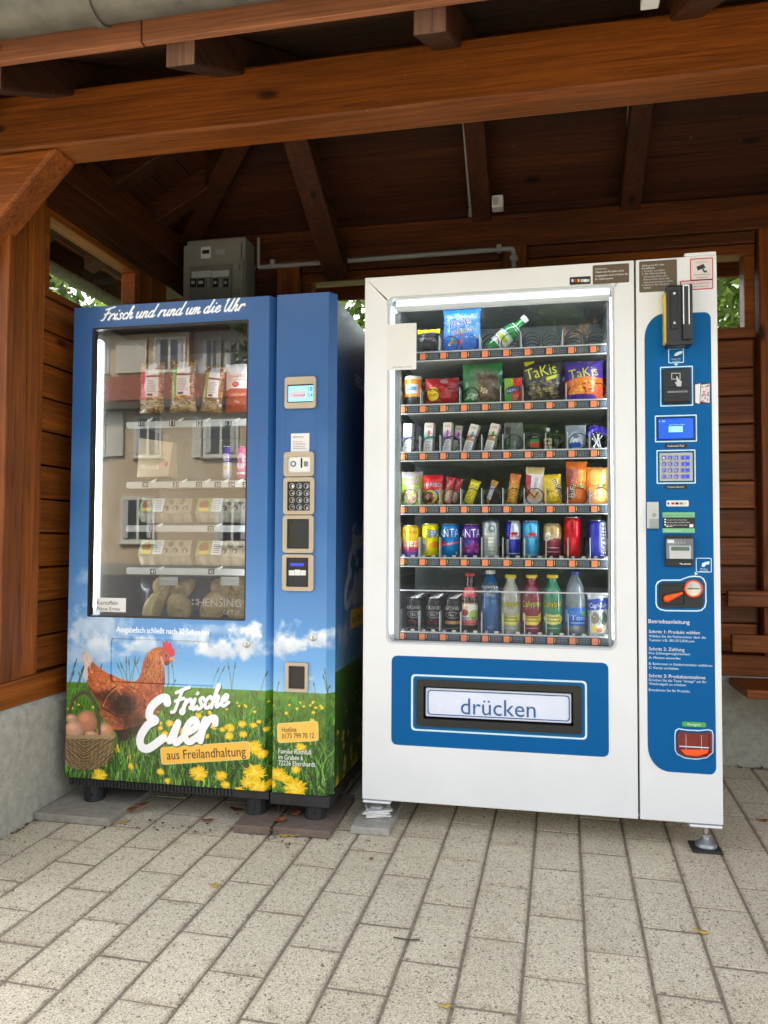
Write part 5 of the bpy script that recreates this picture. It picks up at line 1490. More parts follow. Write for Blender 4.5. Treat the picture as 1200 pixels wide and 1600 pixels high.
def potato_bag(x0, x1, label, seed):
    r = np.random.default_rng(seed)
    Y = 2.78
    a, b = at(x0, 966, Y), at(x1, 902, Y)
    o = thing('potato_bag', ((a.x + b.x) / 2, Y, a.z), label, 'potato bag', 'potato bags in the blue machine')
    w, h = b.x - a.x, b.z - a.z
    for k, (u, t, s, ry) in enumerate(((.22, .30, .055, 1.3), (.66, .28, .062, .9), (.30, .70, .045, 1.0), (.74, .72, .045, 1.2), (.48, .52, .04, 1.0))):
        m = MB()
        ph = r.uniform(0, 6, 4)
        prof = [(math.sin(math.pi * q / 10), -math.cos(math.pi * q / 10)) for q in range(11)]
        m.lathe([(max(.0001, p_[0]), p_[1]) for p_ in prof], (0, 0, 0), 16)
        M = Matrix.Rotation(r.uniform(0, 3), 3, 'Y')
        v = []
        for q in m.v:
            q = Vector(q)
            q *= s * (1 + .10 * math.sin(2 * q.x + ph[0]) + .08 * math.sin(3 * q.z + ph[1]))
            q = M @ Vector((q.x * ry, q.y * .75, q.z * .8))
            v.append((a.x + w * u + q.x, Y + .03 + .012 * k + q.y, a.z + h * t + q.z))
        finish('potato', v, m.f, POT, o, smooth=True)
    q = bag('film', x0, 904, x1, 967, Y - .045, FILM, o, depth=.02, seed=seed)
    MB().box(a.x + w * .50, a.x + w * .86, Y - .0485, Y - .0475, a.z + h * .82, a.z + h * 1.02).build('paper_label', PAPER, o)
potato_bag(218, 298, 'clear bag of potatoes at the left of the bottom of the blue machine', 31)
potato_bag(313, 392, 'clear bag of potatoes behind the maker name on the pane', 32)
# ------------------------------------------------------------ the white snack and drinks machine
Y0 = 2.629
VX0, VX1, VZ0, VZ1 = -0.612, 0.561, 0.0995, 1.929
VM = thing('vending_machine', (0, 3.0, 0), 'tall white snack and drinks vending machine with blue panels and a big glass front', 'vending machine')
sx = fx(995.5, 850)[0]
g0, g1, g2, g3 = fx(604, 850)[0], fx(962.5, 850)[0], fx(783, 1011)[1], fx(783, 452.5)[1]
gl = rrect([(g0, g2), (g1, g2), (g1, g3), (g0, g3)], 0.026, 6)
b1 = rpx(651, 1061, 909, 1147, 0.012)
dd = MB().plate([(VX0, VZ0), (sx - .003, VZ0), (sx - .003, VZ1), (VX0, VZ1)], [gl, b1], Y0, Y0 + 0.04)
door2 = dd.build('display_door', WHITE, VM, bevel=0.0025)
# control column front
cc = MB().plate([(sx + .003, VZ0), (VX1, VZ0), (VX1, VZ1), (sx + .003, VZ1)], [], Y0, Y0 + 0.04)
ccol = cc.build('control_column', WHITE, VM, bevel=0.0025)
tp = MB().box(fx(1074, 800)[0], VX1, Y0 + .004, 3.3, VZ1 + .0005, VZ1 + .014).build('top_cap', WHITE, ccol, bevel=.003)
cw = MB()
YC0, YC1 = Y0 + 0.045, 3.43
cw.box(VX0 + .004, VX0 + .03, YC0, YC1, VZ0 - .004, VZ1 - .003); cw.box(VX1 - .03, VX1 - .004, YC0, YC1, VZ0 - .004, VZ1 - .003)
cw.box(VX0 + .031, VX1 - .031, YC1 - .02, YC1, VZ0 - .004, VZ1 - .003)
cw.box(VX0 + .031, VX1 - .031, YC0, YC1 - .021, VZ1 - .03, VZ1 - .003)
cw.box(VX0 + .031, VX1 - .031, YC0, YC1 - .021, VZ0 - .004, VZ0 + .03)
cw.build('cabinet', WHITE, VM, bevel=.002)
for a, b in ((VX0 + .001, VX0 + .10), (VX1 - .10, VX1 - .001)):
    MB().box(a, b, Y0 + .002, Y0 + .12, VZ0 - .0135, VZ0 - .0045).build('foot_bracket', WHITE, VM, bevel=.004)
gk = MB().plate([(VX0 + .006, VZ0 + .004), (VX1 - .006, VZ0 + .004), (VX1 - .006, VZ1 - .006), (VX0 + .006, VZ1 - .006)], [[(g0 - .004, g2 - .004), (g1 + .004, g2 - .004), (g1 + .004, g3 + .004), (g0 - .004, g3 + .004)]], Y0 + 0.0402, Y0 + 0.0448)
gk.build('gasket', BLACK, VM)
# dark liner of the display compartment
LX0, LX1 = g0 + .004, g1 - .002
LYB = 3.22
ln = MB()
lm = .006
ln.box(LX0 - lm, LX0 - .001, YC0 + .001, LYB, g2 - .03, g3 + .03); ln.box(LX1 + .001, LX1 + lm, YC0 + .001, LYB, g2 - .03, g3 + .03)
ln.box(LX0, LX1, LYB + .001, LYB + .008, g2 - .03, g3 + .03); ln.box(LX0, LX1, YC0 + .001, LYB, g3 + .031, g3 + .036); ln.box(LX0, LX1, YC0 + .001, LYB, g2 - .036, g2 - .031)
ln.build('liner', DGREY, VM)
for k in range(6):
    MB().box(LX0 + .001, LX0 + .003, 2.78, 3.20, g2 + .02 + .2 * k, g2 + .028 + .2 * k).build('liner_rib', MGREY, VM)
# glass with its clear rim
rim = MB().plate(gl, [rrect([(g0 + .007, g2 + .007), (g1 - .007, g2 + .007), (g1 - .007, g3 - .007), (g0 + .007, g3 - .007)], 0.02, 6)], Y0 + .003, Y0 + .03)
rim.build('glass_rim', LGREY, door2, bevel=.002)
pane2 = MB().prism(rrect([(g0 + .0065, g2 + .0065), (g1 - .0065, g2 + .0065), (g1 - .0065, g3 - .0065), (g0 + .0065, g3 - .0065)], 0.02, 6), Y0 + .010, Y0 + .014).build('glass_pane', GLASS, door2)
# light strips: left upright and along the top, in pale holders
a, b = at(606.5, 474, Y0 + .03), at(612, 1000, Y0 + .03)
MB().box(g0 + .0085, g0 + .020, Y0 + .024, Y0 + .034, g2 + .03, g3 - .03).build('light_strip', LEDS, VM)
a, b = at(625, 456, Y0 + .03), at(950, 476, Y0 + .03)
za, zb_ = at(783, 458, Y0 + .03).z, at(783, 475, Y0 + .03).z
MB().box(g0 + .025, g1 - .012, Y0 + .026, Y0 + .036, (za + zb_) / 2 - .006, za - .004).build('light_strip', LED, VM)
MB().box(g0 + .022, g1 - .010, Y0 + .0362, Y0 + .05, zb_ - .004, za + .004).build('light_holder', LGREY, VM, bevel=.003)
MB().box(g0 + .0205, g0 + .040, Y0 + .034, Y0 + .06, g2 + .008, g3 - .05).build('rail', MGREY, VM, bevel=.003)
MB().box(g1 - .022, g1 - .010, Y0 + .034, Y0 + .06, g2 + .008, g3 - .05).build('rail', MGREY, VM, bevel=.003)
MB().box(g0 + .0085, g0 + .020, Y0 + .0345, Y0 + .05, g2 + .01, g3 - .03).build('light_holder', LGREY, VM, bevel=.003)
# inner lamps behind the door frame
for (xa_, xb_) in ((g0 + .0065, g0 + .019), (g1 - .0095, g1 - .004)):
    MB().box(xa_, xb_, Y0 + .062, Y0 + .072, g2 + .03, g3 - .03).build('lamp', LAMP, VM)
MB().box(g0 + .03, g1 - .03, Y0 + .054, Y0 + .064, za - .002, za + .008).build('lamp', LAMP, VM)
# two fans under the lowest shelf
for px in (752, 826):
    q = at(px, 1022, 2.75)
    o = MB().lathe([(.050, -.004), (.050, .004), (.042, .004), (.040, -.002), (0, -.002)], (q.x, 2.75, q.z - .012), 24, 0, Matrix.Rotation(R(90), 4, 'X')).build('fan', BLACK, VM)
MB().box(at(700, 1010, 2.76).x, at(866, 1010, 2.76).x, 2.757, 2.765, g2 - .028, g2 + .03).build('fan_panel', MGREY, VM)
# shelves: tray, price strip, tags, dividers, coils
YS = 2.705
rows = [552, 635.5, 711, 796, 879.5, 998.5]
XL_, XR_ = at(622, 800, YS).x, at(957, 800, YS).x
LP = (XR_ - XL_) / 10
ps = Pic(800, 32, (38, 44, 52))
for i in range(10):
    x = i * 80
    ps.rect(x + 30, 6, x + 33, 24, (235, 195, 60)); 
    for d in range(4):
        X = x + 38 + d * 10
        for (dx, dy, w_, h_) in ((0, 5, 8, 2), (0, 15, 8, 2), (0, 25, 8, 2), (0, 5, 1.8, 22), (6.4, 5, 1.8, 22)): ps.rect(X + dx, dy, X + dx + w_, dy + h_, (126, 140, 156))
    ps.rect(x, 0, x + 800, 1.5, (150, 155, 160)) if i == 0 else None
STRIP = print_mat('price_strip_print', ps, .35, .3)
def helix(r, turns, pitch, n=16):
    return [(r * math.sin(2 * math.pi * k / n), pitch * k / n, -r * math.cos(2 * math.pi * k / n)) for k in range(int(n * turns) + 1)]
coil_me = {}
def coil(x, z, r, y=YS + .012, ph=0.0):
    key = (round(r, 3))
    if key not in coil_me:
        o = MB().tube(helix(r, 4, .05), .0018, 5).build('coil', COILM, VM, smooth=True)
        for v_ in o.data.vertices: v_.co += Vector(WLOC[VM.name])
        coil_me[key] = o
        o.location = Vector((x, y, z)) - Vector(WLOC[VM.name])
        return o
    o = coil_me[key].copy(); COL.objects.link(o)
    o.location = Vector((x, y, z)) - Vector(WLOC[VM.name])
    return o
DIV = {}
shelf_top = []
wide = {0: [0, 1.95, 3.9, 5.85, 7.8, 9.9], 1: [0, 1.05, 2.95, 4.9, 5.95, 7.95, 9.9]}
for ri, y in enumerate(rows):
    pz = at(783, y, YS).z
    hgt = .0135
    strip = MB()
    strip.add([(XL_, YS, pz - hgt), (XR_, YS, pz - hgt), (XR_, YS, pz + hgt), (XL_, YS, pz + hgt)], [(0, 1, 2, 3)], [[(0, 0), (1, 0), (1, 1), (0, 1)]])
    shelf = MB().box(XL_ - .004, XR_ + .004, YS + .002, YS + .006, pz - hgt - .004, pz + hgt + .004).box(XL_, XR_, YS + .007, 3.19, pz + hgt - .004, pz + hgt).box(XL_ - .004, XR_ + .004, YS - .002, YS + .0019, pz + hgt + .0005, pz + hgt + .004).box(XL_ - .004, XR_ + .004, YS - .002, YS + .0019, pz - hgt - .004, pz - hgt - .0005).build('shelf', LGREY, VM)
    strip.build('price_strip', STRIP, shelf)
    zt = pz + hgt + .0005
    shelf_top.append(zt)
    tg = None
    for i in range(10):
        tx = XL_ + LP * i + .004
        if tg is None:
            tg = MB().box(tx, tx + .020, YS - .003, YS - .0005, pz - .0105, pz + .0105).build('price_tag', TAGO, shelf); t0 = tx
        else: dup(tg, None, (tx - t0, 0, 0))
    lanes = wide.get(ri) or list(range(11))
    dv = None
    for l in lanes:
        dx = XL_ + LP * min(l, 9.97)
        h_ = .062 if ri < 4 else .075
        if dv is None:
            dv = MB().prism([(0, 0), (.0022, 0), (.0022, h_), (0, h_)], YS + .008, YS + .34).build('divider', LGREY, shelf); d0 = None
            off = Vector((dx, 0, zt)); dv.location = off
        else:
            n_ = dup(dv); n_.location = Vector((dx, 0, zt))
    # brackets at both ends
    for bx in (XL_ - .020, XR_ + .006):
        br = MB().box(bx, bx + .014, YS - .006, YS + .02, pz - .02, pz + .012).build('bracket', LGREY, shelf, bevel=.002)
    if ri < 4:
        ctr = [(lanes[i] + lanes[i + 1]) / 2 for i in range(len(lanes) - 1)]
        for i, c in enumerate(ctr):
            w_ = lanes[i + 1] - lanes[i]
            if w_ > 1.5:
                for s in (-.24, .24): coil(XL_ + LP * (c + s * w_), zt + .034, .031)
            elif not (ri == 1 and i == 0): coil(XL_ + LP * c, zt + .032, .030)
    else:
        for i in range(10):
            for (a_, b_, m_) in ((.18, .32, MGREY), (.62, .80, STEEL)):
                MB().box(XL_ + LP * (i + a_), XL_ + LP * (i + b_), YS + .008, YS + .016, zt + .001, zt + .011).build('pusher', m_, shelf)
# clear guard rail in front of the bottles
p0, p1 = at(628, 922, YS), at(952, 928, YS)
MB().box(XL_ + .002, XR_ - .002, YS - .004, YS + .001, p1.z - .0015, p1.z + .003).build('guard_rail', LGREY, VM)
for x in (XL_, XR_ - .003): MB().box(x, x + .003, YS - .004, YS + .012, shelf_top[5], p1.z + .006).build('guard_post', LGREY, VM)
# blue flap panel below
MB().plate(rpx(612, 1024, 951.5, 1183, 0.022), [b1], Y0 - .0012, Y0 - .0002).build('panel_film', BLUE, door2)
o_, i_ = rpx(642.5, 1053, 917.5, 1156, 0.016, n=6), rpx(645.7, 1056, 914.3, 1153, 0.013, n=6)
MB().plate(o_, [i_], Y0 - .0018, Y0 - .0013).build('panel_line', PALE, door2)
MB().plate(i_, [b1], Y0 - .0016, Y0 - .0013).build('panel_field', BLUED, door2)
MB().plate(b1, [rpx(662, 1072, 896, 1134.5, 0.004)], Y0 - .006, Y0 + .02).build('flap_frame', BLACK, VM, bevel=.004)
fp2 = MB().prism(rpx(664.5, 1075, 893, 1131.5, 0.005), Y0 + .008, Y0 + .014).build('delivery_flap', SIGNW, VM, bevel=.002)
MB().plate(rpx(667.5, 1078, 890.5, 1128.5, 0.013, n=6), [rpx(669.2, 1079.7, 888.8, 1126.8, 0.011, n=6)], Y0 + .0070, Y0 + .0078).build('print_line', INK, fp2)
letters(fp2, 'drücken', 720, 837, 1115.5, INK, 0.0068)
MB().box(g0 + .05, g1 - .02, Y0 + .055, Y0 + .06, fx(700, 1150)[1], fx(700, 1050)[1]).build('flap_chute', BLACK, VM)
# stickers on the white front
def stick(name, x0, y0, x1, y1, mat, par, r=.004, t=.0010, b0=.0003): return MB().prism(rpx(x0, y0, x1, y1, r), Y0 - t, Y0 - b0).build(name, mat, par)
stick('notice_sticker', 926, 415, 983, 441, BRST, door2)
for i, (t, x1) in enumerate((('Lieferservice:', 948), ('Wenn ein Produkt nicht', 975), ('ausgegeben wird erhalten Sie', 981), ('Ihr Geld zurück', 958))):
    letters(door2, t, 930, x1, 421.5 + i * 5.4, WPRINT, -.0014)
stick('payment_sticker', 890, 433.5, 923, 443.5, BLACKM, door2)
for i, (c, w_) in enumerate(((PALE, 3), (REDL, 3), (YTAG, 3), (LGREY, 5), (WPRINT, 5), (LGREY, 4))):
    x = 893 + i * 4.8; stick('logo_print', x, 436.5, x + w_, 440.5, c, door2, .001, .0014, .0011)
stick('notice_sticker', 604.5, 507, 650.5, 577, PAPER, door2, .002, .0012, -.0)
letters(door2, 'WhatsApp Kontakt', 613, 643, 575, DGREY, -.0016)
stick('notice_sticker', 998.5, 409, 1058, 454, BRST, ccol)
for i, (t, x0, x1, m_) in enumerate((('Zahlung mit EC- oder', 1003, 1038, WPRINT), ('Kreditkarte', 1003, 1023, WPRINT), ('1. Produkt auswählen', 1003, 1039, LGREY), ('2. Bei Altersprüfung', 1003, 1040, LGREY), ('Personalausweis oder', 1006, 1043, LGREY), ('Führerschein durch das', 1006, 1046, LGREY), ('Dokumentenlesegerät ziehen', 1006, 1051, LGREY), ('3. Karte an das Lesegerät', 1003, 1046, LGREY), ('halten', 1006, 1017, LGREY))):
    letters(ccol, t, x0, x1, 416.5 + i * 4.35 - .0, m_, -.0014)
for (x0, y0, x1, y1) in ((1078, 404.5, 1114.5, 437), (1062.5, 439, 1114.5, 451.5)):
    stick('warning_sticker', x0, y0, x1, y1, REDL, ccol, .005, .0010); stick('sticker_field', x0 + 1.6, y0 + 1.6, x1 - 1.6, y1 - 1.6, pm('pinkish_white', (.72, .66, .64), .45), ccol, .003, .0014, .0011)
letters(ccol, 'ACHTUNG!', 1087, 1105, 411.5, REDL, -.0018)
q = lambda x, y: fx(x, y)
MB().prism([q(1088, 417), q(1099, 412.5), q(1102.5, 418.5), q(1090, 423)], Y0 - .0018, Y0 - .0015).build('camera_symbol', BLACK, ccol)
MB().prism([q(1097, 421), q(1099, 420), q(1101.5, 424), q(1104, 422), q(1104.5, 426), q(1099.5, 426)], Y0 - .0018, Y0 - .0015).build('camera_symbol', BLACK, ccol)
letters(ccol, 'Dieser Bereich wird', 1084, 1109, 430.5, BLACK, -.0018); letters(ccol, 'videoüberwacht', 1088, 1106, 434.5, BLACK, -.0018)
letters(ccol, 'DIEBSTAHL ZWECKLOS', 1068, 1108, 445.5, REDL, -.0018); letters(ccol, 'Kamera zeichnet immer auf', 1071, 1106, 449.6, BLACK, -.0018)
# big blue film of the column
pts = [q(1007, 531)]
for k in range(9):
    a_ = math.pi - k / 8 * math.pi / 2
    pts.append(q(1039 + 32 * math.cos(a_), 529 - 39 * math.sin(a_) + .0))
for k in range(6):
    a_ = math.pi / 2 - k / 5 * math.pi / 2
    pts.append(q(1101 + 9.5 * math.cos(a_), 498 - 10 * math.sin(a_)))
for k in range(6):
    a_ = -k / 5 * math.pi / 2
    pts.append(q(1110 + 9 * math.cos(a_) + .0, 1199 - 11 * math.sin(a_)))
for k in range(9):
    a_ = -math.pi / 2 - k / 8 * math.pi / 2
    pts.append(q(1049 + 37 * math.cos(a_), 1164 - 42 * math.sin(a_)))
MB().prism(pts, Y0 - .0012, Y0 - .0003).build('panel_film', BLUE, ccol)
def cs(name, x0, y0, x1, y1, mat, r=.003, f=.002, bk=.0013, par=None, bev=0): return MB().prism(rpx(x0, y0, x1, y1, r), Y0 - f, Y0 - bk).build(name, mat, par or ccol, bevel=bev)
def outline(x0, y0, x1, y1, w=1.8, r=.003, mat=PALE, field=BLUED):
    MB().plate(rpx(x0, y0, x1, y1, r), [rpx(x0 + w, y0 + w, x1 - w, y1 - w, max(.0008, r - .002))], Y0 - .0020, Y0 - .0013).build('panel_line', mat, ccol)
    if field: cs('panel_field', x0 + w, y0 + w, x1 - w, y1 - w, field, max(.0008, r - .002), .0018, .0013)
# document reader: a bulky black and yellow box
dr = sub('document_reader', VM)
def rbox(name, x0, y0, x1, y1, d0, d1, mat, r=.006, bev=.004): return MB().prism(rpx(x0, y0, x1, y1, r), Y0 - d1, Y0 - d0).build(name, mat, dr, bevel=bev)
rbox('reader_side', 1034.5, 463, 1048, 541, .002, .045, YELL)
rbox('reader_body', 1037, 455, 1078, 545, .0005, .060, BLACK, .008, .006)
rbox('reader_face', 1042, 463, 1054.5, 522, .0601, .066, BLACKM)
rbox('reader_face', 1060, 455, 1076.5, 538, .0601, .072, BLACK)
for (x0, x1) in ((1060.5, 1062.8), (1069, 1071.2)): rbox('reader_line', x0, 456, x1, 516, .0721, .0735, WPRINT, .001, 0)
rbox('reader_line', 1062.9, 456, 1068.9, 458, .0721, .0735, WPRINT, .0005, 0)
rbox('reader_screw', 1046.5, 467, 1050, 470, .0661, .068, STEEL, .001, 0); rbox('reader_screw', 1047, 512, 1050, 515, .0661, .068, STEEL, .001, 0)
outline(1044, 545, 1068.5, 567, 1.2, .005, PALE, None)
MB().prism([q(1053, 556), q(1055, 552), q(1060, 549.5), q(1066, 548.5), q(1066, 552), q(1060, 555), q(1056, 557)], Y0 - .0018, Y0 - .0013).build('hand_symbol', PALE, ccol)
cs('card_symbol', 1052, 556.5, 1060, 559.5, BLACK, .0006, .0019)
letters(ccol, 'Ausweis hier', 1049, 1064, 562, PALE, -.0018); letters(ccol, 'durchziehen', 1050, 1063, 565.5, PALE, -.0018)
MB().prism([q(1052.5, 568.3), q(1060, 568.3), q(1056.2, 572)], Y0 - .0018, Y0 - .0013).build('arrow', PALE, ccol)
# note acceptor
outline(1031, 573.5, 1083, 634)
na = MB().prism(rpx(1035, 578, 1078, 630.5, .003), Y0 - .012, Y0 - .0019).build('note_acceptor', BLACK, VM, bevel=.003)
MB().prism(rpx(1047, 583, 1066, 606, .001), Y0 - .0124, Y0 - .0121).build('hand_field', BLACKM, na)
MB().plate([q(1048, 594), q(1062, 594), q(1062, 584), q(1048, 584)], [[q(1049, 593), q(1061, 593), q(1061, 585), q(1049, 585)]], Y0 - .0128, Y0 - .0125).build('note_symbol', LGREY, na)
MB().prism([q(1055.6, 590), q(1057.6, 589), q(1058.6, 594), q(1064, 597), q(1063.2, 605), q(1057, 605), q(1053.6, 599), q(1054.4, 597.6), q(1056.6, 599)], Y0 - .0132, Y0 - .0129).build('hand_symbol', LGREY, na)
MB().prism(rpx(1036, 607.5, 1077, 628.5, .003), Y0 - .02, Y0 - .0121).build('slot_block', BLACKM, na, bevel=.003)
MB().prism(rpx(1040, 615.5, 1074, 622, .001), Y0 - .0215, Y0 - .0201).build('note_slot', BLACK, na)
MB().prism(rpx(1041, 613, 1073, 615, .001), Y0 - .023, Y0 - .0201).build('slot_lip', DGREY, na, bevel=.001)
nc = Pic(60, 90, (40, 44, 60)); nc.poly([(4, 6), (24, 2), (20, 88), (4, 84)], (232, 232, 232)); nc.poly([(26, 8), (58, 4), (56, 86), (22, 78)], (222, 214, 212))
for i in range(50): nc.ell(rb.uniform(28, 54), rb.uniform(10, 78), rb.uniform(1, 4), rb.uniform(1, 3), [(196, 60, 70), (210, 90, 100), (120, 120, 140), (90, 120, 160)][rb.integers(4)])
sp = MB(); a_, b_ = fx(1084.5, 632), fx(1110, 598)
sp.add([(a_[0], Y0 - .0016, a_[1]), (b_[0], Y0 - .0016, a_[1]), (b_[0], Y0 - .0016, b_[1]), (a_[0], Y0 - .0016, b_[1])], [(0, 1, 2, 3)], [[(0, 0), (1, 0), (1, 1), (0, 1)]])
sp.build('banknote_sticker', print_mat('banknote_sticker_print', nc, .4), ccol)
# display
outline(1023, 649.5, 1089, 690)
ds = MB().prism(rpx(1027, 654, 1084.5, 686, .002), Y0 - .008, Y0 - .0019).build('display', BLACK, VM, bevel=.002)
MB().prism(rpx(1028.5, 655.5, 1082.5, 685, .001), Y0 - .0092, Y0 - .0081).build('screen', SCRB, ds)
MB().prism(rpx(1044, 667, 1066, 675.5, .0008), Y0 - .0098, Y0 - .0093).build('screen_field', SCRC, ds)
letters(ds, 'Bitte Ware wählen', 1046, 1070, 664.8, SCRC, -.0098); letters(ds, '1. 00', 1030, 1039, 660, SCRC, -.0098)
def pill(x0, y0, x1, y1, t, mat=BLACKM, tm=WPRINT, r=.006, ins=5):
    cs('caption', x0, y0, x1, y1, mat, r, .0019)
    letters(ccol, t, x0 + ins, x1 - ins, y1 - (y1 - y0) * .32, tm, -.0024)
pill(1038, 694, 1073.5, 700.3, 'Auftouch-Pad', r=.0045)
# keypad
outline(1025.5, 703.5, 1087, 755.5)
kd = MB().prism(rpx(1030, 708, 1082, 751.5, .003), Y0 - .006, Y0 - .0019).build('keypad', pm('keypad_steel', (.50, .48, .44), .35, .5, .06), VM, bevel=.0015)
for r_ in range(4):
    for c_ in range(4):
        x0 = (1033.8, 1043.3, 1052.8, 1063)[c_]; w_ = 7 if c_ < 3 else 14.5
        y0 = 712 + r_ * 9.8
        kk = MB().prism(rpx(x0, y0, x0 + w_, y0 + 7, .002), Y0 - .0095, Y0 - .0061).build('key', MGREY, kd, bevel=.001)
        MB().prism(rpx(x0 + 1, y0 + 1, x0 + w_ - 1, y0 + 6, .001), Y0 - .0099, Y0 - .0096).build('key_light', KEYB, kd)
        letters(kd, ['1', '2', '3', 'C', '4', '5', '6', '+', '7', '8', '9', 'OK', '*', '0', '#', '<'][r_ * 4 + c_], x0 + w_ / 2 - 1.1, x0 + w_ / 2 + 1.1, y0 + 5.3, WPRINT, -.0102, h=3.6)
pill(1038.5, 757.5, 1073.5, 764, 'Tastatur-Nummer', r=.0045, ins=4)
cs('payment_sticker', 1041, 782, 1076, 791.3, PAPER, .005, .0019)
for i, (c, w_) in enumerate(((INK, 3.2), (REDL, 5), (BLACK, 5), (DGREY, 5), (LGREY, 4))):
    x = 1042.5 + i * 6.4; cs('logo_print', x, 785, x + w_, 788.4, c, .0006, .0023, .002)
# lock handle
lh = MB().prism(rpx(1010, 784.5, 1028.5, 826, .002), Y0 - .016, Y0 - .0003).build('lock_handle', STEEL, VM, bevel=.003)
MB().prism(rpx(1014, 786, 1028, 798, .001), Y0 - .0185, Y0 - .0161).build('handle_flap', STEEL, lh, bevel=.001)
MB().prism(rpx(1014, 811, 1028, 825, .001), Y0 - .0185, Y0 - .0161).build('handle_flap', MGREY, lh, bevel=.001)
z_ = q(1021, 805); MB().lathe([(.007, -.001), (.007, .003), (.004, .0035), (.004, .001), (0, .001)], (z_[0], Y0 - .0165, z_[1]), 16, 0, Matrix.Rotation(R(90), 4, 'X')).build('lock', MGREY, lh, auto=40)
# card instructions and card terminal
cs('instruction_sticker', 1035, 800.5, 1085.5, 832.5, BLACKM, .001, .0018)
cs('sticker_band', 1035, 800.5, 1085.5, 808.5, MINT, .001, .0022, .0019); cs('sticker_band', 1035, 825.5, 1085.5, 832.5, MINT, .001, .0022, .0019)
letters(ccol, 'Bargeldlos zahlen - Kontaktlos', 1039, 1082, 806, DGREY, -.0026)
for i, w_ in enumerate((1073, 1078, 1074)):
    cs('bullet', 1038, 810.5 + i * 4, 1040.6, 813 + i * 4, WPRINT, .0005, .0022, .0019); letters(ccol, 'Produkt wählen und Karte halten', 1043, w_, 813 + i * 4, WPRINT, -.0023)
cs('logo_print', 1041, 821.5, 1044, 823.3, WPRINT, .0004, .0023, .0019); cs('logo_print', 1045, 822, 1051, 823, LGREY, .0003, .0023, .0019); cs('code_field', 1077, 819, 1083, 824, PAPER, .0004, .0023, .0019); letters(ccol, 'Kreditkarten Girocard', 1039, 1066, 830.3, WPRINT, -.0026)
ct = MB().prism(rpx(1038.5, 836, 1082, 885, .003), Y0 - .012, Y0 - .0013).build('card_terminal', BLACK, VM, bevel=.002)
MB().prism(rpx(1039.5, 841.5, 1081.5, 873.5, .003), Y0 - .022, Y0 - .0121).build('terminal_face', DGREY, ct, bevel=.003)
MB().prism(rpx(1044, 852.5, 1077.5, 873, .002), Y0 - .0245, Y0 - .0221).build('terminal_plate', LGREY, ct, bevel=.001)
MB().prism(rpx(1046.5, 854, 1075, 860.5, .001), Y0 - .0252, Y0 - .0246).build('terminal_screen', pm('lcd_grey', L((104, 118, 108)), .2), ct)
MB().prism(rpx(1041, 843.5, 1051.5, 848.5, .001), Y0 - .0228, Y0 - .0221).build('sticker', PAPER, ct)
for i in range(4): MB().prism(rpx(1052.5 + i * 4.6, 847.5, 1054.5 + i * 4.6, 849, .0003), Y0 - .0228, Y0 - .0221).build('light_dot', LGREY, ct)
MB().prism([q(1060, 880), q(1064, 879.8), q(1066.5, 882.6), q(1063.5, 881.6)], Y0 - .0126, Y0 - .0121).build('logo_print', WPRINT, ct); MB().prism(rpx(1067, 880.3, 1078.5, 882, .0004), Y0 - .0126, Y0 - .0121).build('logo_print', LGREY, ct)
outline(1087, 871.5, 1112, 894.5, 1.2, .005, PALE, None)
MB().prism([q(1096, 885), q(1097, 880), q(1102, 878), q(1108.5, 877), q(1108, 881.5), q(1103, 882.5), q(1100, 886)], Y0 - .0018, Y0 - .0013).build('hand_symbol', PALE, ccol)
letters(ccol, 'Münzen', 1094, 1105, 890, PALE, -.0018); letters(ccol, 'einwerfen', 1093, 1107, 893, PALE, -.0018)
MB().prism([q(1085.5, 893), q(1090.5, 897), q(1085.5, 898.5)], Y0 - .0018, Y0 - .0013).build('arrow', PALE, ccol)
# coin intake with its stepped outline
def step(d):
    P = [(1024 + d, 943), (1024 + d, 915), (1027 + d, 908.5 + d), (1034, 905.5 + d), (1063, 905.3 + d), (1070, 902.5 + d * .9), (1077, 900 + d), (1085, 899.3 + d), (1094, 900 + d), (1100 - d, 904 + d * .6), (1103.5 - d, 912), (1104 - d, 940), (1102 - d, 949 - d * .4), (1096 - d * .4, 954.5 - d), (1088, 955.5 - d), (1040, 955 - d), (1031 + d * .4, 953 - d), (1026 + d, 949 - d * .4)]
    return [q(*a) for a in P]
MB().plate(step(0), [step(2.0)], Y0 - .0020, Y0 - .0013).build('panel_line', PALE, ccol)
MB().prism(step(2.0), Y0 - .0018, Y0 - .0013).build('panel_field', BLUED, ccol)
cn = MB().prism(rpx(1029.5, 910, 1098, 950, .012), Y0 - .004, Y0 - .0019).build('coin_intake', BLACK, VM, bevel=.0015)
MB().plate(rpx(1030.5, 911, 1071, 948.5, .010), [rpx(1033.5, 914, 1068.5, 945, .008)], Y0 - .010, Y0 - .0041).build('lever_well', BLACKM, cn, bevel=.002)
a_, b_ = q(1037, 936.5), q(1065.5, 926)
A_, B_ = Vector((a_[0], Y0 - .014, a_[1])), Vector((b_[0], Y0 - .014, b_[1]))
MB().tube([A_ - (B_ - A_) * .02, A_ + (B_ - A_) * .12, A_ + (B_ - A_) * .55, B_], [.006, .0125, .0085, .0035], 12).build('return_lever', ORANGE, cn, auto=60)
z_ = q(1082.5, 919.5)
RX = Matrix.Rotation(R(90), 4, 'X')
MB().lathe([(.0285, -.004), (.0285, .006), (.026, .009), (.0235, .009), (.0235, .005)], (z_[0], Y0 - .008, z_[1]), 28, 0, RX).build('slot_ring', ORANGE, cn, auto=40)
MB().lathe([(.0234, .0), (.0234, .005), (0, .006)], (z_[0], Y0 - .008, z_[1]), 28, 0, RX).build('coin_plate', STEEL, cn, auto=40)
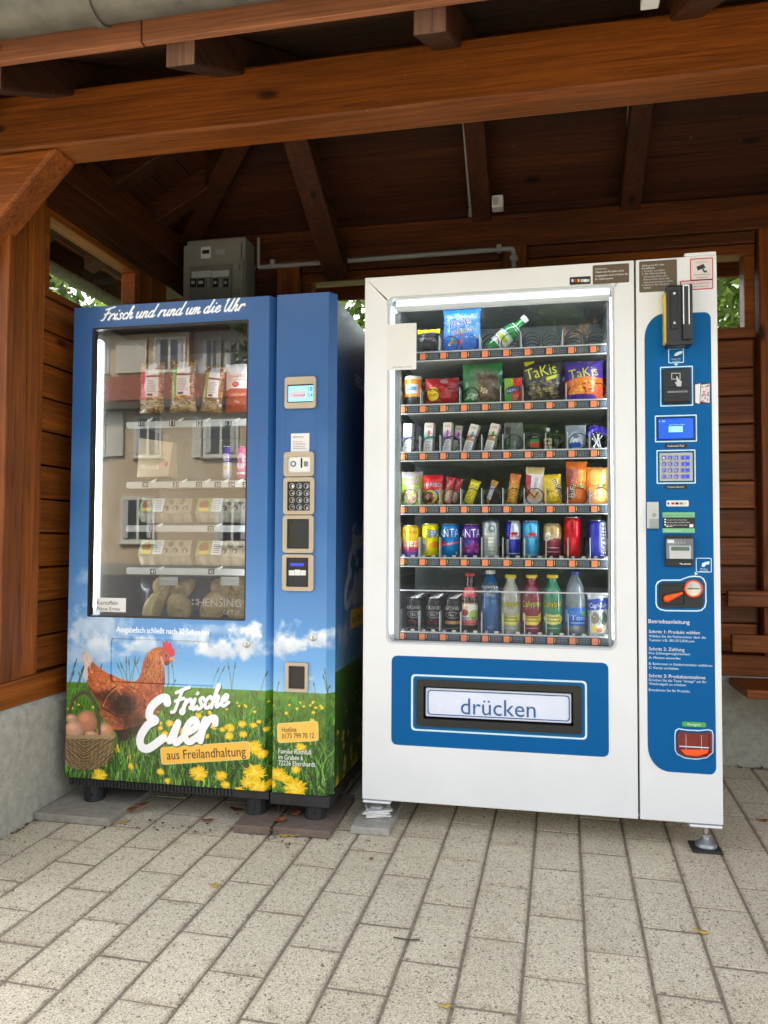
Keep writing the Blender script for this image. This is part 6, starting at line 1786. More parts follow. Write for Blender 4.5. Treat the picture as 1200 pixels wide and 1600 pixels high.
MB().box(z_[0] - .019, z_[0] + .019, Y0 - .0152, Y0 - .0135, z_[1] - .0014, z_[1] + .0014).build('coin_slot', BLACK, cn)
# printed instructions
for (t, x0, x1, y) in (('Betriebsanleitung', 1013.3, 1077.5, 973.5),): letters(ccol, t, x0, x1, y, WPRINT, -.0018)
for (t, x1, y, bold) in (('Schritt 1: Produkt wählen', 1093.5, 989, 1), ('Wählen Sie die Fachnummer über die', 1103, 995.6, 0), ('Tastatur z.B.: 001,012,034,usw.', 1086, 1001.7, 0), ('Schritt 2: Zahlung', 1069.5, 1016, 1), ('Ihre Zahlungsmöglichkeiten:', 1078.5, 1022, 0), ('A: Münzen einwerfen', 1063, 1029, 0), ('B: Banknoten in Geldscheinleser einführen', 1113, 1038.5, 0), ('C: Karte vorhalten', 1060, 1045, 0), ('Schritt 3: Produktentnahme', 1102, 1058, 1), ('Drücken Sie die Taste "change" um Ihr', 1104, 1064, 0), ('Wechselgeld zu erhalten', 1072, 1070, 0), ('Entnehmen Sie Ihr Produkt.', 1078.5, 1079.5, 0)):
    letters(ccol, t, 1014, x1, y, WPRINT if bold else PALE, -.0018)
pill(1065.5, 1127, 1103.5, 1136.5, 'Restgeld', GREENP, WPRINT, .007, 9)
# coin return cup
def cup(d):
    P = [(1053.5 + d, 1150), (1054.5 + d, 1141 + d * .8), (1060 + d * .3, 1137.5 + d), (1072, 1139.5 + d), (1092, 1140.5 + d), (1107, 1139 + d), (1113 - d * .6, 1141 + d), (1114.8 - d, 1148), (1114.5 - d, 1176 - d * .4), (1104, 1184.5 - d), (1088, 1187 - d), (1070, 1185 - d), (1058 + d * .3, 1179 - d), (1054 + d, 1172)]
    return [q(*a) for a in P]
MB().plate(cup(0), [cup(1.8)], Y0 - .0020, Y0 - .0013).build('panel_line', PALE, ccol)
MB().prism(cup(1.8), Y0 - .0018, Y0 - .0013).build('panel_field', BLUED, ccol)
rc_ = MB().plate(cup(4.5), [cup(6.8)], Y0 - .012, Y0 - .0019).build('coin_return', REDP, VM, bevel=.003)
MB().prism(cup(6.7), Y0 - .006, Y0 - .0019).build('return_door', REDP, rc_, bevel=.001)
for (x0, y0, x1, y1) in ((1071, 1147, 1071.8, 1178), (1095, 1147, 1095.8, 1178), (1061, 1166, 1107, 1166.8)): MB().prism(rpx(x0, y0, x1, y1, .0002), Y0 - .0066, Y0 - .0061).build('door_line', PALE, rc_)
MB().prism([q(1062, 1170), q(1107, 1170), q(1105, 1176), q(1089, 1181), q(1070, 1179)], Y0 - .010, Y0 - .0067).build('return_lip', ORANGE, rc_, bevel=.002)
# feet
def foot(px, zb_, Yf, nm='foot'):
    x = at(px, 1300, Yf).x
    f = sub(nm, VM)
    MB().tube([(x, Yf, zb_ + .02), (x, Yf, VZ0 - .012)], .008, 12).build('stem', STEEL, f, auto=40)
    MB().lathe([(.0, .028), (.010, .028), (.013, .030), (.013, .038), (.010, .040)], (x, Yf, zb_), 6).build('nut', STEEL, f)
    MB().lathe([(.034, .0), (.034, .006), (.028, .013), (.015, .022), (.012, .030), (0, .030)], (x, Yf, zb_), 24).build('foot_plate', MGREY, f, auto=50)
    return x
xr = foot(1103, gz(2.69) + .0095, 2.69)
xl = foot(588.5, gz(2.69) + .052, 2.70)
foot(560, gz(3.3) + .001, 3.30); foot(1010, gz(3.3) + .001, 3.30)
pr_ = MB().add([(xr - .045 + a_ * .09 - .004, 2.645 + b_ * .085, gz(2.69) - .001 + c_ * .0098) for c_ in (0, 1) for b_ in (0, 1) for a_ in (0, 1)], [(0, 2, 3, 1), (4, 5, 7, 6), (0, 1, 5, 4), (2, 6, 7, 3), (0, 4, 6, 2), (1, 3, 7, 5)])
tag(pr_.build('rubber_pad', BLACKM, bevel=.001), 'black rubber pad under the right front foot of the white machine', 'pad')
slab('concrete_slab', -0.640, -0.505, 2.575, 2.90, 0, SLABG, 'pale smooth concrete slab under the left front foot of the white machine', 0.0, 0.026)
pp = MB()
for k, (an, z) in enumerate(((.25, .0), (-.12, .006), (.1, .0125), (.4, .018))):
    zz = gz(2.70) + .0275 + z
    pts_ = [(-.042, -.045), (.046, -.04), (.043, .04), (-.04, .04)]
    v_ = [(xl + .003 + a * math.cos(an) - b * math.sin(an), 2.70 + a * math.sin(an) + b * math.cos(an), zz + h_) for h_ in (0, .0058) for a, b in pts_]
    pp.add(v_, [(3, 2, 1, 0), (4, 5, 6, 7), (0, 1, 5, 4), (1, 2, 6, 5), (2, 3, 7, 6), (3, 0, 4, 7)])
tag(pp.build('folded_paper_wad', PAPER, bevel=.001), 'folded pale packing sheet between the left foot of the white machine and its slab', 'packing')
# ------------------------------------------------------------ goods in the white machine
YP = 2.745
rp = np.random.default_rng(77)
def pm_(name, w, h, base, fn, rough=.3, coat=.3, metal=0.0, bump=0.0):
    p = Pic(w, h, base); fn(p); return print_mat(name, p, rough, coat, metal, bump)
def bags(name, x0, y0, x1, y1, pic, label, cat, group=None, depth=.024, tilt=0.0, waist=0.0, seed=0, Y=YP + .02):
    return tag(bag(name, x0, y0, x1, y1, Y, pic, depth=depth, tilt=tilt, seed=seed, crimp=.2, waist=waist), label, cat, group)
G1 = 'goods on the top shelf of the white machine'
def f(p):
    p.rect(0, 0, 60, 22, (225, 210, 40)); p.text('DORITOS', 30, 60, 12, (230, 230, 230), 44)
    for i in range(8): p.stroke([(0, 30 + i * 9), (60, 26 + i * 9)], 1.2, (90, 90, 96), .6)
bags('snack_bag', 652, 514, 688, 549, pm_('black_bag_print', 60, 100, (22, 22, 26), f), 'dark striped snack bag with a yellow top left of the blue popcorn bag', 'snack bag', seed=41, Y=YP + .03)
def f(p):
    for i in range(110): p.ell(rp.uniform(4, 116), rp.uniform(26, 150), rp.uniform(2, 6), rp.uniform(2, 5), [(150, 190, 232), (226, 226, 222), (60, 120, 210), (208, 160, 60)][rp.integers(4)], .55)
    p.rect(0, 126, 120, 170, (30, 100, 196), .75); p.rect(0, 0, 120, 22, (36, 108, 206))
    p.text('candy', 64, 46, 12, (170, 220, 250), 40, 8); p.text('POP', 58, 78, 28, (84, 40, 150), 70, 9, edge=((235, 235, 250), 2))
    p.text("m&m's", 62, 106, 22, (70, 44, 30), 62, 6, edge=((240, 240, 240), 2)); p.text('MINIS', 56, 120, 10, (226, 80, 50), 30, 6)
    for i in range(14): p.ell(rp.uniform(20, 60), rp.uniform(126, 156), 4, 4, [(226, 60, 40), (250, 200, 40), (60, 160, 70), (240, 120, 40)][rp.integers(4)])
bags('popcorn_bag', 692, 482, 752, 549, pm_('popcorn_print', 120, 170, (46, 118, 214), f, bump=.25), 'bright blue popcorn bag standing on the top shelf of the white machine', 'snack bag', depth=.032, seed=42)
# green bottle lying aslant
GREENGL = pm('green_bottle_glass', (.02, .26, .05), .08, var=.15, coat=.6, trans=.35)
def f(p): p.rect(0, 0, 80, 8, (150, 180, 160)); p.ell(40, 26, 12, 10, (150, 170, 40)); p.rect(8, 44, 72, 54, (170, 160, 168))
GLAB = pm_('green_bottle_label', 80, 60, (196, 206, 200), f)
a, b = at(772, 548, YP + .03), at(818, 506, YP + .03)
d = (b - a).normalized()
ax = Vector((1, 0, 0)) * d.x + Vector((0, 0, 1)) * d.z
M = Vector((0, 0, 1)).rotation_difference(ax).to_matrix().to_4x4()
gb = thing('bottle', tuple(a), 'green glass bottle with a pale label lying aslant on the top shelf', 'bottle')
Lb = (b - a).length
c0 = a + Vector((-.004, .01, .012))
MB().lathe([(.0, -.012), (.028, -.010), (.031, 0), (.031, Lb * .60), (.026, Lb * .72), (.015, Lb * .86), (.0125, Lb)], c0, 22, 0, M).build('glass_body', GREENGL, gb, auto=60)
MB().lathe([(.0125, Lb), (.0145, Lb + .001), (.0145, Lb + .018), (.0, Lb + .019)], c0, 18, 0, M).build('cap', LGREY, gb, auto=50)
MB().lathe([(.0314, Lb * .12), (.0314, Lb * .50)], c0, 22, 0, M, v_range=(Lb * .12, Lb * .5)).build('paper_label', GLAB, gb, smooth=True)
MB().lathe([(.0270, Lb * .70), (.0215, Lb * .78)], c0, 22, 0, M).build('neck_label', LGREY, gb, smooth=True)
# second shelf
def f(p):
    p.rect(0, 0, 140, 10, (210, 205, 195)); p.rect(0, 66, 140, 90, (40, 40, 42)); p.rect(0, 60, 140, 66, (226, 140, 50)); p.rect(52, 26, 86, 56, (200, 200, 206)); p.rect(56, 34, 82, 46, (90, 130, 180)); p.poly([(104, 12), (128, 20), (124, 44), (104, 38)], (30, 30, 60))
can_like('snack_can', 643.5, 587, 631.5, 27, YP, pm_('orange_can_print', 140, 90, (236, 134, 24), f), 'short orange snack can at the left end of the second shelf of the white machine', 'can', neck=False, lidmat=LGREY)
def f(p):
    for i in range(80): p.ell(rp.uniform(0, 130), rp.uniform(30, 100), rp.uniform(2, 7), rp.uniform(2, 5), [(120, 20, 26), (196, 60, 50), (90, 14, 20), (210, 120, 90)][rp.integers(4)], .6)
    p.ell(32, 66, 24, 26, (236, 214, 30)); p.text('HOT', 32, 60, 12, (160, 20, 20), 34); p.text('CHIPS', 32, 76, 12, (160, 20, 20), 38); p.ell(76, 16, 16, 9, (170, 160, 160), .8)
bags('snack_bag', 664, 590, 717, 633, pm_('red_bag_print', 130, 105, (164, 26, 36), f, bump=.2), 'red snack bag with a round yellow emblem beside the orange can', 'snack bag', seed=43)
def f(p):
    p.rect(0, 0, 120, 50, (46, 122, 66)); p.poly([(20, 22), (60, 10), (108, 30), (120, 130), (30, 130)], (94, 116, 92), .8); p.poly([(44, 34), (106, 42), (112, 122), (52, 124)], (92, 70, 62))
    for i in range(40): p.ell(rp.uniform(50, 106), rp.uniform(40, 118), rp.uniform(2, 6), rp.uniform(2, 4), [(110, 88, 74), (76, 56, 50), (140, 116, 90)][rp.integers(3)], .5)
    for i in range(12): p.ell(rp.uniform(56, 76), rp.uniform(84, 100), 3, 3, (206, 186, 140)); p.ell(rp.uniform(6, 40), rp.uniform(104, 124), 4, 3, (160, 200, 180), .7)
    p.text('Lorenz', 30, 106, 10, (220, 230, 220), 34, -10); p.text('NATURALS', 32, 118, 8, (220, 230, 220), 40, -6)
bags('nut_bag', 722, 566, 786, 633, pm_('green_nut_print', 120, 132, (40, 112, 60), f, bump=.3), 'green and brown nut bag on the second shelf beside the small red and green box', 'snack bag', depth=.03, seed=44)
def pbox(name, x0, y0, x1, y1, mat, label, cat, group=None, tilt=0.0, d=.03, Y=YP, lean=0.0, side=None, yaw=0.0):
    a, b = at(x0, y1, Y), at(x1, y0, Y)
    w, h = b.x - a.x, b.z - a.z
    cx_ = (a.x + b.x) / 2
    M = Matrix.Translation((a.x if tilt > 0 else a.x, Y, a.z)) @ Matrix.Rotation(tilt, 4, 'Y') @ Matrix.Rotation(-lean, 4, 'X')
    m = MB(); v = [(x, y, z) for z in (0, h) for y in (0, d) for x in (0, w)]
    if yaw: v = [tuple(Matrix.Rotation(yaw, 3, 'Z') @ Vector(q)) for q in v]
    v = [tuple(M @ Vector(q)) for q in v]
    F = [(0, 1, 5, 4), (0, 2, 3, 1), (4, 5, 7, 6), (2, 6, 7, 3), (0, 4, 6, 2), (1, 3, 7, 5)]
    m.add(v, F, [[(0, 0), (1, 0), (1, 1), (0, 1)]] + [[(0, 0)] * 4] * 5)
    m.m = [0] + [1] * 5
    return tag(m.build(name, [mat, side or PAPER], bevel=.0012), label, cat, group)
def f(p):
    p.rect(0, 0, 46, 50, (96, 176, 44)); p.rect(46, 0, 90, 50, (206, 32, 44)); p.rect(0, 50, 40, 110, (52, 150, 66)); p.rect(40, 50, 90, 110, (200, 40, 50))
    p.poly([(8, 50), (82, 36), (84, 58), (10, 74)], (28, 50, 120)); p.text('NERDS', 46, 62, 14, (236, 240, 250), 62, 10)
    for i in range(16): p.ell(rp.uniform(6, 84), rp.uniform(6, 36), 3, 3, [(130, 210, 80), (236, 90, 90), (236, 150, 40)][rp.integers(3)]); 
    for i in range(4): p.rect(46, 78 + i * 7, 76, 80 + i * 7, (236, 170, 160))
pbox('candy_box', 788.5, 590, 815, 628.5, pm_('candy_box_print', 90, 110, (200, 40, 50), f), 'small red and green candy box standing between the nut bag and the dark snack bag', 'candy box', d=.02)
def tak(p, purple):
    for i in range(120): p.ell(rp.uniform(20, 110), rp.uniform(70, 125), rp.uniform(2, 8), rp.uniform(2, 5), ([(150, 110, 150), (110, 130, 40), (60, 44, 60), (190, 170, 60)] if not purple else [(214, 150, 30), (230, 100, 30), (240, 190, 60), (120, 60, 30)])[rp.integers(4)], .6)
def f(p):
    tak(p, 0); p.rect(0, 0, 120, 8, (36, 34, 30)); p.poly([(4, 4), (36, 0), (34, 10), (8, 20)], (226, 226, 30)); p.text('TaKis', 58, 56, 36, (218, 226, 30), 96, 12, edge=((40, 36, 20), 2)); p.poly([(70, 60), (104, 50), (102, 62), (72, 72)], (214, 220, 40))
bags('tortilla_chip_bag', 816, 562, 880, 628, pm_('dark_chip_print', 120, 132, (48, 40, 56), f, bump=.3), 'dark chip bag with big lime lettering in the middle of the second shelf', 'snack bag', depth=.03, seed=45)
def f(p):
    p.poly([(0, 70), (60, 56), (120, 60), (120, 132), (0, 132)], (226, 110, 36)); tak(p, 1); p.rect(0, 114, 120, 132, (82, 44, 150)); p.text('TaKis', 60, 58, 32, (206, 212, 60), 92, 8, edge=((50, 30, 90), 2))
    p.poly([(86, 90), (120, 84), (120, 132), (100, 132)], (236, 92, 50))
bags('tortilla_chip_bag', 881, 563, 943, 627, pm_('purple_chip_print', 120, 132, (70, 44, 140), f, bump=.3), 'purple and orange chip bag at the right end of the second shelf', 'snack bag', depth=.03, seed=46)
# third shelf: slim boxes, then odd packs
VB = [((150, 60, 80), (60, 60, 160)), ((210, 90, 60), (70, 170, 180)), ((170, 60, 160), (110, 60, 150)), ((90, 150, 190), (190, 130, 90)), ((60, 140, 70), (170, 120, 60))]
names = ['blue and violet print, leftmost of the slim boxes', 'teal and orange print, second of the slim boxes', 'magenta print, third of the slim boxes', 'pale blue print, leaning, fourth of the slim boxes', 'green and ochre print, leaning beside the clear pack']
for i, (x0, x1, tl) in enumerate(((628, 643, .05), (661, 676, .05), (691, 705, .03), (722, 736, .30), (755, 769, .27))):
    c1, c2 = VB[i]
    def f(p):
        for k in range(40): p.rect(0, 26 + k, 40, 27.2 + k, np.array((222, 216, 206)) * (1 - k / 40) + np.array(c2) * k / 40)
        p.ell(22, 40, 6, 12, c1); p.rect(26, 46, 36, 54, (230, 220, 215)); p.rect(4, 64, 38, 108, (228, 230, 232)); p.text('VAPE', 20, 18, 8, (120, 110, 110), 26)
        for k in range(6): p.rect(8, 70 + k * 6, 34 - (k % 3) * 3, 72 + k * 6, (120, 126, 134))
    M_ = pm_('slim_box_print', 40, 112, (216, 206, 192), f)
    pbox('slim_box', x0, 661 - i * .6, x1, 706, M_, 'slim pale carton with ' + names[i], 'carton', 'slim cartons in the white machine', tilt=tl, d=.024, Y=YP + .01, side=[pm('carton_side', (.42, .40, .40), .5), ][0], yaw=-.25)
    if i == 2: pbox('slim_box', 707, 664, 718, 705, M_, 'slim carton with magenta print half hidden behind the third slim box', 'carton', 'slim cartons in the white machine', tilt=.12, d=.024, Y=YP + .045)
def f(p): p.rect(8, 16, 34, 110, (60, 66, 70)); p.text('VOZOL', 22, 70, 12, (200, 205, 208), 40, 90); p.text('BAR', 62, 92, 12, (190, 195, 198), 30, 90); p.stroke([(70, 20), (90, 4)], 2, (160, 166, 168), .6)
pbox('clear_pack', 788, 660, 817, 706, pm_('clear_pack_print', 100, 120, (104, 110, 112), f, .15, .6), 'grey see-through blister pack in the middle of the third shelf', 'pack', d=.012, Y=YP + .02, side=MGREY)
def f(p): p.ell(62, 62, 30, 34, (40, 42, 44)); p.rect(38, 38, 86, 54, (60, 150, 90)); p.rect(38, 54, 86, 60, (160, 140, 60)); p.rect(38, 60, 86, 86, (214, 60, 50)); p.rect(44, 22, 80, 26, (180, 170, 150)); p.text('JUICY', 14, 70, 10, (190, 195, 200), 40, 90)
pbox('small_pack', 818.5, 676, 846, 706, pm_('striped_pack_print', 100, 110, (34, 36, 38), f), 'black pack with a green and red striped field on the third shelf', 'pack', d=.02, Y=YP + .015, side=BLACK)
fl_ = thing('miniature_bottle', tuple(at(856, 706, YP + .02)), 'miniature dark green bottle with a cream label on the third shelf', 'bottle')
DGL = pm('dark_green_glass', (.012, .03, .014), .08, coat=.6, var=.2)
def mini(root, px, yt, yb, Y, pw, lab=None):
    a, b = at(px, yb, Y), at(px, yt, Y); h = b.z - a.z; r = pw / 2 * Y / FPX
    MB().lathe([(0, 0), (r * .95, .001), (r, .003), (r, h * .55), (r * .8, h * .66), (r * .42, h * .76), (r * .40, h * .88)], (a.x, Y + r, a.z), 18).build('glass_body', DGL, root, auto=60)
    MB().lathe([(r * .46, h * .86), (r * .46, h), (0, h)], (a.x, Y + r, a.z), 14).build('cap', LGREY if lab else BLACK, root, auto=50)
    if lab: MB().lathe([(r * 1.02, h * .08), (r * 1.02, h * .56)], (a.x, Y + r, a.z), 18).build('paper_label', lab, root, smooth=True)
def f(p): p.rect(0, 0, 80, 40, (206, 200, 170)); p.ell(40, 20, 9, 11, (150, 130, 40)); p.ell(40, 20, 5, 6, (40, 60, 40)); p.rect(0, 40, 80, 50, (206, 50, 30)); p.rect(0, 50, 80, 80, (200, 205, 195))
mini(fl_, 856, 668, 706, YP + .02, 13, pm_('mini_label_print', 80, 80, (206, 200, 170), f))
f2 = thing('miniature_bottle', tuple(at(870, 706, YP + .035)), 'miniature black bottle standing behind the one with the cream label', 'bottle')
mini(f2, 870, 672, 706, YP + .035, 17)
def f(p):
    p.ell(50, 70, 42, 44, (150, 165, 180)); p.ell(50, 70, 38, 40, (170, 186, 200)); p.ell(50, 80, 34, 30, (206, 222, 240)); p.ell(52, 50, 14, 9, (110, 122, 136)); p.ell(50, 72, 13, 12, (236, 240, 246))
    p.poly([(18, 88), (30, 76), (38, 82), (48, 74), (58, 80), (66, 74), (80, 90), (72, 102), (28, 102)], (46, 100, 190))
pbox('clear_tub', 884, 664, 915, 706, pm_('blue_mountain_print', 100, 120, (128, 138, 146), f, .2, .5), 'clear pack with a round blue and white picture on the third shelf', 'pack', d=.016, Y=YP + .02, side=MGREY)
lo = thing('lollipop_bundle', tuple(at(932, 706, YP + .03)), 'bundle of violet wrapped lollipops with white sticks at the right end of the third shelf', 'lollipops')
VIO = pm('violet_foil', L((70, 50, 170)), .2, .3, var=.4, scale=60)
for (px, py, ex_, ey_) in ((924, 672, 938, 704), (939, 672, 926, 704), (931, 670, 940, 703), (920, 680, 944, 704), (945, 676, 921, 705)):
    a, b = at(px, py, YP + .03 + rp.uniform(0, .02)), at(ex_, ey_, YP + .02)
    m = MB(); m.lathe([(0, -.015), (.010, -.011), (.015, 0), (.010, .011), (0, .015)], a, 10); m.build('lollipop_head', VIO, lo)
    MB().tube([a, b], .0018, 6).build('stick', WPRINT, lo)
# fourth shelf: sweets and bars
def f(p):
    p.rect(0, 0, 90, 24, (160, 150, 150)); p.text('HARIBO', 44, 46, 16, (230, 226, 226), 74, 0, edge=((120, 40, 60), 2)); p.ell(46, 92, 32, 30, (186, 160, 140))
    for i in range(60): p.ell(rp.uniform(16, 76), rp.uniform(66, 118), rp.uniform(3, 7), rp.uniform(3, 6), [(214, 190, 60), (190, 120, 130), (150, 180, 60), (226, 220, 200), (170, 90, 90)][rp.integers(5)], .8)
    p.text('Sauer', 62, 60, 9, (240, 240, 200), 34)
G4 = 'sweets and bars on the fourth shelf'
bags('sweets_bag', 627, 737, 661, 791, pm_('green_sweets_print', 90, 130, (140, 172, 60), f, bump=.25), 'light green sweets bag at the left end of the fourth shelf', 'sweets bag', seed=51)
def f(p):
    p.rect(0, 66, 90, 130, (206, 180, 40)); p.text('HARIBO', 46, 52, 17, (246, 236, 236), 78, 0, edge=((60, 10, 20), 2)); p.ell(30, 96, 24, 24, (70, 50, 50)); p.ell(66, 78, 16, 14, (196, 200, 190))
    for i in range(40): p.ell(rp.uniform(10, 80), rp.uniform(84, 124), rp.uniform(3, 6), rp.uniform(3, 6), [(40, 30, 30), (226, 140, 150), (230, 200, 60), (150, 40, 50)][rp.integers(4)], .8)
bags('sweets_bag', 660, 742, 693, 790, pm_('red_sweets_print', 90, 130, (206, 24, 36), f, bump=.25), 'red and yellow sweets bag second from the left on the fourth shelf', 'sweets bag', seed=52)
def bar_pic(base, t, tc, extra=None, ec=None):
    def f(p):
        p.rect(0, 0, 50, 12, np.array(base) * .8); p.rect(0, 118, 50, 130, np.array(base) * .8)
        if extra: extra(p)
        p.text(t, 34, 66, 24, tc, 84, 90, edge=ec)
    return f
def f(p):
    p.rect(0, 0, 50, 60, (176, 30, 40)); p.rect(4, 60, 46, 120, (190, 150, 130)); p.text('KITKAT', 28, 40, 14, (240, 220, 220), 46, 70); p.rect(10, 70, 30, 110, (226, 220, 210), .8)
RB_ = pm_('red_bar_print', 50, 130, (176, 40, 46), f)
bags('chocolate_bar', 691, 745, 705, 789, RB_, 'red wrapped bar leaning left of its twin on the fourth shelf', 'bar', tilt=.16, depth=.010, seed=53)
bags('chocolate_bar', 701, 746, 714, 789, RB_, 'red wrapped bar leaning right behind its twin on the fourth shelf', 'bar', tilt=.24, depth=.010, seed=54, Y=YP + .045)
bags('chocolate_bar', 722, 748, 738, 789, pm_('yellow_bar_print', 50, 130, (226, 214, 20), bar_pic((226, 214, 20), 'BALISTO', (150, 120, 60), lambda p: p.speck(4, 10, 46, 120, 26, [(190, 160, 20), (240, 236, 80)], 2, 5, rp))), 'yellow wrapped bar leaning in the fourth lane of the fourth shelf', 'bar', tilt=.36, depth=.011, seed=55)
bags('chocolate_bar', 755, 749, 766, 789, pm_('white_brown_bar_print', 50, 130, (70, 44, 30), bar_pic((70, 44, 30), 'SNICKERS', (40, 60, 150), lambda p: (p.rect(8, 8, 40, 122, (214, 210, 210)), p.rect(8, 100, 40, 130, (150, 100, 40)), p.rect(0, 0, 50, 30, (176, 126, 50))))), 'white and brown wrapped bar leaning in the fifth lane of the fourth shelf', 'bar', tilt=.34, depth=.010, seed=56)
bags('chocolate_bar', 790, 740, 807, 789, pm_('gold_bar_print', 50, 130, (206, 150, 50), bar_pic((206, 150, 50), 'TWIX', (240, 220, 60), lambda p: (p.rect(0, 0, 50, 40, (196, 110, 40)), p.speck(4, 40, 46, 120, 20, [(226, 180, 90), (176, 110, 40)], 2, 5, rp)), ((180, 60, 20), 2))), 'golden wrapped bar left of the white and red bar pack', 'bar', tilt=.16, depth=.011, seed=57)
def f(p):
    p.rect(0, 0, 70, 24, (206, 186, 130)); p.poly([(0, 24), (22, 30), (20, 90), (0, 110)], (176, 40, 60)); p.text('bueno', 46, 62, 18, (120, 100, 120), 50, 80); p.ell(36, 98, 22, 18, (196, 160, 110)); p.stroke([(20, 90), (36, 106), (50, 86)], 3, (110, 60, 30))
bags('chocolate_bar', 819, 730, 848, 789, pm_('white_red_bar_print', 70, 130, (222, 216, 222), f, bump=.2), 'white and red bar pack in the middle of the fourth shelf', 'bar', tilt=.05, depth=.016, seed=58)
def f(p):
    p.speck(4, 70, 76, 124, 26, [(230, 90, 40), (60, 140, 60), (250, 240, 160), (200, 150, 30)], 3, 6, rp, .8); p.text("m&m's", 56, 66, 28, (60, 36, 20), 86, -65, edge=((240, 240, 236), 3))
bags('sweets_bag', 849, 741, 879, 790, pm_('yellow_sweets_print', 80, 130, (226, 196, 26), f, bump=.2), 'yellow sweets bag beside the tall orange pack on the fourth shelf', 'sweets bag', tilt=-.04, seed=59)
def f(p):
    p.poly([(0, 20), (30, 30), (24, 130), (0, 140)], (150, 60, 24)); p.rect(50, 30, 84, 70, (240, 150, 40)); p.ell(60, 84, 12, 9, (110, 160, 50)); p.text('BiFi', 38, 104, 24, (236, 226, 216), 46, 80, edge=((40, 24, 30), 3)); p.text('Roll', 46, 52, 20, (170, 30, 60), 44, 80, edge=((240, 220, 210), 2))
bags('sausage_roll_pack', 883, 721, 916, 790, pm_('orange_pack_print', 84, 150, (226, 110, 34), f, bump=.25), 'tall orange snack roll pack, tallest on the fourth shelf', 'snack pack', depth=.022, tilt=.02, seed=60)
def f(p):
    p.ell(30, 36, 30, 28, (226, 180, 90)); p.ell(56, 100, 26, 26, (236, 216, 120)); p.text('BiFi', 20, 112, 18, (236, 230, 226), 40, 75, edge=((60, 50, 60), 2)); p.text('Carazza', 48, 92, 14, (236, 226, 220), 62, 78, edge=((190, 40, 50), 2)); p.rect(58, 8, 72, 60, (240, 210, 150)); p.ell(64, 66, 8, 6, (110, 150, 50))
bags('snack_pack', 915, 730, 950, 790, pm_('pizza_pack_print', 84, 140, (228, 150, 66), f, bump=.25), 'orange and yellow snack pack at the right end of the fourth shelf', 'snack pack', depth=.022, tilt=.03, seed=61)
# fifth shelf: cans
GC = 'cans on the fifth shelf'
def f(p):
    p.rect(0, 52, 140, 70, (226, 110, 50)); p.rect(0, 70, 140, 100, (170, 60, 110)); p.rect(0, 84, 140, 100, (96, 70, 150)); p.text('PAULANER', 70, 26, 11, (110, 80, 30), 46); p.text('Spezi', 70, 66, 26, (246, 236, 236), 48)
can_like('can', 640, 820.5, 870.5, 26, YP, pm_('sunset_can_print', 140, 100, (222, 178, 40), f, .22, 0, .45), 'yellow to violet drink can, leftmost on the fifth shelf', 'can', GC)
def f(p):
    p.rect(44, 48, 62, 88, (230, 230, 226)); p.text('FANTA', 92, 40, 22, (240, 244, 250), 52, 4, edge=((40, 60, 150), 3)); p.ell(86, 64, 16, 10, (240, 150, 40))
    for i in range(6): p.rect(46, 64 + i * 4, 60, 66 + i * 4, (90, 90, 90))
can_like('can', 670.5, 818, 869, 27, YP, pm_('yellow_can_print', 140, 100, (222, 216, 20), f, .22, 0, .4), 'yellow drink can with a white bar code field', 'can', GC)
def f(p): p.text('FANTA', 64, 40, 26, (244, 246, 250), 66, 3, edge=((20, 60, 140), 2)); p.ell(52, 60, 10, 9, (226, 50, 120)); p.stroke([(40, 66), (100, 54)], 3, (240, 120, 150)); p.rect(86, 84, 92, 92, (220, 230, 240))
can_like('can', 702, 818.5, 870, 29, YP, pm_('blue_can_print', 140, 100, (10, 128, 200), f, .22, 0, .4), 'sky blue drink can with large white lettering', 'can', GC)
def f(p): p.text('FANTA', 66, 40, 26, (244, 246, 250), 66, 3, edge=((60, 30, 130), 2)); p.ell(70, 68, 26, 18, (130, 40, 140)); p.ell(56, 56, 18, 9, (50, 60, 170)); p.speck(50, 56, 96, 84, 10, [(190, 80, 170)], 3, 5, rp)
can_like('can', 735, 819, 871, 29, YP, pm_('purple_can_print', 140, 100, (96, 40, 150), f, .22, 0, .4), 'purple drink can with large white lettering', 'can', GC)
def f(p): p.rect(0, 0, 140, 6, (90, 94, 98)); p.ell(74, 22, 10, 9, (120, 126, 130)); p.ell(74, 22, 6, 5, (196, 200, 202)); p.rect(52, 34, 88, 94, (206, 210, 210)); [p.rect(62, 42 + i * 10, 82, 44 + i * 10, (150, 156, 160)) for i in range(5)]
can_like('can', 766, 813, 871, 27, YP, pm_('silver_can_print', 140, 100, (176, 182, 184), f, .22, 0, .5), 'silver grey drink can between the purple can and the slim energy can', 'can', GC, neck=False)
def rbp(c1, c2, c3):
    def f(p):
        p.poly([(0, 0), (66, 0), (60, 58), (0, 58)], c1); p.poly([(66, 0), (140, 0), (140, 58), (60, 58)], c2); p.poly([(0, 58), (58, 58), (56, 110), (0, 110)], c3); p.poly([(58, 58), (140, 58), (140, 110), (56, 110)], c1); p.text('Red Bull', 72, 52, 10, (214, 60, 80), 44); p.ell(74, 40, 12, 5, (206, 60, 80)); p.rect(0, 102, 140, 106, (200, 205, 215))
    return f
can_like('can', 801.5, 813.5, 868, 24, YP, pm_('blue_silver_can_print', 140, 110, (30, 40, 150), rbp((36, 44, 170), (206, 210, 216), (206, 210, 216)), .2, 0, .5), 'slim dark blue and silver energy drink can', 'can', GC)
can_like('can', 829.5, 813.5, 870, 27, YP, pm_('light_blue_can_print', 140, 110, (60, 160, 210), rbp((56, 160, 214), (90, 180, 224), (210, 214, 200)), .2, 0, .5), 'slim light blue energy drink can with a cream field', 'can', GC)
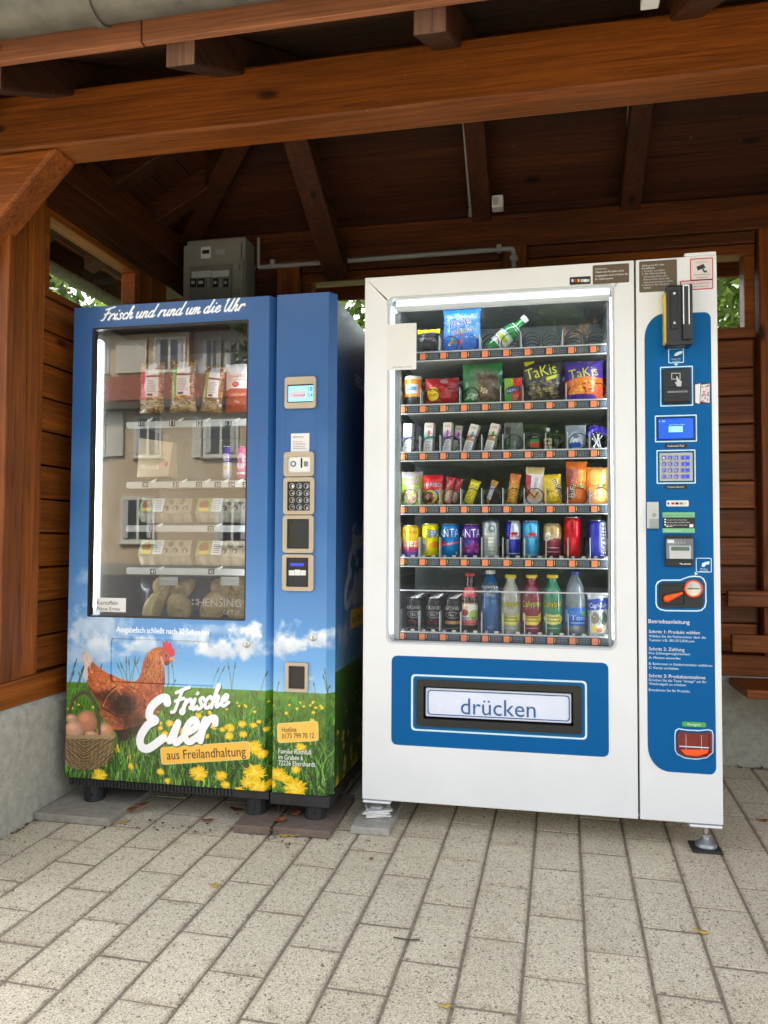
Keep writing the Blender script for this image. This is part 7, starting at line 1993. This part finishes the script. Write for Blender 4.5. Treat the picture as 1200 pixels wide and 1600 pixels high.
def f(p): p.rect(0, 50, 140, 100, (126, 30, 70)); p.rect(0, 44, 140, 52, (150, 80, 80)); script(p, 'c', 48, 50, 22, 2.6, (240, 238, 236), 6); p.text('Coca-Cola', 72, 46, 20, (244, 242, 238), 66, 6, shear=.3); p.rect(56, 70, 90, 72, (226, 200, 210)); p.rect(50, 82, 96, 85, (206, 170, 186))
can_like('can', 863.5, 818, 871, 29, YP, pm_('gold_burgundy_can_print', 140, 100, (190, 164, 110), f, .22, 0, .45), 'drink can, golden above and burgundy below', 'can', GC)
def f(p): p.text('Coca-Cola', 60, 46, 20, (150, 14, 24), 80, 16, shear=.3); p.rect(36, 80, 44, 110, (226, 190, 190))
can_like('can', 895, 808, 870.5, 27, YP, pm_('red_can_print', 140, 120, (206, 20, 40), f, .2, 0, .4), 'tall plain red drink can, tallest on the fifth shelf', 'can', GC)
def f(p): p.rect(78, 4, 104, 112, (226, 228, 232)); p.text('EISKAFFEE', 97, 60, 18, (30, 30, 60), 96, 90); p.rect(52, 10, 60, 100, (60, 70, 170))
can_like('can', 934, 813, 871, 30, YP, pm_('navy_can_print', 140, 116, (44, 46, 150), f, .22, 0, .4), 'navy blue coffee can with a white upright band at the right end', 'can', GC)
# lowest shelf: black cans in files, bottles, pouch
def jdp(band, bc):
    def f(p): p.text('JACK DANIELS', 70, 34, 11, (226, 228, 230), 46); p.ell(72, 50, 22, 10, (190, 194, 196)); p.ell(72, 50, 20, 8.5, (26, 26, 28)); p.text('No.7', 72, 54, 9, (226, 228, 230), 22); p.rect(30, 68, 116, 78, bc) if band else p.text('Cola', 76, 78, 12, bc, 44); p.rect(48, 90, 96, 92, (170, 172, 174))
    return f
JR, JG = pm_('black_red_can_print', 140, 100, (20, 21, 24), jdp(0, (196, 30, 44)), .25, 0, .3), pm_('black_gold_can_print', 140, 100, (24, 24, 26), jdp(1, (196, 150, 60)), .25, 0, .3)
for k, (xc, mt, nm) in enumerate(((646, JR, 'black can with red script, leftmost on the lowest shelf'), (676.5, JR, 'black can with red script, second from the left on the lowest shelf'), (706, JG, 'black can with a golden band beside the dark beer bottle'))):
    o = can_like('can', xc, 934 + k * .6, 985.5 + k * .6, 26.5, YP, mt, nm, 'can', 'black whiskey mix cans')
    place = ('leftmost file', 'second file', 'third file')[k]
    for j in range(1, 4):
        r_ = o.copy(); COL.objects.link(r_); r_.location.y += .068 * j
        r_['label'] = 'black can standing %s in the %s of black cans' % (('second', 'third', 'fourth')[j - 1], place)
        for ch in o.children:
            c_ = ch.copy(); COL.objects.link(c_); c_.parent = r_
def bottle(name, px, yt, yb, pw, Y, prof, liquid, lab, lab_r, label, capm, cap_from, group=None, glass=None):
    """prof: (share of radius, share of height); the cap takes the top from cap_from."""
    a, b = at(px, yb, Y), at(px, yt, Y); h = b.z - a.z; r = pw / 2 * Y / FPX
    o = thing(name, (a.x, Y + r, a.z), label, 'bottle', group)
    c = (a.x, Y + r, a.z)
    MB().lathe([(r * p_, h * q_) for p_, q_ in prof], c, 26).build('body', liquid, o, auto=60)
    tr = prof[-1][0] * r
    MB().lathe([(tr * 1.02, h * cap_from), (tr * 1.28, h * (cap_from + .004)), (tr * 1.28, h * .992), (tr * 1.1, h), (0, h)], c, 22).build('cap', capm, o, auto=50)
    for k, (z0, z1, m_) in enumerate(lab):
        def rad(z):
            for i in range(len(prof) - 1):
                if prof[i][1] <= z <= prof[i + 1][1]:
                    t = (z - prof[i][1]) / max(1e-6, prof[i + 1][1] - prof[i][1]); return r * (prof[i][0] + t * (prof[i + 1][0] - prof[i][0]))
            return r
        zs = [z0 + (z1 - z0) * i / 5 for i in range(6)]
        MB().lathe([(rad(z) * 1.015 + .0003, h * z) for z in zs], c, 26, v_range=(h * z0, h * z1)).build('print_label', m_, o, smooth=True)
    return o
BROWNG = pm('brown_beer_glass', (.03, .010, .006), .08, var=.2, coat=.6)
def f(p): p.poly([(36, 10), (60, 6), (90, 8), (104, 14), (104, 96), (36, 96)], (216, 214, 206)); p.ell(56, 46, 12, 16, (170, 50, 40)); p.ell(60, 22, 8, 8, (206, 170, 140)); p.ell(86, 56, 16, 24, (150, 180, 70)); p.rect(36, 82, 104, 100, (196, 40, 44)); p.text('RADLER', 66, 80, 14, (40, 40, 40), 52); p.text('MELONE', 70, 94, 8, (240, 220, 220), 44)
def f_(p): p.text('BIER', 70, 40, 18, (236, 200, 200), 44)
bottle('beer_bottle', 733, 896, 988, 24, YP, [(0, 0), (.94, .004), (1, .02), (1, .56), (.92, .64), (.62, .76), (.50, .84), (.48, .95)], BROWNG, [(.12, .50, pm_('beer_label_print', 140, 104, (170, 120, 90), f)), (.60, .76, pm_('beer_neck_print', 140, 60, (206, 60, 62), f_))], 0, 'dark brown beer bottle with a pale fruit label and red neck label', REDL, .945)
PBL = pm('blue_sports_drink', (.012, .10, .26), .1, var=.1, coat=.6)
def f(p): p.text('POWER', 70, 34, 16, (236, 240, 246), 46); p.text('ADE', 80, 52, 12, (236, 240, 246), 24)
CLEARP = glass_mat('clear_plastic', 1.5, (.86, .90, .93), .05)
bottle('sports_drink', 765.5, 891, 990, 29, YP, [(0, 0), (.9, .004), (.96, .03), (.98, .12), (.94, .22), (1, .36), (.97, .52), (.90, .58), (1, .64), (.98, .74), (.70, .84), (.42, .90), (.40, .95)], PBL, [(.64, .80, pm_('sports_label_print', 140, 60, (50, 66, 84), f))], 0, 'blue sports drink bottle beside the dark beer bottle', LGREY, .935)
for (px, c, lc, nm, ty) in ((797.5, (.36, .36, .28), (206, 200, 90), 'cloudy pale lemonade bottle with a yellow lid', 'ORIGINAL'), (831, (.20, .012, .03), (240, 206, 60), 'dark red lemonade bottle with a yellow lid', 'STRAWBERRY'), (864, (.03, .22, .11), (220, 214, 100), 'green lemonade bottle with a yellow lid', 'KIWI')):
    LQ = pm('lemonade', c, .1, var=.06, coat=.7)
    bg_ = tuple(int(255 * (x ** (1 / 2.2))) for x in c)
    def f(p):
        p.text('Calypso', 70, 34, 22, (230, 214, 40), 48, 5, edge=((60, 60, 20), 2)); p.poly([(46, 56), (58, 70), (82, 70), (94, 54), (96, 84), (82, 104), (58, 104), (44, 84)] if ty != 'KIWI' else [(44, 78), (60, 62), (72, 66), (84, 62), (98, 78), (88, 98), (70, 104), (52, 96)], lc)
        p.ell(70, 90, 12, 10, np.clip(np.array(lc) * 1.06 + 10, 0, 255)); p.text(ty, 70, 80, 8, (50, 50, 30), 36); p.text('LEMONADE', 70, 92, 8, (50, 50, 30), 36); p.rect(56, 114, 84, 116, (200, 200, 190))
    bottle('lemonade_bottle', px, 898.5, 991, 30, YP, [(0, 0), (.92, .004), (1, .02), (1, .62), (.93, .70), (.62, .82), (.46, .88), (.45, .95)], LQ, [(.06, .62, pm_('lemonade_label_print', 140, 124, bg_, f, .12, .7))], 0, nm, YELL, .94, 'lemonade bottles on the lowest shelf')
WAT = pm('water_in_bottle', (.30, .36, .40), .05, var=.25, scale=30, coat=.8, trans=.5)
def f(p): p.ell(94, 24, 12, 10, (90, 170, 60)); p.text('Tonisst', 88, 52, 20, (236, 242, 248), 56); p.rect(42, 10, 52, 60, (90, 150, 210)); p.rect(60, 62, 110, 66, (160, 200, 240)); [p.rect(56, 16 + i * 6, 80, 18 + i * 6, (90, 140, 210)) for i in range(4)]
bottle('water_bottle', 899.5, 893, 993, 31, YP, [(0, 0), (.75, .002), (.94, .02), (.98, .06), (1, .16), (1, .42), (.94, .46), (1, .50), (.95, .54), (1, .58), (.94, .66), (.80, .78), (.52, .88), (.40, .92), (.38, .95)], WAT, [(.15, .43, pm_('water_label_print', 140, 76, (24, 96, 184), f))], 0, 'clear water bottle with a blue label and dark blue cap', pm('navy_cap', L((50, 56, 140)), .35), .935)
def f(p):
    p.rect(0, 0, 90, 12, (190, 194, 198)); p.poly([(0, 18), (90, 12), (90, 46), (0, 52)], (40, 60, 150)); p.text('Capri-Sun', 45, 42, 15, (240, 242, 248), 76, 2); p.ell(30, 74, 20, 18, (110, 100, 84)); p.ell(70, 74, 16, 20, (60, 80, 60)); p.ell(26, 108, 18, 12, (226, 190, 60)); p.ell(60, 106, 20, 14, (240, 230, 190)); p.ell(52, 110, 14, 7, (226, 120, 110)); p.speck(0, 0, 90, 130, 40, [(226, 230, 234), (150, 156, 160)], 2, 5, rp, .5)
bags('drink_pouch', 918, 928, 950, 994, pm_('pouch_print', 90, 132, (170, 176, 180), f, .2, .3, .4, .3), 'silver and blue drink pouch at the right end of the lowest shelf', 'drink pouch', depth=.02, seed=66)
# ------------------------------------------------------------ trees, the houses opposite, fallen leaves
def tree(x, y, h, crown, n, leaf, label, seed, size=.075, trunk_r=.12, group=None, gap=.75, sp=1.0):
    """crown: list of (dx, dy, z, rx, ry, rz) leaf masses."""
    r = np.random.default_rng(seed)
    o = thing('tree', (x, y, -.22), label, 'tree', group)
    tk = MB()
    top = Vector((x + r.uniform(-.3, .3), y, h * .8))
    base = Vector((x, y, -.3))
    tk.tube([base, base.lerp(top, .35) + Vector((r.uniform(-.1, .1), 0, 0)), base.lerp(top, .7), top], [trunk_r, trunk_r * .8, trunk_r * .5, trunk_r * .18], 9)
    cl = []
    for c in crown:
        C = Vector((x + c[0], y + c[1], c[2]))
        s = base.lerp(top, min(.95, max(.25, (C.z - c[5] * .6) / (h * .8) * .8)))
        mid = s.lerp(C, .5) + Vector((0, 0, .15))
        tk.tube([s, mid, C], [trunk_r * .35, trunk_r * .22, trunk_r * .08], 6)
        for k in range(5):
            e = C + Vector((r.uniform(-1, 1) * c[3], r.uniform(-1, 1) * c[4], r.uniform(-1, 1) * c[5])) * .8
            tk.tube([mid.lerp(C, r.uniform(.2, .9)), e], [trunk_r * .10, trunk_r * .03], 5)
        m = int(14 * sp)
        for k in range(m):
            d = r.normal(0, 1, 3); d /= np.linalg.norm(d)
            q = r.uniform(.35, 1.0)
            cl.append((C.x + d[0] * c[3] * q, C.y + d[1] * c[4] * q, C.z + d[2] * c[5] * q, min(c[3], c[4], c[5]) * r.uniform(.22, .42)))
    tk.build('trunk', BARK, o, auto=60)
    cl = np.array(cl)
    idx = r.integers(0, len(cl), n)
    P = cl[idx, :3] + r.normal(0, 1, (n, 3)) * cl[idx, 3:4] * .62
    A = r.normal(0, 1, (n, 3)); A[:, 2] -= .4
    A /= np.linalg.norm(A, axis=1, keepdims=True)
    B = np.cross(A, r.normal(0, 1, (n, 3))); B /= np.linalg.norm(B, axis=1, keepdims=True)
    s = size * r.uniform(.6, 1.25, (n, 1))
    Nn = np.cross(A, B)
    q = [P - A * s, P + B * s * .42 + Nn * s * .1, P + A * s, P - B * s * .42 + Nn * s * .1]
    V = np.stack(q, 1).reshape(-1, 3)
    F = np.arange(4 * n).reshape(n, 4)
    off = np.array(WLOC[o.name])
    me = bpy.data.meshes.new('crown')
    me.vertices.add(4 * n); me.vertices.foreach_set('co', (V - off).astype(np.float32).ravel())
    me.loops.add(4 * n); me.loops.foreach_set('vertex_index', F.ravel().astype(np.int32))
    me.polygons.add(n); me.polygons.foreach_set('loop_start', np.arange(0, 4 * n, 4, dtype=np.int32)); me.polygons.foreach_set('loop_total', np.full(n, 4, np.int32))
    me.materials.append(leaf); me.update(); me.validate()
    c = bpy.data.objects.new('crown', me); COL.objects.link(c); c.parent = o
    return o
GT = 'trees behind the shelter'
tree(2.3, 8.6, 4.2, [(-.1, 0, 3.3, 1.2, .9, .9), (-1.0, .2, 2.7, .8, .7, .6), (.9, .1, 2.5, .9, .8, .7), (.1, .2, 1.6, 1.2, .8, .6)], 9000, LEAFA, 'leafy bright green tree seen through the right back window', 3, .085, .09)
tree(-2.6, 8.8, 4.6, [(0, 0, 3.7, 1.0, .8, .6), (.9, .3, 2.5, .8, .7, .5), (-.8, 0, 2.7, .8, .7, .6)], 5000, LEAFA, 'slim pale trunked tree seen through the back window between the machines', 4, .08, .07)
tree(-4.6, 6.4, 4.4, [(0, 0, 2.9, 1.2, .9, .8), (.9, -.6, 2.3, .9, .8, .6), (-.8, .8, 2.6, .9, .8, .7), (.3, 1.0, 1.8, 1.1, 1.0, .6), (-.2, -1.2, 2.7, 1.0, .9, .8)], 12000, LEAFA, 'leafy tree seen through the left side window', 5, .07, .08)
tree(-5.4, 7.6, 5.2, [(0, 0, 3.2, 1.5, 1.1, 1.0), (1.3, -.5, 2.6, 1.2, .9, .8), (-.6, -1.6, 3.0, 1.2, 1.0, .9), (1.9, .4, 3.6, 1.2, 1.0, .8)], 14000, LEAFB, 'dense dark green tree behind the one at the left side window', 15, .085, .12)
# wooded edge far behind the shelter
hd = np.random.default_rng(9)
tree(-.4, 14.0, 5.0, [(-3.2, 0, 2.2, 1.9, 1.2, 1.3), (-1, .4, 2.6, 1.8, 1.2, 1.4), (1.6, 0, 2.3, 1.9, 1.2, 1.3), (4.0, .3, 2.6, 2.0, 1.2, 1.4), (6.4, 0, 2.3, 1.8, 1.2, 1.2)], 9000, LEAFB, 'broad dark bushy tree far behind the shelter', 6, .14, .14)
for k, (x, y, nm) in enumerate(((-6.5, 15.5, 'tall dark tree far behind the shelter, leftmost of the row'), (-2.2, 17.0, 'tall dark tree far behind the shelter, second of the row from the left'), (3.0, 16.5, 'tall dark tree far behind the shelter, third of the row from the left'), (7.5, 15.0, 'tall dark tree far behind the shelter, rightmost of the row'))):
    tree(x, y, 8.5, [(0, 0, 5.6, 2.3, 1.6, 1.9), (-1.4, .2, 3.6, 1.8, 1.4, 1.5), (1.5, -.2, 3.8, 1.8, 1.4, 1.5), (.2, 0, 2.2, 2.0, 1.4, 1.2)], 6500, [LEAFB, LEAFA][k % 2], nm, 60 + k, .17, .2, GT)
# what the glass mirrors: houses and trees across the road, behind the camera
def mv(px, py, Yv, Ym=2.60):
    """The real place whose mirror image in the glass is seen at that pixel, for a mirrored depth Yv."""
    p = at(px, py, Yv); return Vector((p.x, 2 * Ym - Yv, p.z))
HV = 24.2
HY = 2 * 2.58 - HV
hs_ = thing('house', (-9, HY - 4, -.2), 'tan plastered house with red roof across the road, mirrored in the blue machine', 'house')
def hb(name, px0, py0, px1, py1, Yv, d0, d1, mat, par=hs_):
    a, b = mv(px0, py1, Yv, 2.58), mv(px1, py0, Yv, 2.58)
    y = a.y
    return MB().box(a.x, b.x, y - d1, y - d0, a.z, b.z).build(name, mat, par)
zt = mv(260, 640, HV, 2.58).z
xr_ = mv(520, 700, HV, 2.58).x
MB().box(-17, xr_, HY - 9, HY, -.22, zt).build('wall', PLASTER, hs_)
MB().box(-17.4, xr_ + .4, HY - .01, HY + .5, zt + .001, zt + .22).build('eaves', DBROWN, hs_)
# tiled roof: rows of tiles
zr0, zr1 = zt + .225, mv(260, 590, HV + 2.0, 2.58).z + .1
rt = MB().add([(-17.4, HY + .5, zr0), (xr_ + .4, HY + .5, zr0), (xr_ + .4, HY - 2.2, zr1), (-17.4, HY - 2.2, zr1)], [(0, 1, 2, 3)]).build('roof', TILEM, hs_)
n = 11
tl = MB()
for i in range(n):
    t0, t1 = i / n, (i + 1) / n
    for j in range(52):
        xx = -16.5 + j * .235
        if xx > xr_: break
        y0_, y1_ = HY + .5 - 2.7 * t0, HY + .5 - 2.7 * t1
        z0_, z1_ = zr0 + (zr1 - zr0) * t0, zr0 + (zr1 - zr0) * t1
        tl.hexa([(xx, y0_ + .03, z0_ + .06), (xx + .11, y0_ + .03, z0_ + .13), (xx + .22, y0_ + .03, z0_ + .06), (xx + .11, y0_ + .03, z0_ + .02)], [(xx, y1_, z1_ + .015), (xx + .11, y1_, z1_ + .06), (xx + .22, y1_, z1_ + .015), (xx + .11, y1_, z1_ + .005)])
to = tl.build('roof_tiles', TILEM, rt); to['kind'] = 'stuff'
# upper storey set back
UV_ = HV + 2.2
a, b = mv(100, 600, UV_, 2.58), mv(296, 518, UV_, 2.58)
MB().box(-17, b.x, a.y - 6, a.y, zr1 - .5, b.z).build('wall', PLASTER, hs_)
MB().box(b.x + .001, mv(500, 600, UV_, 2.58).x, a.y - 6, a.y - .4, zr1 - .5, b.z + .1).build('wall', pm('grey_render', (.40, .39, .38), .9), hs_)
MB().box(-17.4, xr_, a.y - 6, a.y + .5, b.z + .101, b.z + .4).build('roof', DBROWN, hs_)
CURT = pm('grey_curtain', (.34, .34, .33), .8, var=.2, scale=30)
def house_window(px0, py0, px1, py1, Yv, shutter=None):
    fr_ = hb('window', px0, py0, px1, py1, Yv, -.05, .01, SHUT)
    m = (px1 - px0) * .09
    hb('pane', px0 + m, py0 + m, (px0 + px1) / 2 - m * .4, py1 - m * 1.2, Yv, -.07, -.051, DWIN, fr_)
    hb('pane', (px0 + px1) / 2 + m * .4, py0 + m, px1 - m, py1 - m * 1.2, Yv, -.07, -.051, DWIN, fr_)
    for (u0, u1) in ((px0 + m * 1.1, px0 + (px1 - px0) * .24), (px1 - (px1 - px0) * .24, px1 - m * 1.1)): hb('curtain', u0, py0 + m * 1.3, u1, py1 - m * 1.5, Yv, -.074, -.0715, CURT, fr_)
    hb('sill', px0 - 2, py1, px1 + 2, py1 + 2.2, Yv, -.12, -.001, SHUT, fr_)
    if shutter:
        s = hb('shutter', shutter[0], py0 - .5, shutter[1], py1, Yv, -.09, -.03, SHUT)
        for k in range(12):
            y = py0 + 3 + (py1 - py0 - 6) * k / 12
            hb('slat', shutter[0] + 2, y, shutter[1] - 2, y + (py1 - py0) / 19, Yv, -.105, -.0905, SHUT, s)
house_window(136, 646, 166, 713, HV, (168, 195))
house_window(210, 650, 254, 715, HV)
house_window(318, 652, 374, 715, HV, (302, 317))
house_window(189, 776, 244, 848, HV)
house_window(338, 780, 390, 850, HV)
house_window(410, 650, 450, 715, HV)
house_window(138, 532, 172, 584, UV_, (183, 231)); house_window(240, 526, 291, 583, UV_)
house_window(318, 530, 346, 585, UV_ + .3)
house_window(352, 535, 392, 590, UV_ + .3)
hb('base_course', 60, 884, 520, 898, HV, -.06, -.001, pm('grey_base', (.22, .20, .17), .9))
# trees across the road, mirrored in the white machine
GM = 'trees across the road'
tree(mv(372, 700, 15).x + .5, -9.8, 6.0, [(0, 0, mv(372, 520, 15).z, .55, .5, .6), (.7, 0, mv(372, 560, 15).z, .7, .6, .7), (1.3, .2, 4.6, 1.0, .8, .8)], 2600, LEAFB, 'small leafy tree across the road, mirrored at the right edge of the blue machine pane', 12, .10, .09)
for k, (px, py, s, lf, nm) in enumerate(((660, 560, 1.0, LEAFB, 'dark dense tree across the road, nearest to the tan house'), (740, 520, 1.15, LEAFB, 'tall dark tree across the road, between two other trees'), (815, 545, 1.0, LEAFA, 'lighter green tree across the road, left of the orange house'), (945, 560, .9, LEAFB, 'low dark tree across the road, right of the orange house'))):
    c = mv(px, py, 22)
    tree(c.x, c.y, c.z + 2.2, [(0, 0, c.z, 1.9 * s, 1.5, 1.7 * s), (-.9, .3, c.z - 1.6, 1.6 * s, 1.4, 1.3), (.9, -.3, c.z - 1.4, 1.6 * s, 1.4, 1.4), (.2, 0, c.z + 1.4, 1.3 * s, 1.2, 1.1), (0, .5, c.z - 3.0, 1.7, 1.3, 1.1)], 7000, lf, nm, 20 + k, .17, .2, GM)
hr = np.random.default_rng(44)
hx0, hx1, hyy = mv(600, 700, 21).x, mv(1060, 700, 21).x, mv(600, 700, 21).y
hd_ = thing('hedge', ((hx0 + hx1) / 2, hyy, -.22), 'long dark green hedge across the road, below the trees', 'hedge')
n_ = 26000
P = np.stack([hr.uniform(hx0, hx1, n_), hyy + hr.normal(0, .25, n_), hr.uniform(-.2, 3.1, n_)], 1)
P[:, 1] += .25 * np.sin(P[:, 0] * 3) + .2 * np.sin(P[:, 2] * 4)
A = hr.normal(0, 1, (n_, 3)); A /= np.linalg.norm(A, axis=1, keepdims=True)
B = np.cross(A, hr.normal(0, 1, (n_, 3))); B /= np.linalg.norm(B, axis=1, keepdims=True)
V = np.stack([P - A * .12, P + B * .07, P + A * .12, P - B * .07], 1).reshape(-1, 3)
finish('foliage', V.tolist(), np.arange(4 * n_).reshape(n_, 4).tolist(), LEAFB, hd_)
MB().box(hx0 + .1, hx1 - .1, hyy - .5, hyy - .35, -.22, 3.0).build('inner_twigs', BARK, hd_)
oh = thing('house', (8, -27, -.2), 'orange plastered house behind the trees across the road, mirrored in the white machine', 'house')
a, b = mv(840, 700, 31), mv(985, 440, 31)
MB().box(a.x, b.x, a.y - 7, a.y, -.22, b.z).build('wall', ORPL, oh)
MB().box(a.x - .4, b.x + .4, a.y - 7.4, a.y + .5, b.z + .001, b.z + .35).build('roof', TILEM, oh)
hb('window', 876, 470, 925, 515, 31.05, -.05, .01, SHUT, oh); hb('pane', 879, 473, 922, 513, 31.05, -.07, -.051, pm('grey_pane', (.20, .21, .23), .15), oh)
hb('window', 876, 600, 925, 650, 31.05, -.05, .01, SHUT, oh); hb('pane', 879, 603, 922, 648, 31.05, -.07, -.051, DWIN, oh)
# fallen leaves and a twig
def leaf(px, py, ln, wd, ang, mat, label, lift=.004, curl=.25, z=None, tilt=0.0):
    d = C_FWD + C_RT * ((px - 600) / FPX) - C_UP * ((py - 800) / FPX)
    k = (gz(0) - EYE) / (d.z - .03 * d.y)
    p = d * k; X, Y = p.x, p.y
    Z = (gz(Y) if z is None else z) + lift
    m = MB(); v, f = [], []
    nn_ = 6
    for i in range(nn_ + 1):
        t = i / nn_
        w = wd * math.sin(math.pi * min(1, t * .92 + .04)) ** .8 * (1 + .15 * math.sin(i * 2.3))
        for s in (-1, 0, 1):
            lx, ly = (t - .5) * ln, s * w / 2
            lz = curl * ln * ((t - .5) ** 2) * 1.6 + abs(s) * curl * w * .45 + math.sin(i * 1.7 + s) * .0012
            v.append((X + lx * math.cos(ang) - ly * math.sin(ang), Y + lx * math.sin(ang) + ly * math.cos(ang), Z + lz + tilt * lx))
    for i in range(nn_):
        for s in (0, 1):
            q = i * 3 + s; f.append((q, q + 1, q + 4, q + 3))
    m.add(v, f)
    o = m.build('fallen_leaf', mat, smooth=True)
    sm_ = o.modifiers.new('thick', 'SOLIDIFY'); sm_.thickness = .0008
    return tag(o, label, 'leaf', 'fallen leaves')
leaf(335, 1386, .030, .020, .4, DRY2, 'small yellow fallen leaf alone on the paving before the blue machine')
leaf(325, 1284, .050, .020, .3, DRY1, 'rust brown leaf lying in front of the base of the blue machine')
leaf(437, 1297, .055, .028, .9, DRY1, 'curled orange leaf on top of the little heap between the reddish slabs', .03, .5)
leaf(430, 1304, .060, .024, .5, DRY1, 'orange brown leaf at the bottom of the heap between the reddish slabs', .012, .5)
leaf(444, 1308, .035, .024, .2, DRY2, 'pale yellow leaf lying in front of the reddish slabs')
leaf(458, 1307, .045, .026, -.2, DRY2, 'pale ochre leaf right of the yellow one in front of the reddish slabs')
leaf(462, 1287, .045, .03, 1.0, DRY1, 'brown curled leaf beside the right front leg of the blue machine', .03, .6)
leaf(205, 1272, .065, .030, .2, DRY1, 'brown curled leaf at the right end of the grey slab', .012, .5)
leaf(222, 1268, .055, .026, .9, DRY1, 'orange curled leaf behind the grey slab in the shade', .02, .5)
leaf(190, 1287, .05, .018, .8, DRY2, 'thin pale leaf scrap against the side of the grey slab')
leaf(370, 1268, .06, .03, -.2, DRY1, 'dark red leaf in the shade left of the middle leg', .004, .3)
leaf(580, 1344, .020, .012, 1.2, DRY1, 'tiny orange leaf before the pale slab of the white machine')
leaf(1096, 1459, .045, .016, -.3, DRY2, 'ochre leaf scrap in a joint before the right foot of the white machine')
leaf(696, 1575, .028, .014, .1, DRY2, 'pale leaf scrap in a joint at the bottom edge of the picture')
leaf(1193, 1284, .05, .018, .2, DRY1, 'rust brown leaf on the paving under the bench')
def ground_pt(px, py, lift=.004):
    d = C_FWD + C_RT * ((px - 600) / FPX) - C_UP * ((py - 800) / FPX)
    p = d * ((gz(0) - EYE) / (d.z - .03 * d.y)); return Vector((p.x, p.y, gz(p.y) + lift))
tag(MB().tube(spline([tuple(ground_pt(615, 1467)), tuple(ground_pt(636, 1470.5)), tuple(ground_pt(656, 1471))], 4), [.0018] * 9, 6).build('twig', BARK), 'thin dark twig lying across a paving joint before the white machine', 'twig')
s0, s1 = at(436, 1256, 2.66), at(444, 1290, 2.62)
tag(MB().tube(spline([tuple(s0), tuple((s0 + s1) / 2 + Vector((-.01, 0, 0))), (s1.x + .012, s1.y, gz(2.6) + .035)], 4), .0028, 6).build('dry_stalk', BARK), 'dry stalk leaning against the base rail of the blue machine between two legs', 'twig')

# crumbs of earth along the plinths and round the slabs
db = np.random.default_rng(8)
cv_, cf_ = [], []
spots = [(-1.772 + abs(db.normal(0, .012)), db.uniform(2.0, 2.5)) for _ in range(150)] + [(db.uniform(.55, 1.6), 3.595 - abs(db.normal(0, .02))) for _ in range(160)] + [(db.uniform(-1.5, -.65), 2.50 + db.normal(0, .03)) for _ in range(120)] + [(db.uniform(-1.7, 1.2), db.uniform(1.4, 3.0)) for _ in range(90)]
for (x, y) in spots:
    s_ = db.uniform(.0012, .0052) * (0.6 if y < 2.4 and x > -1.7 else 1)
    k = len(cv_)
    A_ = db.normal(0, 1, (4, 3)) * s_
    cv_ += [(x + q[0], y + q[1], gz(y) + .001 + abs(q[2]) * .8) for q in A_]
    cf_ += [(k, k + 1, k + 2), (k, k + 2, k + 3), (k, k + 3, k + 1), (k + 1, k + 3, k + 2)]
tag(finish('debris', cv_, cf_, pm('earth_crumbs', (.07, .052, .035), .95, var=.5, scale=80)), 'dark crumbs of earth and leaf litter scattered over the paving', None, None, 'stuff')
